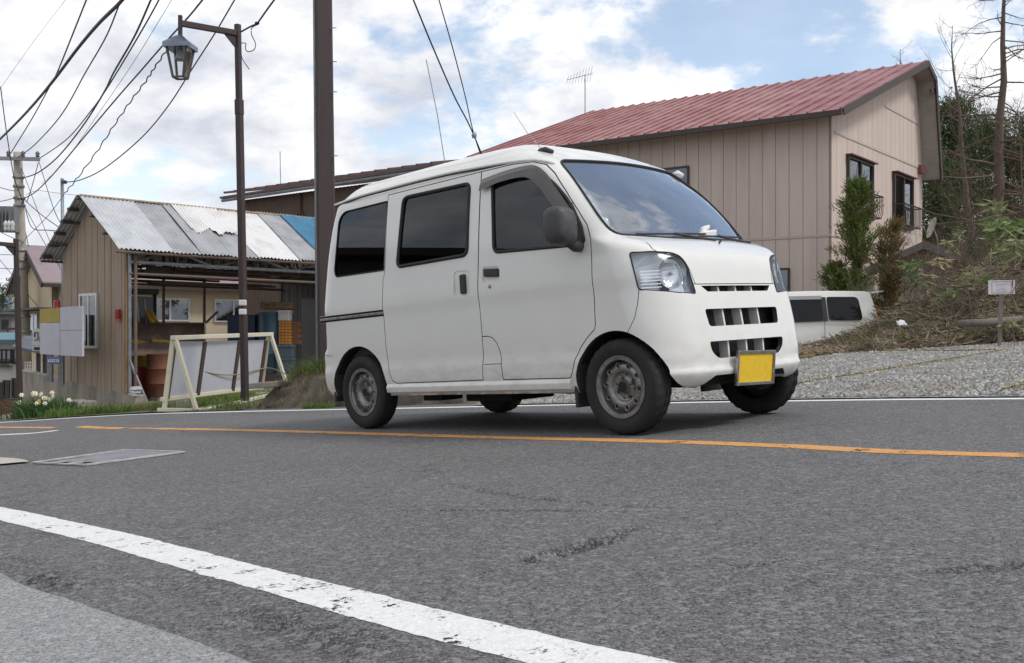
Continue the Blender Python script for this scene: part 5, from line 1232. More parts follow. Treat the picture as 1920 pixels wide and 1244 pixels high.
# ---- blank A-frame sign
M_CREAMP = mat('cream_paint', (.60, .56, .43), .6, (.40, .27, .14), 14, .60, .78)
M_LAV = mat('pale_panel', (.50, .51, .56), .6, (.46, .47, .52), 3)
def a_frame():
    TL, TR = at(327, 634, 12.4), at(506, 627, 15.0); u = (TR-TL); u.z = 0; u.normalize(); p = Vector((-u.y, u.x, 0)); A = thing('a_frame_sign', 'blank folding A-frame sign with cream painted frame leaning by the lamp post', 'sign', TL-Vector((0, 0, .95)))
    h = .88; dn = Vector((0, 0, -1)); L = (TR-TL).length
    b = MB(); b.bar(TL-u*.04, TR+u*.06, .07, .055); ob('top_rail', b, M_CREAMP, A, bevel=.006)
    feet = []
    for k, q in enumerate((TL, TR)):
        for o_ in (.14, -.30):
            f = q+p*o_+dn*(h+(.02 if k == 0 else -.05)); feet.append(f); b = MB(); b.bar(q+dn*.03+p*(.02 if o_ > 0 else -.02), f, .055, .045); ob('leg', b, M_CREAMP, A, bevel=.005)
        b = MB(); b.bar(q+p*.22+dn*(h+.0), q-p*.34+dn*(h+.0), .05, .045); ob('foot_rail', b, M_CREAMP, A, bevel=.005)
    n0 = TL+p*.04+dn*.05; dv = (p*.105+dn*.70)
    nrm = u.cross(dv).normalized()
    if nrm.dot(p) < 0: nrm = -nrm
    b = MB(); b.box(n0+u*(L/2)+dv/2, u*(L/2-.03), dv/2, nrm*.006); ob('panel', b, M_LAV, A)
    for t in (.02, .30, .66, .97): b = MB(); b.bar(n0+u*(L*t)-nrm*.016, n0+u*(L*t)+dv-nrm*.016, .075, .02, nrm) ; ob('slat', b, mat('dark_slat', (.07, .045, .03), .7) if 'dark_slat' not in bpy.data.materials else bpy.data.materials['dark_slat'], A)
    b = MB(); b.bar(n0+dv-u*.04, n0+dv+u*(L+.04), .05, .05); ob('bottom_rail', b, M_CREAMP, A, bevel=.005)
    b = MB(); b.bar(feet[1], feet[3], .045, .04); ob('back_rail', b, M_CREAMP, A)
    r = MB(); pts = smooth_line([TL+p*.06+dn*.08, TL+u*.8+p*.10+dn*.42, TL+u*1.7+p*.06+dn*.52, TR+p*.02+dn*.50, at(545, 707, 14.2)], 8); r.tube(pts, .008, 5); tag(ob('sagging_rope', r, mat('straw_rope', (.30, .24, .10), .9)), 'sagging straw-coloured rope tied across the blank A-frame sign', 'rope')
    r = MB(); r.tube(smooth_line([TL+u*1.25+p*.16+dn*.46, TL+u*1.30+p*.20+dn*.75, at(437, 765, 12.6)], 6), .009, 5); tag(ob('dry_stem', r, mat('dry_stem', (.16, .11, .06), .9)), 'thin dry stem rising in front of the A-frame sign', 'stem')
a_frame()
# ---- blank signboard on posts by the shed
def signboard():
    Y0, Y1 = 19.9, 18.9; S_ = thing('signboard', 'blank roadside signboard of pale panels with one ochre corner on two grey posts', 'signboard', at(105, 715, 19.4))
    def panel(x0, y0t, y0b, x1, y1t, y1b, m, Ya, Yb, nm='panel'):
        b = MB(); q = [at(x0, y0t, Ya), at(x1, y1t, Yb), at(x1, y1b, Yb), at(x0, y0b, Ya)]; t = Vector((.02, .05, 0)); b.add(q+[p+t for p in q], [(3, 2, 1, 0), (4, 5, 6, 7), (0, 1, 5, 4), (1, 2, 6, 5), (2, 3, 7, 6), (3, 0, 4, 7)]); ob(nm, b, m, S_, bevel=.004)
    ym = 19.45; mo = mat('ochre_panel', (.40, .30, .06), .6, (.36, .27, .055), 5)
    panel(74.5, 580, 605.5, 111.6, 577.2, 604.8, mo, Y0, ym, 'ochre_panel'); panel(74.7, 606.3, 664, 111.8, 605.6, 667, M_LAV, Y0, ym); panel(112.4, 577, 620, 154, 574, 619.3, M_LAV, ym, Y1); panel(112.6, 620.7, 667, 154, 620, 669, M_LAV, ym, Y1)
    for px, py in ((94, 709), (115, 714)): b = MB(); b.bar(at(px, 590, 20.15), at(px, py+8, 20.15), .10, .08); ob('post', b, M_GALV, S_)
    b = MB(); b.lathe([(.0001, .15), (.04, .148), (.058, .135), (.062, .06), (.066, .015), (.07, .0)], 16, 'z', at(107, 577.5, 19.6)); ob('beacon', b, bpy.data.materials['red_lamp'], S_, 40)
    b = MB(); q0, q1, q2, q3 = at(88, 668, 19.35), at(113, 671, 19.2), at(113, 684, 19.2), at(89, 681, 19.35); t = Vector((0, .02, 0)); b.add([q0, q1, q2, q3]+[p+t for p in (q0, q1, q2, q3)], [(3, 2, 1, 0), (4, 5, 6, 7), (0, 1, 5, 4), (1, 2, 6, 5), (2, 3, 7, 6), (3, 0, 4, 7)]); k = thing('name_plate', 'small blue and white plate hung below the blank signboard', 'plate', q3); ob('plate', b, mat('blue_plate', (.10, .12, .33), .5), k)
    rng = random.Random(3); b = MB()
    for i in range(6): x = 90+i*3.7; b.box(at(x+1, 676.5, 19.24-.006*i), (.012, 0, 0), (0, .003, 0), (0, 0, .03)); b.box(at(x+1, 673.5+rng.random()*5, 19.24-.006*i), (.016, 0, 0), (0, .003, 0), (0, 0, .007))
    ob('worn_characters', b, mat('plate_white', (.65, .65, .68), .6), k)
    k = thing('shop_board', 'narrow white board with black brush marks left of the blank signboard', 'sign', at(70, 660, 21)); b = MB(); b.box(at(70, 632, 21.0), (.09, 0, 0), (0, .02, 0), (0, 0, .17)); b.box(at(70, 654, 21.0), (.09, 0, 0), (0, .02, 0), (0, 0, .05)); ob('board', b, mat('board_white', (.62, .62, .60), .6), k); b = MB()
    for (x, y, w_, h_) in ((65, 628, .012, .05), (69, 624, .035, .008), (71, 632, .010, .07), (75, 637, .010, .06), (67, 638, .03, .008), (69, 654, .06, .03)): b.box(at(x, y, 20.97), (w_, 0, 0), (0, .002, 0), (0, 0, h_))
    ob('brush_marks', b, M_BLK, k)
signboard()
# ---- poles and lamps
def lantern(parent_at, s=1.0, rz=R(40)):
    """returns meshes for a hanging four-sided street lantern, hook at the origin"""
    A = MB(); Bm = MB(); G_ = MB(); U = MB()
    def ringp(r, z): return [Vector((r*math.cos(rz+k*math.pi/2), r*math.sin(rz+k*math.pi/2), z)) for k in range(4)]
    r0, r1, r2, r3 = ringp(.05*s, -.02*s), ringp(.235*s, -.135*s), ringp(.235*s, -.195*s), ringp(.185*s, -.195*s)
    A.add(r0+r1+r2+r3, [(0, 1, 2, 3)]+[(a*4+k, (a+1)*4+k, (a+1)*4+(k+1) % 4, a*4+(k+1) % 4) for a in range(3) for k in range(4)]+[(12, 13, 14, 15)])
    t, bt = ringp(.178*s, -.19*s), ringp(.098*s, -.56*s)
    for k in range(4):
        Bm.bar(t[k], bt[k], .026*s, .026*s); Bm.bar(bt[k], bt[(k+1) % 4], .022*s, .022*s)
        c = [t[k]*.985, t[(k+1) % 4]*.985, bt[(k+1) % 4]*.985, bt[k]*.985]; G_.face(c)
    U.lathe([(.03*s, -.19*s), (.045*s, -.25*s), (.06*s, -.30*s), (.075*s, -.335*s), (.03*s, -.335*s), (.0001, -.335*s)], 14, 'z'); return A, Bm, G_, U
M_LROOF = mat('blued_steel', (.22, .25, .33), .25, (.12, .13, .17), 5, metal=.8)
M_LFR = mat('bronze_lantern', (.085, .075, .062), .45, metal=.4)
G_LAN = glass_mat('lantern_glass', (.90, .92, .92), 1.3, .0)
def street_lamp(nm, label, base, top, arm_end, hang, s, bolts=True, group='street lamps with hanging lanterns'):
    L = thing(nm, label, 'street lamp', base, group=group); base, top = Vector(base), Vector(top)
    w_ = .040*s; b = MB(); b.bar(base, base.lerp(top, .80), w_*2.05, w_*2.05, (.4, .9, 0)); ob('pole', b, M_BROWNPOLE, L, bevel=.008)
    b = MB(); b.bar(base.lerp(top, .795), top, w_*1.72, w_*1.72, (.4, .9, 0)); b.bar(base.lerp(top, .76), base.lerp(top, .80), w_*2.25, w_*2.25, (.4, .9, 0)); ob('upper_pole', b, M_BROWNPOLE, L, bevel=.006)
    if arm_end is None: return L
    root = top-Vector((0, 0, .12*s)); ae = Vector(arm_end)
    b = MB(); b.bar(root, ae, .06*s, .075*s); d = (ae-root).normalized(); 
    ar = ob('arm', b, M_BROWNPOLE, L, bevel=.005)
    g_ = MB(); sd = d.cross(Vector((0, 0, 1))).normalized(); o = root-Vector((0, 0, .03*s)); g_.prism([(0, 0), (.20*s, 0), (0, -.20*s)], o-sd*.01, d, (0, 0, 1), sd*.02); ob('bracket', g_, M_BROWNPOLE, ar)
    b = MB(); b.bar(ae+Vector((0, 0, .10*s)), ae-Vector((0, 0, .20*s)), .045*s, .045*s); ob('drop_tube', b, M_BROWNPOLE, ar)
    hk = ae-Vector((0, 0, hang)); A, Bm, G_, U = lantern(None, s)
    for q in (A, Bm, G_, U): q.v = [(x+hk.x, y+hk.y, z+hk.z) for x, y, z in q.v]
    a = ob('lantern', Bm, M_LFR, L); ob('lantern_roof', A, M_LROOF, a); ob('lantern_glass', G_, G_LAN, a); ob('bulb', U, mat('dim_bulb', (.25, .26, .27), .3) if 'dim_bulb' not in bpy.data.materials else bpy.data.materials['dim_bulb'], a, True)
    return L
lp = street_lamp('street_lamp', 'brown square lamp post with hanging lantern, nearest and tallest of the lamps', at(459.5, 752, 12.6), at(445.5, 46, 12.6), at(338, 44, 12.1), .13, .93)
for py, dx in ((568, 0), (585, 2)): b = MB(); b.box(at(455, py, 12.5), (.045, 0, 0), (0, .025, 0), (0, 0, .035)); ob('cable_clip', b, mat('white_clip', (.65, .65, .66), .5) if 'white_clip' not in bpy.data.materials else bpy.data.materials['white_clip'], lp, bevel=.01)
b = MB(); b.lathe([(.0001, -.02), (.025, -.012), (.03, .0), (.025, .012), (.0001, .02)], 10, 'z', at(482, 44, 12.2)); b.tube(smooth_line([at(452, 60, 12.5), at(470, 50, 12.3), at(482, 44, 12.2), at(498, 22, 11.6), at(520, -8, 11.0)], 5), .011, 5); b.tube(smooth_line([at(484, 46, 12.2), at(472, 53, 12.3), at(472, 66, 12.3), at(479, 82, 12.3), at(476, 94, 12.3), at(464, 97, 12.4), at(460, 90, 12.4), at(461, 82, 12.4), at(453, 81, 12.5)], 4), .006, 5); b.tube(smooth_line([at(452, 100, 12.5), at(455, 112, 12.45), at(467, 130, 12.4)], 4), .006, 4); ob('service_cable', b, M_BLK, lp, True)
street_lamp('street_lamp', 'brown lamp post at the left edge whose arm leaves the picture', at(38.5, 792, 18.0), at(29.5, 448, 18.0), at(-30, 455, 17.6), .2, .95)
street_lamp('street_lamp', 'small distant pale lantern hanging at the left beyond the lamp post', at(70, 760, 40.0), at(64, 610, 40.0), at(14.5, 617, 40.0), .16, 1.15)
def big_pole():
    P_ = thing('service_pole', 'thick dark brown square pole rising behind the rear of the delivery van', 'pole', at(612, 700, 11.6)); b = MB(); Y = 11.6; lo, hi = at(612.5, 715, Y), at(602, -240, Y)
    lo2, hi2 = .108, .092; u = Vector((.93, .36, 0)); v = Vector((-.36, .93, 0)); V = []
    for c, h in ((lo, lo2), (hi, hi2)): V += [c+u*a*h+v*bb*h for a, bb in ((-1, -.8), (-.8, -1), (.8, -1), (1, -.8), (1, .8), (.8, 1), (-.8, 1), (-1, .8))]
    b.add(V, [(k, (k+1) % 8, 8+(k+1) % 8, 8+k) for k in range(8)]+[tuple(range(7, -1, -1)), tuple(range(8, 16))]); ob('pole', b, M_POLE2, P_)
    for py in (57, 120, 176, 295, 420): b = MB(); c = lo.lerp(hi, (715-py)/955.)+u*.068-v*.099; b.tube([c, c+u*.03-v*.035, c+u*.06-v*.04], .006, 5); ob('step_bolt', b, M_GALV, P_)
    b = MB(); b.tube([lo-u*.111-v*.05, hi-u*.097-v*.05], .010, 6); ob('earth_wire', b, M_GALV, P_)
M_POLE2 = mat('brown_pole_paint', (.050, .031, .028), .45, (.036, .023, .022), 3, stretch=(9, 9, .3))
big_pole()
def utility_pole(nm, label, px0, py0, px1, py1, Y, r0, r1, arms, tr):
    U = thing(nm, label, 'utility pole', at(px1, py1, Y)); lo, hi = at(px1, py1, Y), at(px0, py0, Y); b = MB(); b.tube([lo, hi], [r0, r1], 14); ob('pole', b, mat('pale_concrete_pole', (.36, .33, .27), .9, (.28, .255, .21), 2) if 'pale_concrete_pole' not in bpy.data.materials else bpy.data.materials['pale_concrete_pole'], U, True)
    for (xa, ya, xb, yb) in arms:
        b = MB(); b.bar(at(xa, ya, Y-.2), at(xb, yb, Y-.2), .10, .10); a = ob('cross_arm', b, M_GALV, U)
        for k in range(4):
            q = at(xa+(xb-xa)*(.03+.31*k), ya+(yb-ya)*(.03+.31*k), Y-.2); i_ = MB(); i_.lathe([(.03, .0), (.03, .06), (.07, .08), (.04, .12), (.07, .16), (.035, .22), (.0001, .24)], 10, 'z', q); ob('insulator', i_, mat('insulator_grey', (.13, .13, .14), .4) if 'insulator_grey' not in bpy.data.materials else bpy.data.materials['insulator_grey'], a, True)
    if tr:
        b = MB(); c = at(14.5, 412, Y-.6); b.box(c, (.24, .05, 0), (-.05, .24, 0), (0, 0, .36))
        for k in range(5): b.box(c+Vector((-.2+k*.1, -.29, -.02)), (.012, 0, 0), (0, .05, 0), (0, 0, .27))
        t_ = ob('transformer', b, mat('transformer_grey', (.16, .17, .18), .5), U, bevel=.02)
        for k in range(3): i_ = MB(); q = at(10.5+k*6.5, 424, Y-1.0); i_.lathe([(.03, -.16), (.06, -.08), (.04, -.02), (.07, .05), (.03, .14), (.0001, .16)], 10, 'z', q); ob('bushing', i_, mat('white_porcelain', (.6, .6, .6), .3) if 'white_porcelain' not in bpy.data.materials else bpy.data.materials['white_porcelain'], t_, True)
        b = MB(); b.bar(at(-4, 428, Y-.4), at(36, 434, Y-.2), .14, .12); ob('platform', b, M_DARKTRIM, U)
        for py in (333, 350, 372, 386, 470, 489, 503, 594, 622): b = MB(); f = (py1-py)/(py1-py0); c = lo.lerp(hi, f); rr = r0+(r1-r0)*f+.02; b.lathe([(rr, -.04), (rr+.012, -.03), (rr+.012, .03), (rr, .04)], 14, 'z', c); ob('pole_band', b, M_GALV, U, True)
utility_pole('utility_pole', 'pale concrete utility pole with crossarm and grey transformer at the left', 33, 286, 50, 760, 30.0, .20, .12, [(-14, 297, 74, 299)], True)
utility_pole('utility_pole', 'small far utility pole in front of the blue hills', 21, 520, 24, 660, 85.0, .18, .12, [(12, 526, 26, 528)], False)
def grey_post():
    G_ = thing('grey_post', 'slim grey steel post standing against the left eave of the shed', 'post', at(120, 700, 22.4)); b = MB(); b.tube([at(120, 715, 22.4), at(116.5, 335, 22.4)], .036, 10); ob('post', b, M_GALV, G_, True); b = MB(); b.tube([at(117, 341, 22.35), at(123, 342, 22.2)], .04, 8); ob('cable_anchor', b, M_BLK, G_)
grey_post()
# ---- overhead cables
M_WIRE = mat('black_cable', (.035, .030, .045), .6)
def wire(pts, Y0, Y1, r, label, wav=0, ext=(0, 0)):
    L = smooth_line([Vector((a, b_, 0)) for a, b_ in pts], 7); n = len(L); P = []
    for i, q in enumerate(L):
        t = i/(n-1); Y = 1/((1-t)/Y0+t/Y1); o = wav*math.sin(i*1.9) if wav else 0
        P.append(at(q.x+o, q.y+o*.5, Y))
    if pts[0][1] < -15: d = (P[0]-P[2]).normalized(); P = [P[0]+d*9+Vector((0, 0, .5)), P[0]+d*4+Vector((0, 0, .1))]+P     # on to the next pole, above the picture
    b = MB(); b.tube(P, r, 5); o = ob('overhead_cable', b, M_WIRE, None, True); return tag(o, label, 'cable', 'overhead cables')
W_ = [
 ([(272, -55), (230, 0), (187, 43), (147, 90), (100, 152), (60, 200), (20, 242), (-30, 290)], 13, 30, .028, 'thickest overhead cable, running from the top left to the left edge', 0),
 ([(180, -45), (162, 0), (133, 73), (107, 137), (92, 165), (60, 223), (20, 288)], 16, 30, .014, 'cable crossing the thickest cable and ending on the utility pole', 0),
 ([(248, -50), (227, 0), (200, 67), (160, 137), (117, 213), (67, 270), (34, 295)], 15, 30, .013, 'cable just below the thickest cable, ending on the crossarm', 0),
 ([(306, -50), (283, 0), (253, 67), (213, 137), (197, 170), (160, 230), (113, 290), (73, 323), (43, 334)], 14, 30, .016, 'sagging cable ending on the utility pole below the crossarm', 0),
 ([(320, -50), (298, 0), (257, 73), (200, 167), (167, 213), (127, 260), (75, 297)], 14, 30, .013, 'cable ending at the right tip of the crossarm', 0),
 ([(412, -40), (380, 0), (353, 33), (313, 77), (267, 130), (217, 187), (150, 267), (100, 327), (68, 359), (46, 372)], 12.8, 30, .014, 'cable passing behind the lamp arm and lantern', 0),
 ([(312, 95), (290, 127), (273, 153), (243, 193), (213, 237), (180, 287), (143, 337), (121, 363)], 14, 22.3, .010, 'wavy cable hanging from behind the lantern to the grey post', 1.6),
 ([(462, -38), (440, 0), (403, 63), (360, 130), (317, 197), (267, 257), (200, 313), (153, 337), (121, 342)], 14, 22.3, .011, 'long cable from above the lamp arm to the top of the grey post', 0),
 ([(345, -38), (322, 0), (253, 113), (187, 210), (120, 305), (78, 345)], 16, 30, .005, 'thin faint wire beside the cables right of the crossarm', 0),
 ([(150, -38), (123, 0), (67, 73), (5, 160), (-20, 195)], 18, 30, .004, 'thin faint wire at the top left corner', 0),
 ([(1, 163), (10, 233), (22, 310), (30, 345), (44, 380)], 26, 30, .013, 'cable dropping at the left edge to the utility pole', 0),
 ([(48, 366), (70, 358), (113, 363), (250, 379), (400, 398), (600, 424)], 30, 26, .006, 'long thin wire running right above the shed roof', 0),
 ([(46, 375), (75, 401), (115, 430), (150, 455)], 30, 24, .012, 'cable running from the utility pole to the shed gable', 0),
 ([(46, 385), (60, 427), (90, 432), (118, 434)], 30, 22.4, .012, 'cable running from the utility pole to the middle of the grey post', 0),
 ([(72, 300), (100, 390), (117, 425)], 30, 22.4, .010, 'cable dropping from the crossarm to the grey post', 0),
 ([(72, 305), (60, 350), (50, 380)], 30, 29.9, .012, 'short cable looping below the crossarm', 0),
 ([(38, 310), (80, 420), (112, 498)], 30, 29, .009, 'cable dropping steeply to the mauve roof', 0),
 ([(42, 380), (80, 450), (114, 505), (122, 520)], 30, 22.4, .010, 'cable running down beside the mauve roof to the shed', 0),
 ([(44, 420), (52, 455), (56, 486)], 30, 30.5, .012, 'short cable hanging down the utility pole', 0),
 ([(-20, 345), (10, 355), (30, 358), (40, 350)], 28, 30, .011, 'cable entering from the left edge at the pole', 0),
 ([(-20, 382), (15, 375), (34, 368)], 28, 30, .011, 'cable rising from the left edge to the pole', 0),
 ([(-20, 425), (10, 440), (28, 448), (45, 455)], 28, 30, .010, 'cable below the transformer', 0),
 ([(120, 365), (90, 405), (48, 448)], 22.3, 30, .008, 'cable slanting down from the grey post to the utility pole', 0),
 ([(-15, 478), (30, 479), (52, 487)], 34, 30, .010, 'level cable at the left below the transformer', 0),
 ([(-15, 503), (30, 505), (52, 510)], 34, 30, .010, 'lowest level cable at the left by the lamp post', 0),
 ([(-15, 470), (10, 500), (30, 525), (75, 580)], 30, 30, .009, 'cable slanting down behind the left lamp post', 0),
 ([(766, -20), (775, 0), (810, 85), (850, 177), (880, 235), (906, 296)], 12, 17, .011, 'left of the two guy wires above the van roof', 0),
 ([(817, -20), (823, 0), (850, 95), (872, 180), (888, 250), (908, 310)], 12, 17, .008, 'right of the two guy wires above the van roof', 0),
]
for q in W_: wire(*q)
b = MB(); b.lathe([(.0001, -.05), (.03, -.04), (.04, 0), (.03, .04), (.0001, .05)], 10, 'z', at(889, 254, 15.2)); tag(ob('guy_insulator', b, M_GALV, None, True), 'small grey insulator on the right guy wire', 'insulator')
b = MB(); L = [at(q[0], q[1], 1/((1-t)/13+t/30)) for q, t in [((272+(-30-272)*t, -55+(290+55)*t-(26*math.sin(math.pi*t))*0), t) for t in [0, 1]]]
# ---- house beyond the left edge of the picture: the van's side windows mirror it
def mirrored_house():
    H = thing('corner_house', 'pale house across the street, mirrored in the side windows of the delivery van', 'house', (-15, 7.5, -1.2)); W = Wall((-13.6, 3.0, 0), (-.12, 1, 0), (1, .12, 0))
    b = MB(); W.slab(b, 0, 8.2, -1.6, 3.4, -4, 0); ob('wall', b, mat('pale_lap_siding', (.27, .25, .215), .8, (.22, .20, .175), 2), H)
    b = MB(); W.slab(b, -.6, 8.8, 3.4, 3.62, -4.5, .9); ob('roof_edge', b, M_DARKTRIM, H); b = MB(); W.slab(b, -.4, 8.6, 1.22, 1.34, .004, .05); ob('wall_band', b, M_BELT, H)
    window(H, W, 1.0, 2.6, .1, 1.1, M_WINFRAME, 2, .06, .06, False); window(H, W, 4.6, 6.4, 1.7, 2.9, M_WINFRAME, 2, .06, .06, False)
    b = MB(); b.bar(W.p(3.1, -1.4, .9), W.p(5.3, 3.4, .9), .28, .2); ob('brace', b, M_DARKTRIM, H)
    b = MB(); W.slab(b, 2.2, 8.2, .55, .62, 1.2, 1.26)
    for k in range(22): W.slab(b, 2.25+k*.27, 2.33+k*.27, -1.4, .549, 1.2, 1.24)
    ob('fence_panel', b, M_ALU, H)
mirrored_house()
# ---- things kept in and around the shed
def loader():
    c = at(262, 735, 20.6); Lr = thing('wheel_loader', 'old yellow wheel loader with rusty raised bucket parked inside the shed', 'loader', c)
    fw = Vector((.35, -.94, 0)); sd = Vector((.94, .35, 0)); g0 = at(312, 634, 20.0)
    M_Y = mat('loader_yellow', (.50, .33, .03), .55, (.20, .13, .03), 6); M_BK = mat('rusty_bucket', (.10, .078, .065), .65, (.20, .14, .11), 5, .45, .7, bstr=.2)
    b = MB(); pr = [(.0, .30), (-.26, .20), (-.36, -.02), (-.30, -.24), (.02, -.32), (.22, -.34)]; wd = .73
    prs = smooth_line([Vector((x, z, 0)) for x, z in pr], 4); V = [g0+fw*p.x+sd*s+Vector((0, 0, p.y)) for s in (-wd, wd) for p in prs]; n = len(prs); b.add(V, [(i, i+1, n+i+1, n+i) for i in range(n-1)]); V = [g0+fw*(p.x-.03)+sd*s+Vector((0, 0, p.y)) for s in (-wd, wd) for p in prs]; b.add(V, [(n+i, n+i+1, i+1, i) for i in range(n-1)])
    for s in (-wd, wd): b.prism([(p.x, p.y) for p in prs]+[(.12, -.05)], g0+sd*(s-.015)+Vector((0, 0, 0)), fw, (0, 0, 1), sd*.03)
    ob('bucket', b, M_BK, Lr)
    cb = at(255, 590, 20.9); b = MB()
    for s in (-.36, .36):
        for f in (-.40, .40): b.bar(cb+sd*s+fw*f+Vector((0, 0, -.6)), cb+sd*s+fw*f+Vector((0, 0, .42)), .05, .05)
    b.box(cb+Vector((0, 0, -.55)), sd*.40, fw*.55, (0, 0, .14)); ob('cab', b, mat('cab_black', (.02, .022, .022), .5), Lr)
    b = MB(); b.box(cb+Vector((0, 0, .46)), sd*.44, fw*.50, (0, 0, .05)); ob('cab_roof', b, mat('cab_roof_green', (.035, .042, .030), .6), Lr, bevel=.03)
    b = MB(); b.box(cb+fw*.40, sd*.33, fw*.006, (0, 0, .36)); ob('cab_glass', b, G_MINI, Lr)
    b = MB(); b.box(cb+Vector((0, 0, -.95))-fw*.4, sd*.42, fw*.9, (0, 0, .30)); ob('chassis', b, M_Y, Lr, bevel=.04)
    for s in (-.12, .02): b = MB(); b.tube([cb+sd*(s+.2)+fw*.47+Vector((0, 0, -.5)), cb+sd*(s+.14)+fw*.47+Vector((0, 0, .30))], .018, 6); ob('hydraulic_strut', b, M_GALV, Lr)
    for s in (.34, .44): b = MB(); b.bar(cb+sd*(s-.16)+fw*.50+Vector((0, 0, .06)), cb+sd*(s+.06)+fw*.62+Vector((0, 0, -.34)), .07, .05); ob('boom', b, M_Y, Lr)
    for s in (-.26, .30): b = MB(); b.tube([cb+sd*s+fw*.45+Vector((0, 0, -.05)), cb+sd*(s+.02)+fw*.8+Vector((0, 0, -.55)), g0-fw*.44+sd*s*.9+Vector((0, 0, -.1))], [.06, .07, .06], 6); ob('lift_arm', b, M_Y, Lr)
    for s in (-.5, .5):
        for f in (.25, -.95): b = MB(); q = cb+sd*s+fw*f+Vector((0, 0, -1.02)); w_ = MB(); w_.lathe([(.10, -.13), (.20, -.12), (.26, -.15), (.36, -.12), (.37, 0), (.36, .12), (.26, .15), (.20, .12), (.10, .13)], 24, 'x'); w_.v = [tuple(q+sd*x+fw*y+Vector((0, 0, z))) for x, y, z in w_.v]; ob('wheel', w_, M_TYRE, Lr, 40)
loader()
def drum(px, pyt, pyb, Y, m, nm, label, cat='drum'):
    c = at(px, pyb, Y); h = (pyb-pyt)/FPX*Y; b = MB(); r = .285; prof = [(r-.02, .0), (r, .012), (r, h*.30), (r+.012, h*.32), (r, h*.34), (r, h*.64), (r+.012, h*.66), (r, h*.68), (r, h-.015), (r+.006, h), (r-.02, h-.004), (r-.03, h-.02), (.0001, h-.02)]; b.lathe(prof, 28, 'z', c); return tag(ob(nm, b, m, None, 40), label, cat)
drum(304, 664, 744, 19.6, mat('rusty_orange_paint', (.15, .048, .016), .65, (.08, .033, .018), 5), 'oil_drum', 'rusty orange oil drum standing under the loader bucket')
drum(510, 586, 700, 22.6, mat('blue_plastic', (.03, .075, .11), .5), 'plastic_drum', 'tall blue plastic drum beside the yellow crates in the shed')
drum(254, 690, 748, 19.9, mat('red_plastic', (.16, .018, .015), .5), 'plastic_drum', 'small red drum in the shadow below the loader bucket')
def crate(px0, px1, py0, py1, Y, m, nm, label, cat, group=None, solid_=False, dp=.32):
    a, c = at(px0, py1, Y), at(px1, py0, Y); T = thing(nm, label, cat, ((a.x+c.x)/2, Y, a.z), group=group); w_, h = (c.x-a.x), (c.z-a.z); b = MB()
    if solid_: b.bx(a.x, c.x, Y, Y+dp, a.z, c.z); b.bx(a.x-.012, c.x+.012, Y-.012, Y+dp+.012, c.z-.05, c.z+.012); ob('shell', b, m, T, bevel=.015)
    else:
        t = .014; b.bx(a.x, c.x, Y+t, Y+dp, a.z, a.z+t)
        for k in range(4): z0 = a.z+h*k/4+t; b.bx(a.x, c.x, Y, Y+t, z0, z0+h*.17); b.bx(a.x, c.x, Y+dp-t, Y+dp, z0, z0+h*.17); b.bx(a.x-.001, a.x+t, Y, Y+dp, z0+.001, z0+h*.17); b.bx(c.x-t, c.x+.001, Y, Y+dp, z0+.001, z0+h*.17)
        for q in range(4): x = a.x+(w_-.03)*q/3; b.bx(x, x+.03, Y-.004, Y+.006, a.z, c.z)
        b.bx(a.x-.006, c.x+.006, Y-.006, Y+.02, c.z-.03, c.z); ob('shell', b, m, T)
    return T
M_YC = mat('yellow_crate', (.42, .17, .02), .55, (.33, .13, .02), 5); M_BC = mat('brown_crate', (.13, .065, .03), .7)
crate(523, 544, 603, 624, 22.3, M_YC, 'crate', 'upper of the two yellow plastic crates stacked in the shed', 'crate', 'stacked crates in the shed'); crate(523, 544, 625, 646, 22.3, M_YC, 'crate', 'lower of the two yellow plastic crates stacked in the shed', 'crate', 'stacked crates in the shed')
crate(545, 561, 603, 646, 22.5, M_BC, 'crate', 'brown crate right of the yellow crates in the shed', 'crate', 'stacked crates in the shed')
crate(521, 542, 583, 602, 22.3, mat('white_foam', (.42, .42, .42), .8), 'foam_box', 'pale foam box on top of the yellow crates', 'box', None, True)
crate(519, 548, 648, 672, 22.2, mat('blue_grey_box', (.05, .08, .10), .6), 'storage_box', 'upper blue-grey storage box below the yellow crates', 'box', None, True); crate(518, 549, 673, 706, 22.2, bpy.data.materials['blue_grey_box'], 'storage_box', 'lower blue-grey storage box below the yellow crates', 'box', None, True)
crate(426, 478, 592, 672, 22.8, mat('dark_blue_tank', (.025, .045, .095), .45), 'water_tank', 'dark blue square plastic tank behind the lamp post', 'tank', None, True, .8); crate(479, 499, 590, 680, 23.0, bpy.data.materials['dark_blue_tank'], 'water_tank', 'narrow dark blue tank right of the lamp post', 'tank', None, True, .5)
crate(488, 548, 568, 580, 22.6, mat('stacked_boards', (.22, .15, .08), .85, (.12, .08, .045), 12), 'timber_boards', 'short timber boards lying across the tops of the drums', 'boards', None, True, .4)
crate(402, 427, 660, 700, 23.5, mat('grey_case', (.12, .12, .12), .7), 'tool_case', 'low grey case on the shed floor behind the A-frame sign', 'case', None, True, .3)
b = MB()
for k in range(14): a = at(250+random.Random(k).uniform(-4, 10), 740-random.Random(k+50).uniform(-3, 10), 18.6); b.lathe([(.0001, -.05), (.05, -.03), (.07, .0), (.04, .05), (.0001, .06)], 7, 'z', a)
tag(ob('plastic_sheet', b, mat('crumpled_plastic', (.45, .46, .46), .35, (.3, .3, .3), 20)), 'crumpled clear plastic bundle at the foot of the shed corner', 'plastic')
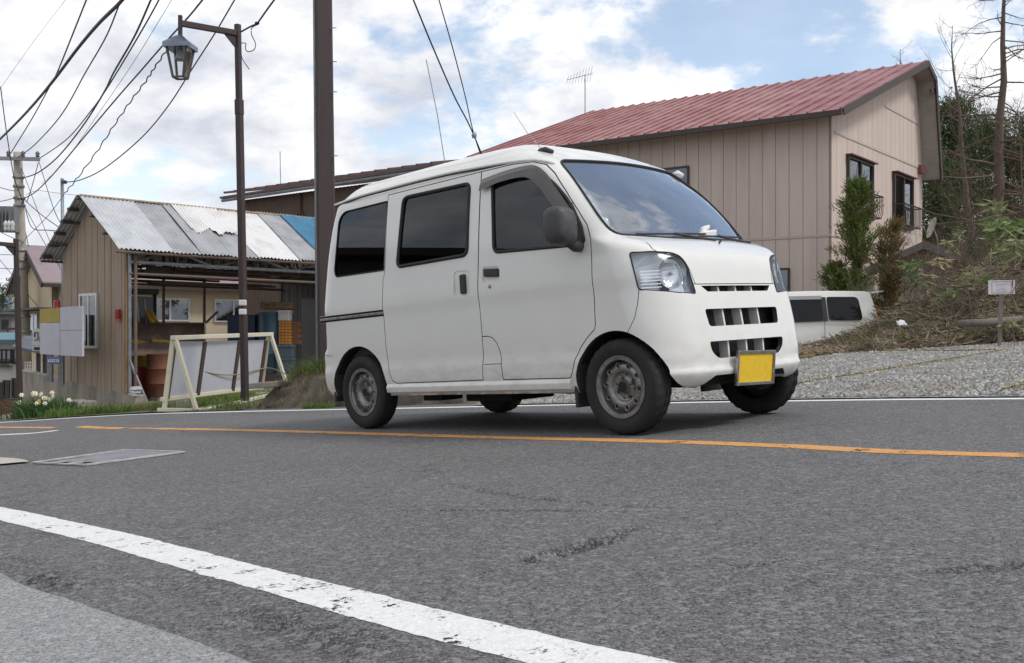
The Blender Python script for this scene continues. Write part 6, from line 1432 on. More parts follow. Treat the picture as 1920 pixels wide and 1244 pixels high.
# ---- notice board, ropes and litter at the gravel lot
def notice():
    Y = 17.6; N_ = thing('notice_board', 'small white notice with red border on a grey wooden stake', 'sign', at(1875, 645, Y)); b = MB(); b.bar(at(1874, 655, Y+.03), at(1877, 552, Y+.03), .065, .03); ob('stake', b, mat('grey_stake', (.21, .19, .165), .9, (.15, .135, .12), 9, stretch=(5, 5, .6)), N_)
    b = MB(); b.box(at(1878, 539, Y), (.222, -.02, .004), (.002, .006, 0), (0, 0, .122)); bd = ob('board', b, mat('white_board', (.70, .70, .70), .6, (.58, .58, .60), 9), N_, bevel=.003)
    b = MB(); o = at(1878, 539, Y-.009); ux = Vector((.222, -.02, .004)).normalized()
    for (x0, x1, z0, z1) in ((-.165, .165, .094, .100), (-.165, .165, -.100, -.094), (-.165, -.159, -.094, .094), (.159, .165, -.094, .094)): b.box(o+ux*((x0+x1)/2)+Vector((0, 0, (z0+z1)/2)), ux*(x1-x0)/2, (0, .001, 0), (0, 0, (z1-z0)/2))
    ob('red_border', b, mat('faded_red', (.45, .06, .06), .6), bd)
    b = MB(); rg = random.Random(9)
    for (z, x0, x1) in ((.055, -.08, .10), (.035, -.10, .02), (-.012, -.04, .06), (-.040, -.07, .09), (-.065, -.09, .10)):
        x = x0
        while x < x1: l = rg.uniform(.008, .03); b.box(o+ux*(x+l/2)+Vector((0, 0, z+rg.uniform(-.004, .004))), ux*l/2, (0, .001, 0), (0, 0, rg.uniform(.002, .006))); x += l+rg.uniform(.006, .02)
    ob('faded_writing', b, mat('faded_ink', (.33, .33, .36), .7), bd)
notice()
M_ROPE = mat('yellow_black_rope', (.36, .27, .06), .8, (.06, .06, .04), 30, .48, .52)
for pts, lab in (([(1470, 679), (1508, 672), (1548, 664), (1584, 660), (1700, 660.5), (1790, 661), (1867, 660)], 'yellow rope lying along the back edge of the gravel lot'), ([(1440, 735), (1489, 726), (1560, 714), (1626, 703), (1719, 687), (1800, 674), (1886, 659)], 'yellow rope lying diagonally across the middle of the gravel lot'), ([(1880, 738), (1900, 733), (1930, 726), (1990, 712)], 'yellow rope end on the gravel at the right edge')):
    b = MB(); b.tube([road_at(*q)+Vector((0, 0, .035)) for q in smooth_line([Vector((x, y, 0)) for x, y in pts], 6) for q in [(q.x, q.y)]], .009, 5); tag(ob('tiger_rope', b, M_ROPE, None, True), lab, 'rope', 'ropes on the gravel lot')
b = MB(); rg = random.Random(2)
for k in range(7): q = at(1690, 607, 18.9)+Vector((rg.uniform(-.06, .06), rg.uniform(-.05, .05), rg.uniform(-.02, .05))); b.box(q, (rg.uniform(.02, .06), rg.uniform(-.02, .02), rg.uniform(-.02, .02)), (rg.uniform(-.02, .02), .04, .01), (0, .01, rg.uniform(.01, .03)))
tag(ob('crumpled_paper', b, mat('litter_white', (.72, .72, .74), .6)), 'crumpled white paper on the brushwood beside the parked minivan', 'litter')
b = MB(); b.tube([at(1800, 607, 18.6), at(1850, 605, 18.9), at(1915, 598, 19.2)], [.07, .075, .06], 10); tag(ob('fallen_log', b, mat('grey_bark', (.17, .15, .13), .9, (.10, .09, .08), 7, bstr=.4), None, True), 'grey fallen log lying in the brushwood behind the notice', 'log')
# ---- drain cover in the road
def drain():
    D = thing('drain_cover', 'worn steel plate drain cover set into the road at the left', 'drain cover', road_at(200, 860)); c = [road_at(*q) for q in ((62, 870), (235, 846), (345, 850), (160, 874.5))]
    c2 = [road_at(*q) for q in ((100, 868), (240, 845.5), (338, 849.5), (185, 869.5))]; b = MB(); n = 24
    def q_(u, v, cc): return cc[0].lerp(cc[1], u).lerp(cc[3].lerp(cc[2], u), v)
    V = []; us = [i/n for i in range(n+1)]
    b.grid(lambda u, v: (lambda p: Vector((p.x, p.y, float(road_h(np.array(p.x), np.array(p.y)))+.007+.0018*math.sin(u*120)*math.sin(v*60))))(q_(u, v, c2)), [i/60 for i in range(61)], [i/36 for i in range(37)]); ob('plate', b, mat('chequer_plate', (.26, .26, .29), .5, (.17, .17, .18), 7, metal=.5), D)
    b = MB(); z = Vector((0, 0, .008)); P = [q_(u, v, c)+z for u, v in ((0, 0), (1, 0), (1, 1), (0, 1))]
    for i in range(4): b.bar(P[i], P[(i+1) % 4], .022, .008)
    for t in (.33, .66): b.bar(P[0].lerp(P[3], t), q_(.16, t, c)+z, .018, .008)
    ob('frame', b, mat('pale_frame', (.48, .48, .48), .6, (.3, .3, .3), 12), D)
drain()
b = MB(); L = [road_at(*q) for q in ((-60, 866), (-10, 861), (20, 862), (45, 865), (55, 869), (30, 871), (0, 874), (-60, 876))]; cx = sum((p.x for p in L))/8; cy = sum((p.y for p in L))/8
L = [(cx+(p.x-cx)*1.0, cy+(p.y-cy)*1.0) for p in L]; L = round_poly(L, .3, 6); b.face([(x, y, float(road_h(np.array(x), np.array(y)))+.006) for x, y in reversed(L)] if False else [(x, y, float(plane(x, y))+.012) for x, y in L]); struct('concrete_patch', b, mat('pale_concrete_patch', (.46, .43, .38), .9, (.38, .35, .31), 9, bstr=.3))
# ---- hills far away, distance haze painted into their blue base colour
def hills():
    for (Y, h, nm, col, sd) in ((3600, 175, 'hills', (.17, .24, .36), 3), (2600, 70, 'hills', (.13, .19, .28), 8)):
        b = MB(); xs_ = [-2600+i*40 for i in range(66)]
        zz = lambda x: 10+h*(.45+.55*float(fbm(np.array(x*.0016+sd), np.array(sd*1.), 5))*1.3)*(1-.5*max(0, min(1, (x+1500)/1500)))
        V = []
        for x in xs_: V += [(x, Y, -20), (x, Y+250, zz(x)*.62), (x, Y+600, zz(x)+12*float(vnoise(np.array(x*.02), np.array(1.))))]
        b.add(V, [(3*i+k, 3*i+3+k, 3*i+4+k, 3*i+1+k) for i in range(65) for k in (0, 1)]); struct(nm, b, mat('haze_blue_hill', col, .95, tuple(c*.8 for c in col), .004), True)
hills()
# ------------------------------------------------------------------ gravel, grass, brushwood, trees
RG = np.random.default_rng(11)
def tri_mesh(name, co, F, mats, smooth=False): return quad_mesh(name, np.asarray(co), np.asarray(F), mats, smooth)
def leaf_mat(name, c1, c2, c3=None, rough=.6):
    m, nt, bs = new_mat(name); gi = nt.nodes.new('ShaderNodeNewGeometry'); f = gi.outputs['Random Per Island']
    col = mix(nt, f, c1, c2)
    if c3: col = mix(nt, ramp(nt, noise(nt, coords(nt), 1.3, 3, .5), .45, .62, 0, .7), col, c3)
    lk(nt, col, bs.inputs['Base Color']); bs.inputs['Roughness'].default_value = rough; bs.inputs['Specular IOR Level'].default_value = .3
    tr = nt.nodes.new('ShaderNodeBsdfTranslucent'); lk(nt, col, tr.inputs[0]); mx = nt.nodes.new('ShaderNodeMixShader'); mx.inputs[0].default_value = .25
    lk(nt, bs.outputs[0], mx.inputs[1]); lk(nt, tr.outputs[0], mx.inputs[2]); lk(nt, mx.outputs[0], nt.nodes['Material Output'].inputs[0]); return m
def unit(v): return v/np.maximum(np.linalg.norm(v, axis=-1, keepdims=True), 1e-9)
def leaves_geo(P, D, L, W, rng=RG):
    """diamond leaves at P pointing along D"""
    n = len(P); D = unit(D); s = unit(np.cross(D, unit(rng.normal(size=(n, 3))))); L = np.asarray(L).reshape(-1, 1)*np.ones((n, 1)); W = np.asarray(W).reshape(-1, 1)*np.ones((n, 1))
    V = np.stack([P, P+D*L*.45+s*W, P+D*L, P+D*L*.45-s*W], 1).reshape(-1, 3); return V, np.arange(n*4).reshape(-1, 4)
def blades_geo(P, H, W, lean=.35, rng=RG):
    n = len(P); a = rng.uniform(0, 2*np.pi, n); d = np.stack([np.cos(a), np.sin(a), np.zeros(n)], 1); ld = rng.normal(0, lean, (n, 2)); ld = np.concatenate([ld, np.zeros((n, 1))], 1); H = np.asarray(H).reshape(-1, 1); up = np.array([0, 0, 1.]); W = np.asarray(W).reshape(-1, 1)
    m = P+(up*.6+ld*.35)*H; t = P+(up*(1-.25*np.linalg.norm(ld, axis=1, keepdims=True))+ld*1.1)*H
    V = np.stack([P-d*W, P+d*W, m+d*W*.7, m-d*W*.7, m-d*W*.7, m+d*W*.7, t+d*W*.1, t-d*W*.1], 1).reshape(-1, 3); return V, np.arange(n*8).reshape(-1, 4)
def sticks_geo(A, B_, r0, r1, bend=0.0, rng=RG, sides=3):
    n = len(A); D = B_-A; L = np.linalg.norm(D, axis=1, keepdims=True); Dn = unit(D); u = unit(np.cross(Dn, unit(rng.normal(size=(n, 3))))); v = np.cross(Dn, u); M_ = (A+B_)/2+(u*rng.normal(0, 1, (n, 1))+v*rng.normal(0, 1, (n, 1)))*L*bend
    V = []; 
    for c, r in ((A, r0), (M_, (r0+r1)/2), (B_, r1)):
        r = np.asarray(r).reshape(-1, 1)*np.ones((n, 1))
        for k in range(sides): t = 2*np.pi*k/sides; V.append(c+(u*np.cos(t)+v*np.sin(t))*r)
    V = np.stack(V, 1); F = []
    for s in range(2):
        for k in range(sides): l = (k+1) % sides; F.append([s*sides+k, s*sides+l, (s+1)*sides+l, (s+1)*sides+k])
    F = np.array(F)[None]+np.arange(n)[:, None, None]*(3*sides); return V.reshape(-1, 3), F.reshape(-1, 4)
# gravel lot: sheet and loose stones
FARPTS = [road_at(*q) for q in ((2300, 744.5), (1920, 747), (1700, 748.5), (1500, 751), (1250, 755), (1000, 760), (880, 762.5))]
def lot():
    L = smooth_line(FARPTS, 10); V = []; n = len(L); K = 46
    for i, p in enumerate(L):
        e = p+Vector((.68, 1.0, 0))*14.5
        for k in range(K+1):
            t = (k/K)**1.6; q = p.lerp(e, t); V.append((q.x, q.y, 0))
    V = np.array(V); r = (fbm(V[:, 0]*3, V[:, 1]*3, 4)-.45)*.05; V[:, 2] = base_h(V[:, 0], V[:, 1])+.012+r*np.clip((np.tile(np.arange(K+1), n)-1)/6, 0, 1)
    c = K+1; i = np.arange(n-1)[:, None]*c+np.arange(K)[None, :]
    m, nt, bs = new_mat('gravel_bed'); vec = coords(nt); vo = nt.nodes.new('ShaderNodeTexVoronoi'); vo.inputs['Scale'].default_value = 34; lk(nt, vec, vo.inputs['Vector']); sp_ = nt.nodes.new('ShaderNodeSeparateColor'); lk(nt, vo.outputs['Color'], sp_.inputs[0])
    col = mix(nt, sp_.outputs[0], (.20, .195, .19), (.50, .49, .465)); col = mix(nt, ramp(nt, vo.outputs['Distance'], .3, .62, 0, .8), col, (.05, .048, .045)); lk(nt, col, bs.inputs['Base Color']); bs.inputs['Roughness'].default_value = .9; bump(nt, bs, vo.outputs['Distance'], -1.0, .03)
    o = ob('gravel_lot', quad_mesh('gravel_lot', V, np.stack([i, i+1, i+1+c, i+c], -1).reshape(-1, 4), m, True), None); o['kind'] = 'structure'
    # stones
    N_ = 15000; ta = RG.random(N_)*(n-1.001); ia = ta.astype(int); fa = (ta-ia)[:, None]; La = np.array([tuple(p) for p in L]); P = La[ia]*(1-fa)+La[ia+1]*fa; tt = RG.random(N_)**1.9*13.2+.10; P = P+np.array([.68, 1.0, 0])*tt[:, None]
    sz = RG.uniform(.009, .022, N_)*(1+.04*tt); P[:, 2] = base_h(P[:, 0], P[:, 1])+.014+(fbm(P[:, 0]*3, P[:, 1]*3, 4)-.45)*.05*np.clip(tt/1.2, 0, 1)
    octa = np.array([[1, 0, 0], [0, 1, 0], [-1, 0, 0], [0, -1, 0], [.25, .1, .75], [-.3, -.2, .6]]); Vs = octa[None]*sz[:, None, None]*RG.uniform(.6, 1.3, (N_, 6, 3)); a = RG.uniform(0, 6.28, N_); ca, sa = np.cos(a)[:, None], np.sin(a)[:, None]; X = Vs[..., 0]*ca-Vs[..., 1]*sa; Yv = Vs[..., 0]*sa+Vs[..., 1]*ca; Vs = np.stack([X, Yv, Vs[..., 2]], -1)+P[:, None]
    T = np.array([[0, 1, 4], [1, 2, 5], [1, 5, 4], [2, 3, 5], [3, 0, 4], [3, 4, 5]]); F = (T[None]+np.arange(N_)[:, None, None]*6).reshape(-1, 3)
    o = ob('gravel', tri_mesh('gravel', Vs.reshape(-1, 3), F, leaf_mat('crushed_stone', (.17, .168, .165), (.66, .65, .62), (.30, .27, .22), .9)), None); o['kind'] = 'stuff'; tag(o, 'loose grey crushed stone spread over the lot', 'gravel')
lot()
G_GREEN = leaf_mat('fresh_grass', (.085, .155, .03), (.18, .27, .06), (.24, .22, .10))
G_DRY = leaf_mat('dry_grass', (.32, .26, .14), (.50, .42, .25), (.22, .18, .10))
def grass(name, P, h0, h1, w_, m, label, lean=.35):
    V, F = blades_geo(P, RG.uniform(h0, h1, len(P)), RG.uniform(.6, 1.2, len(P))*w_, lean); o = ob(name, quad_mesh(name, V, F, m), None); o['kind'] = 'stuff'; return tag(o, label, 'grass')
def bank_pts(n, t0, t1, v0, v1):
    La = np.array([tuple(p) for p in BANK]); t = RG.uniform(t0, t1, n); k = np.minimum((t*(len(La)-1)).astype(int), len(La)-2); f = (t*(len(La)-1)-k)[:, None]; P = La[k]*(1-f)+La[k+1]*f; v = RG.uniform(v0, v1, n); P = P+np.array([.60, .80, 0])*(.16+v)[:, None]; P[:, 2] = [plane(x, y)-.03+bank_z(a, b_) for x, y, a, b_ in zip(P[:, 0], P[:, 1], t, v)]; return P
grass('bank_grass', bank_pts(6500, .14, .62, .16, 1.2), .10, .32, .005, G_GREEN, 'fresh green grass growing on top of the earth bank', .45)
grass('dry_bank_grass', np.concatenate([bank_pts(3600, .04, .60, .10, .60), bank_pts(350, 0, .5, .0, .10)]), .04, .15, .003, G_DRY, 'dry straw-coloured grass hanging over the front of the bank', .75)
def strip(n, pix, wd, off=0.0):
    L = [road_at(*q) for q in pix]; La = np.array([tuple(p) for p in smooth_line(L, 8)]); t = RG.random(n)*(len(La)-1.001); k = t.astype(int); f = (t-k)[:, None]; P = La[k]*(1-f)+La[k+1]*f; v = RG.random(n)**1.4*wd+off; P = P+np.array([.45, .89, 0])*v[:, None]; P[:, 2] = base_h(P[:, 0], P[:, 1])-.02; keep = fbm(P[:, 0]*2.3, P[:, 1]*2.3, 3) > .42; return P[keep]
def verge():
    L = smooth_line([road_at(*q) for q in ((10, 791.5), (60, 788), (140, 783), (240, 777.5), (300, 775))], 10); b = MB(); n = len(L)
    b.grid(lambda u, v: (lambda p: Vector((p.x, p.y, float(base_h(np.array(p.x), np.array(p.y)))+.012+.14*v*(float(fbm(np.array(p.x*1.7), np.array(p.y*1.7), 3)))*min(1, v*6))))(L[int(u)]+Vector((.15, .98, 0))*(.10+v*5.2)), list(range(n)), [i/24 for i in range(25)]); struct('verge', b, mat('verge_soil', (.13, .115, .075), .95, (.09, .11, .045), 2.5, bstr=.5, bscale=14), True)
verge()
grass('verge_grass', np.concatenate([strip(3600, ((30, 790), (80, 787), (150, 782)), 4.0, .2), strip(9000, ((150, 781), (200, 778.5), (260, 776), (300, 774)), 4.4, .15), strip(500, ((385, 772), (420, 771), (470, 770)), .6, .1)]), .05, .20, .006, G_GREEN, 'green grass along the road edge below the parapet', .35)
P = np.concatenate([strip(500, ((700, 763), (790, 761), (860, 760)), .5, .2), strip(500, ((560, 768), (640, 766)), .08, .05)]); grass('roadside_tufts', P, .04, .12, .004, G_GREEN, 'small green tufts at the road edge seen under the van', .4)
P = strip(2600, ((300, 775), (360, 773), (450, 770)), 5.0, .1); V, F = leaves_geo(P+np.array([0, 0, .03]), RG.normal(size=(len(P), 3))*np.array([1, 1, .2]), RG.uniform(.02, .07, len(P)), RG.uniform(.005, .02, len(P))); o = ob('leaf_litter', quad_mesh('leaf_litter', V, F, G_DRY), None); o['kind'] = 'stuff'; tag(o, 'dry leaf litter on the earth by the shed entrance', 'litter')
b = MB(); L = [road_at(*q) for q in ((235, 778), (300, 774.5), (380, 772), (452, 769.5))]; far = [Vector((-6.6, 19.0, 0)), Vector((-5.4, 20.5, 0)), Vector((-4.2, 21.8, 0)), Vector((-3.4, 21.5, 0))]
b.grid(lambda u, v: (lambda p: Vector((p.x, p.y, float(base_h(np.array(p.x), np.array(p.y)))+.002+.02*float(fbm(np.array(p.x*2), np.array(p.y*2), 3)))))(smooth_line(L, 4)[int(u)].lerp(smooth_line(far, 4)[int(u)], v)), list(range(13)), [i/16 for i in range(17)]); struct('shed_apron', b, asphalt_mat('old_apron_asphalt', (.16, .155, .15), (.20, .19, .18), (.28, .27, .26), gscale=60), True)
def daffodils():
    c = at(85, 786, 17.3); D = thing('daffodils', 'clump of white and yellow daffodils by the parapet wall', 'plant', c); n = 650; P = np.array(c)+np.stack([RG.normal(0, .26, n), RG.normal(0, .14, n), np.zeros(n)], 1); V, F = blades_geo(P, RG.uniform(.2, .46, n), np.full(n, .012), .45); ob('leaves', quad_mesh('leaves', V, F, leaf_mat('daffodil_leaf', (.05, .11, .035), (.10, .19, .06))), None, D)
    wm, ym = mat('petal_white', (.78, .78, .70), .6), mat('petal_yellow', (.75, .50, .03), .6); rg = random.Random(5)
    for k in range(18):
        q = Vector(c)+Vector((rg.gauss(-.02, .24), rg.gauss(-.12, .08), rg.uniform(.28, .46))); b = MB(); nrm = Vector((rg.uniform(-.5, .5), -1, rg.uniform(.0, .5))).normalized(); u = nrm.cross(Vector((0, 0, 1))).normalized(); v = u.cross(nrm)
        for j in range(6): t = j*math.pi/3; d = u*math.cos(t)+v*math.sin(t); s = u*-math.sin(t)+v*math.cos(t); b.face([q, q+d*.022+s*.013, q+d*.046, q+d*.022-s*.013])
        f = ob('flower', b, ym if k == 3 else wm, D); t_ = MB(); t_.tube([q, q+nrm*.022], [.008, .012], 7); ob('cup', t_, ym, f)
daffodils()
# brushwood heap at the back of the gravel lot
def heap_h(px): return float(np.interp(px, [1500, 1560, 1620, 1680, 1740, 1800, 1860, 1920, 2050], [.02, .08, .22, .44, .72, 1.0, 1.28, 1.6, 1.9]))
def heap_pt(px, v):                  # v 0 front foot .. 1 crest
    Y = 19.3+v*2.2; x = (px-PX)/FPX*19.3+.18*v; g = plane((px-PX)/FPX*19.3, 19.3); return Vector((x, Y, g-.05+heap_h(px)*(min(v, 1)**.75)*(1-.75*max(0, v-1))))
def brush():
    b = MB(); us = [1490+i*10 for i in range(60)]; b.grid(lambda u, v: heap_pt(u, v)+Vector((0, 0, -.06+.16*(float(fbm(np.array(u*.05), np.array(v*7), 3))-.45))), us, [i/14 for i in range(15)]+[1.35, 1.8]); struct('earth_mound', b, mat('brown_leaf_mould', (.13, .10, .07), .95, (.22, .17, .115), 3, bstr=.6, bscale=25), True)
    n = 6500; px = RG.uniform(1500, 2010, n); v = RG.random(n)**.9*1.05; A = np.array([tuple(heap_pt(a, c)) for a, c in zip(px, v)]); ang = RG.normal(.45, .55, n)+np.where(RG.random(n) < .3, 1.9, 0); L = RG.uniform(.12, .75, n)*np.interp(px, [1500, 1650, 1800], [.35, .8, 1.15]); D = np.stack([np.cos(ang), RG.normal(-.05, .45, n), np.sin(ang)*.55], 1); D = unit(D)*L[:, None]; A = A-D*.5+np.array([0, -.06, .05])+RG.normal(0, .05, (n, 3)); r = RG.uniform(.004, .011, n)
    V, F = sticks_geo(A, A+D, r, r*.5, .06); o = ob('brushwood', quad_mesh('brushwood', V, F, leaf_mat('dead_stalks', (.12, .095, .07), (.50, .43, .32), (.10, .078, .06), .9)), None); o['kind'] = 'stuff'; tag(o, 'heap of dead brown stalks and cut brushwood behind the gravel', 'brushwood')
    n = 7000; px = RG.uniform(1500, 2010, n); v = RG.random(n)**1.3; P = np.array([tuple(heap_pt(a, c)) for a, c in zip(px, v)])+RG.normal(0, .05, (n, 3))+np.array([0, -.05, .03]); V, F = leaves_geo(P, RG.normal(size=(n, 3))*np.array([1, .6, .45]), RG.uniform(.06, .26, n), RG.uniform(.007, .022, n)); o = ob('dry_leaves', quad_mesh('dry_leaves', V, F, leaf_mat('dry_bamboo_leaf', (.26, .20, .12), (.56, .47, .31), (.18, .14, .09), .8)), None); o['kind'] = 'stuff'; tag(o, 'dry straw-coloured leaves littering the brushwood heap', 'leaves')
    n = 1500; px = RG.uniform(1600, 1990, n); v = RG.random(n); P = np.array([tuple(heap_pt(a, c)) for a, c in zip(px, v)])+np.array([0, -.08, .04]); k = fbm(px*.03, v*6, 3) > .5; P = P[k]; grass('heap_shoots', P, .08, .28, .010, G_GREEN, 'sparse green shoots among the brushwood', .5)
brush()
M_TWIG = leaf_mat('bare_twig', (.12, .09, .07), (.24, .185, .14), None, .9)
def thicket(name, label, x0, x1, ytop, ybot, Y, n, m=M_TWIG, r=.012, spread=.5):
    T = thing(name, label, 'shrub', at((x0+x1)/2, ybot, Y)); px = RG.uniform(x0, x1, n); A = np.array([tuple(at(a, ybot, Y+RG.uniform(-1.5, 1.5))) for a in px]); segs = []
    H = (ybot-ytop)/FPX*Y*RG.uniform(.45, 1.0, n); D = np.stack([RG.normal(0, spread, n), RG.normal(0, spread*.6, n), np.ones(n)], 1); B_ = A+unit(D)*H[:, None]; V, F = sticks_geo(A, B_, r, r*.4, .05); parts = [(V, F)]
    for lv, (m_, ln, rr) in enumerate(((6, .36, .5), (5, .20, .3))):
        idx = np.repeat(np.arange(len(A)), m_); t = RG.uniform(.3, 1, len(idx))[:, None]; A2 = A[idx]*(1-t)+B_[idx]*t; L2 = np.linalg.norm(B_[idx]-A[idx], axis=1)*ln*RG.uniform(.5, 1.3, len(idx))+.15; D2 = unit(unit(B_[idx]-A[idx])+RG.normal(0, .6, (len(idx), 3))); A, B_ = A2, A2+D2*L2[:, None]; parts.append(sticks_geo(A, B_, r*rr, r*rr*.4, .08))
    off = 0; VV, FF = [], []
    for V, F in parts: VV.append(V); FF.append(F+off); off += len(V)
    ob('branches', quad_mesh('branches', np.concatenate(VV), np.concatenate(FF), m), None, T); return T
thicket('bare_shrub', 'tangled bare brown shrub below the tall larch trunk', 1822, 1970, 310, 520, 33, 46, spread=.35)
thicket('bare_shrub', 'bare brown shrub between the dish and the dark pines', 1775, 1835, 400, 500, 31, 5, spread=.4)
thicket('bare_shrub', 'low bare thicket standing directly behind the brushwood heap', 1745, 1960, 430, 570, 24, 110, r=.009, spread=.7)
def bamboo(px, py, Y, n, s, label, g='bamboo grass on the brushwood heap', dry=False):
    c = at(px, py, Y); T = thing('bamboo_grass', label, 'plant', c-Vector((0, 0, .6)), group=g); b = MB(); P = []; D = []
    for k in range(max(3, n//22)):
        tip = Vector(c)+Vector((RG.normal(0, .20*s), RG.normal(0, .15), RG.normal(.05, .14*s))); base = Vector(c)+Vector((RG.normal(0, .10), RG.normal(0, .1), -.75)); b.tube([base, base.lerp(tip, .6)+Vector((0, 0, .06)), tip], .007, 4, False)
        for j in range(22): P.append(tuple(tip+Vector(RG.normal(0, .05*s, 3)))); a = RG.uniform(0, 6.28); D.append((math.cos(a), math.sin(a)*.7, RG.uniform(-.75, .35)))
    ob('stems', b, M_TWIG, T); V, F = leaves_geo(np.array(P), np.array(D), RG.uniform(.18, .40, len(P))*s, RG.uniform(.016, .032, len(P))*s); ob('leaves', quad_mesh('leaves', V, F, M_BAMDRY if dry else M_BAM), None, T)
M_BAM = leaf_mat('bamboo_leaf', (.09, .15, .045), (.22, .28, .11), (.34, .31, .17), .45); M_BAMDRY = leaf_mat('withered_bamboo_leaf', (.34, .26, .14), (.48, .40, .25))
for a in ((1902, 430, 17.8, 130, 1.15, 'large green bamboo grass clump at the right edge, topmost'), (1915, 490, 17.6, 110, 1.0, 'green bamboo grass clump at the right edge above the notice'), (1848, 468, 19.5, 60, .8, 'small green bamboo clump left of the notice top'), (1722, 520, 20.5, 90, .8, 'drooping green bamboo clump in front of the garden shed wall'), (1802, 455, 21, 34, .6, 'thin green bamboo sprig below the larch trunk'), (1906, 612, 17.4, 30, .5, 'small green sprig on the ground right of the notice')): bamboo(*a)
for a in ((1878, 405, 18.6, 90, .9, 'green bamboo grass leaning out above the topmost clump'), (1830, 520, 18.9, 44, .7, 'sparse green bamboo sprig left of the notice stake'), (1775, 560, 19.2, 40, .6, 'low green bamboo sprig in the middle of the brushwood')): bamboo(*a)
bamboo(1757, 498, 20.5, 40, .7, 'withered yellow bamboo sprig in front of the shed roof', dry=True)
# ---- conifers by the house
def conifer(name, label, base, H, Rm, n, m, lobes, tr=.05, gap=.5):
    T = thing(name, label, 'tree', base); base = Vector(base); b = MB(); b.tube([base, base+Vector((.03, 0, H*.5)), base+Vector((0, 0, H*.97))], [tr, tr*.7, .008], 7); P = []; D = []; BR = b
    for k in range(n):
        h = RG.random()**.85; w_ = 0
        for (h0, h1, ww, a0, aw) in lobes:
            if h0 <= h <= h1: w_ = max(w_, ww*math.sin(math.pi*min(1, max(.12, (h1-h)/(h1-h0))))**.6)
        a = RG.uniform(0, 6.28); r = Rm*w_*RG.uniform(.55, 1.05)*(1+.34*math.sin(3*a+9*h)+.22*math.sin(5*a-21*h)); z = h*H
        root = base+Vector((0, 0, max(.05, z-r*.45))); tip = base+Vector((r*math.cos(a), r*math.sin(a), z+r*.28)); BR.tube([root, tip], [.008, .003], 3, False)
        d = (tip-root).normalized(); m_ = 46
        for j in range(m_):
            t = RG.uniform(.30, 1.05); q = root.lerp(tip, t); P.append(tuple(q+Vector(RG.normal(0, .028+.03*t, 3)))); v = d*1.0+Vector(RG.normal(0, .42, 3))+Vector((0, 0, .40)); D.append(tuple(v))
    ob('trunk', b, M_BARK, T, 40); V, F = leaves_geo(np.array(P), np.array(D), RG.uniform(.08, .19, len(P)), RG.uniform(.009, .016, len(P))); ob('crown', quad_mesh('crown', V, F, m), None, T)
M_BARK = mat('brown_bark', (.13, .10, .08), .95, (.085, .065, .05), 6, bstr=.5, stretch=(3, 3, .6))
M_CON = leaf_mat('juniper_green', (.050, .090, .022), (.15, .20, .05), (.16, .15, .05)); M_CON2 = leaf_mat('browning_juniper', (.11, .09, .03), (.24, .155, .065), (.07, .09, .025))
bs = at(1606, 640, 24.9); conifer('conifer_tree', 'dense green conifer beside the corner of the brown house', bs, 3.9, .62, 250, M_CON, [(.66, 1.0, .60, 0, 6), (.47, .74, .85, 0, 6), (.16, .42, 1.15, 0, 6), (.0, .2, .5, 0, 6)])
bs = at(1668, 640, 23.8); conifer('conifer_tree', 'thin browning conifer right of the green conifer', bs, 2.75, .50, 120, M_CON2, [(.30, 1.0, .8, 0, 6), (.0, .5, 1.0, 0, 6)], .035)
bs = at(1570, 640, 25.4); conifer('conifer_tree', 'low green conifer shoot left of the dense conifer', bs, 1.95, .42, 110, M_CON, [(.30, 1.0, .9, 0, 6)], .03)
# ---- tall bare trees and pines behind
def bare_tree(name, label, base, top, r0, nb, blen, seed, droop=.0, start=.1, up=.1, wob=.004):
    rg = random.Random(seed); T = thing(name, label, 'tree', base); base, top = Vector(base), Vector(top); b = MB(); H = (top-base).length; pts = [base.lerp(top, i/10)+Vector((rg.gauss(0, wob*H*(0 < i < 10)), 0, 0)) for i in range(11)]; b.tube(pts, [r0*(1-.93*i/10) for i in range(11)], 9); ob('trunk', b, M_BARK, T, True); br = MB()
    def grow(p, d, l, r, lv):
        n = 4; P = [p]; q = p
        for i in range(n): d = (d+Vector((rg.gauss(0, .14), rg.gauss(0, .14), rg.gauss(0, .12)+up*.5-droop*.35*(i < 2)))).normalized(); q = q+d*l/n; P.append(q)
        br.tube(P, [r*(1-.8*i/n) for i in range(n+1)], 4 if lv == 0 else 3, False)
        if lv < 2:
            for k in range((7, 5)[lv]):
                t = rg.uniform(.25, 1); i = min(int(t*n), n-1); c = P[i].lerp(P[i+1], t*n-i); dd = (d+Vector((rg.gauss(0, .75), rg.gauss(0, .6), rg.gauss(.05, .6)))).normalized(); grow(c, dd, l*rg.uniform(.25, .5), r*.38, lv+1)
    for k in range(nb):
        t = start+(1-start)*(k+.5)/nb; i = min(int(t*10), 9); c = pts[i].lerp(pts[i+1], t*10-i); a = rg.uniform(0, 6.28); l = blen*(1-.72*t)*rg.choice((.35, .7, 1, 1.15)); grow(c, Vector((math.cos(a), math.sin(a)*.8, rg.uniform(-.15, .45)-droop)), l, max(.010, r0*.20*(1-.7*t)), 0)
    ob('branches', br, M_TWIG, T); return T
bare_tree('larch_tree', 'tall bare larch with thick straight trunk at the right edge', at(1864, 560, 36), at(1886, -120, 36), .25, 64, 4.2, 3, .25, .18)
bare_tree('bare_tree', 'bare crooked tree with fine twigs between the house roof and the larch', at(1812, 470, 46), at(1786, 48, 46), .17, 30, 4.6, 8, -.1, .30, .25, .012)
bare_tree('bare_tree', 'tip of a distant bare tree above the red roof', at(1694, 300, 62), at(1688, 92, 62), .14, 22, 2.6, 5, -.2, .3, .3)
bare_tree('bare_tree', 'slender bare sapling at the far right among the shrubs', at(1925, 520, 30), at(1908, 190, 30), .05, 22, 2.6, 12, .0, .25, .2)
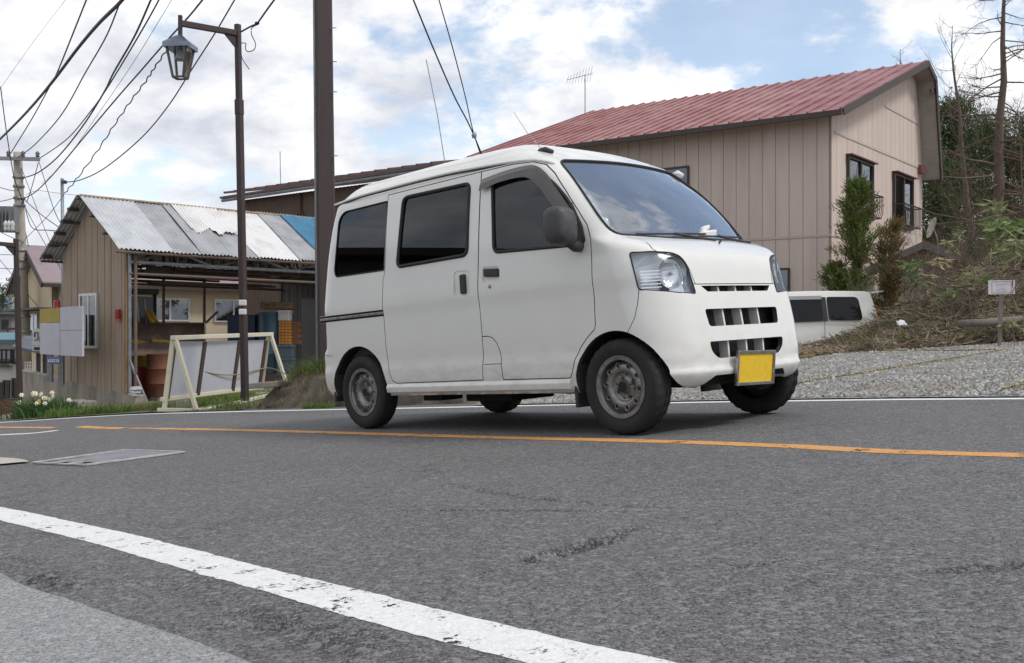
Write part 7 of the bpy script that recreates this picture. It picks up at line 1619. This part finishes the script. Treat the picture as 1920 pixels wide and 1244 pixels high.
def pine(label, px, pyb, pyt, Y, wpx, n, seed):
    rg = np.random.default_rng(seed); base, top = at(px, pyb, Y), at(px, pyt, Y); T = thing('pine_tree', label, 'tree', base, group='dark pines behind the house'); H = top.z-base.z; Rm = wpx/FPX*Y/2; b = MB(); b.tube([base, top], [.22, .03], 7); ob('trunk', b, M_BARK, T, True); P = []; D = []; br = MB()
    for k in range(n):
        h = .04+.96*rg.random(); a = rg.uniform(0, 6.28); r = Rm*(1.02-h*.72)*rg.uniform(.35, 1.05); c = base+Vector((r*math.cos(a), r*math.sin(a), h*H+rg.normal(0, .2))); root = base+Vector((0, 0, max(.2, h*H-r*.25))); br.tube([root, c], [.04, .012], 4, False); m_ = 120; q = np.array(c)+rg.normal(0, 1, (m_, 3))*np.array([.42, .42, .20]); P.append(q); D.append(rg.normal(0, 1, (m_, 3))+np.array([0, 0, .5]))
    ob('branches', br, M_BARK, T); P = np.concatenate(P); D = np.concatenate(D); V, F = leaves_geo(P, D, rg.uniform(.14, .30, len(P)), rg.uniform(.018, .035, len(P)), rg); ob('crown', quad_mesh('crown', V, F, M_PINE), None, T)
M_PINE = leaf_mat('pine_needles', (.024, .046, .016), (.07, .11, .036), (.09, .11, .045))
pine('dark pine right behind the house gable', 1788, 520, 190, 50, 150, 190, 21); pine('dark pine behind the larch trunk', 1850, 520, 232, 54, 160, 170, 22); pine('dark pine at the right edge', 1925, 520, 225, 50, 150, 170, 23); pine('lower dark pine beside the house wall', 1752, 520, 300, 44, 90, 60, 24)
pine('small far conifer above the grey house at the left edge', 4, 640, 540, 70, 40, 26, 25)
# ------------------------------------------------------------------ driver and things in the cabin
def vw(x, y, z): return VAN_M @ Vector((x, y, z))
M_SKIN = mat('skin', (.42, .27, .20), .55); M_SHIRT = mat('dark_shirt', (.025, .028, .04), .9, (.035, .038, .05), 30); M_HAIR = mat('dark_hair', (.015, .013, .012), .7)
def person():
    P_ = thing('person', 'driver in a dark shirt with white lettering behind the wheel of the delivery van', 'person', vw(-.85, -.34, .85))
    J = [(-.93, -.34, .90), (-.95, -.34, 1.08), (-.97, -.34, 1.25), (-.955, -.34, 1.345), (-.94, -.34, 1.40), (-.925, -.34, 1.475), (-.93, -.34, 1.555),
         (-.955, -.50, 1.265), (-.82, -.55, 1.06), (-.62, -.47, 1.11), (-.955, -.18, 1.265), (-.82, -.13, 1.06), (-.62, -.22, 1.11),
         (-.90, -.43, .86), (-.52, -.44, .88), (-.42, -.43, .55), (-.90, -.25, .86), (-.52, -.24, .88), (-.42, -.25, .55)]
    E_ = [(0, 1), (1, 2), (2, 3), (3, 4), (4, 5), (5, 6), (2, 7), (7, 8), (8, 9), (2, 10), (10, 11), (11, 12), (0, 13), (13, 14), (14, 15), (0, 16), (16, 17), (17, 18)]
    Rr = [.15, .15, .145, .062, .072, .088, .062, .065, .048, .036, .065, .048, .036, .09, .072, .05, .09, .072, .05]
    me = bpy.data.meshes.new('body'); me.from_pydata([tuple(vw(*p)) for p in J], E_, []); o = bpy.data.objects.new('body', me); C.objects.link(o)
    sk = o.modifiers.new('skin', 'SKIN'); sk.use_smooth_shade = True
    for i, r in enumerate(Rr): me.skin_vertices[0].data[i].radius = (r, r)
    me.skin_vertices[0].data[0].use_root = True; ss = o.modifiers.new('sub', 'SUBSURF'); ss.levels = ss.render_levels = 2
    dg = bpy.context.evaluated_depsgraph_get(); dg.update(); m2 = bpy.data.meshes.new_from_object(o.evaluated_get(dg)); bpy.data.objects.remove(o)
    m2.materials.clear(); m2.materials.append(M_SKIN); m2.materials.append(M_SHIRT); inv = VAN_M.inverted()
    for p in m2.polygons:
        q = inv @ p.center; p.material_index = 0 if (q.z > 1.325 or (q.x > -.75 and q.z > .98)) else 1
        p.use_smooth = True
    o = bpy.data.objects.new('body', m2); C.objects.link(o); o.parent = P_; o.matrix_parent_inverse = WM(P_).inverted()
    b = MB(); b.lathe([(.0001, .115), (.05, .105), (.088, .065), (.102, .01), (.095, -.03), (.0001, -.03)], 18, 'z'); b.v = [tuple(vw(-.94+x*1.1, -.34+y, 1.51+z)) for x, y, z in b.v]; ob('hair', b, M_HAIR, P_, True)
    b = MB()
    for sg in (-1, 1): b.tube([vw(-.835, -.34+sg*.035, 1.480), vw(-.828, -.34+sg*.035, 1.480)], .012, 6)
    b.tube([vw(-.845, -.34, 1.475), vw(-.815, -.34, 1.445), vw(-.835, -.34, 1.435)], [.010, .017, .010], 6); ob('face_features', b, M_SKIN, P_, True)
    for sg, hy in ((-1, -.50), (1, -.18)):                           # fingers closed on the wheel rim
        for k in range(4): f = MB(); c = Vector((-.60+.006*k, -.34+sg*(.15+.0*k), 1.10)); y0 = -.47 if sg < 0 else -.22; q = [vw(-.625, y0+sg*.0+.017*(k-1.5), 1.125), vw(-.585, y0+.017*(k-1.5), 1.150), vw(-.560, y0+.017*(k-1.5), 1.128), vw(-.575, y0+.017*(k-1.5), 1.105)]; f.tube(q, [.010, .0095, .009, .007], 6); ob('finger', f, M_SKIN, P_, True)
        f = MB(); y0 = -.47 if sg < 0 else -.22; f.tube([vw(-.635, y0-sg*.03, 1.115), vw(-.605, y0-sg*.045, 1.100), vw(-.58, y0-sg*.042, 1.098)], [.012, .011, .008], 6); ob('thumb', f, M_SKIN, P_, True)
    b = MB()
    for k, (y, w_) in enumerate(((-.42, .012), (-.385, .010), (-.35, .014), (-.31, .010), (-.275, .012))):
        b.box(vw(-.808, y, 1.17), (VAN_M.to_3x3() @ Vector((.002, 0, 0))), VAN_M.to_3x3() @ Vector((0, w_, 0)), VAN_M.to_3x3() @ Vector((0, 0, .005))); b.box(vw(-.808, y-.008, 1.155), (VAN_M.to_3x3() @ Vector((.002, 0, 0))), VAN_M.to_3x3() @ Vector((0, .004, 0)), VAN_M.to_3x3() @ Vector((0, 0, .018)))
    ob('shirt_lettering', b, mat('shirt_print', (.5, .5, .5), .8), P_)
person()
def charm(col, y, z0, z1, label, x=-.36):
    c = vw(x, y, z0); T = thing('hanging_charm', label, 'charm', c, group='tassel charms behind the windscreen'); b = MB(); b.tube([vw(x-.05, y, 1.56), vw(x, y, z0)], .0025, 4); ob('cord', b, M_BLK, T)
    b = MB(); b.lathe([(.0001, .02), (.014, .014), (.018, 0), (.012, -.016), (.0001, -.02)], 10, 'z', vw(x, y, z0)); ob('knot', b, mat('charm_knot', (.45, .10, .12), .7) if 'charm_knot' not in bpy.data.materials else bpy.data.materials['charm_knot'], T, True)
    b = MB(); q = vw(x, y, z0); h = z0-z1; b.lathe([(.006, -.02), (.011, -.04), (.016, -h*.6), (.021, -h)], 12, 'z', q); ob('tassel', b, mat('tassel_'+label.split()[0], col, .8, tuple(k*.6 for k in col), 60, stretch=(1, 1, .2)), T)
charm((.50, .03, .16), -.055, 1.39, 1.255, 'crimson tassel charm hanging behind the windscreen'); charm((.62, .36, .08), -.022, 1.39, 1.25, 'yellow tassel charm hanging behind the windscreen')
b = MB(); M3 = VAN_M.to_3x3()
for (x, y, z, a, c, e) in ((-.02, .18, 1.125, .05, .10, .03), (-.04, .20, 1.165, .035, .06, .025)): b.box(vw(x, y, z), M3 @ Vector((a, .01, .01)), M3 @ Vector((-.02, c, .01)), M3 @ Vector((0, .01, e)))
tag(ob('tissue_pack', b, mat('tissue_white', (.75, .73, .72), .7, (.6, .35, .35), 8, .55, .7), bevel=.012), 'white tissue pack lying on the dashboard', 'tissues')
b = MB(); b.box(vw(-.03, -.18, 1.108), M3 @ Vector((.07, 0, -.004)), M3 @ Vector((0, .16, 0)), M3 @ Vector((0, 0, .008))); tag(ob('papers', b, mat('paper_green', (.42, .47, .44), .7, (.6, .6, .58), 9)), 'pale papers lying flat on the dashboard', 'papers')
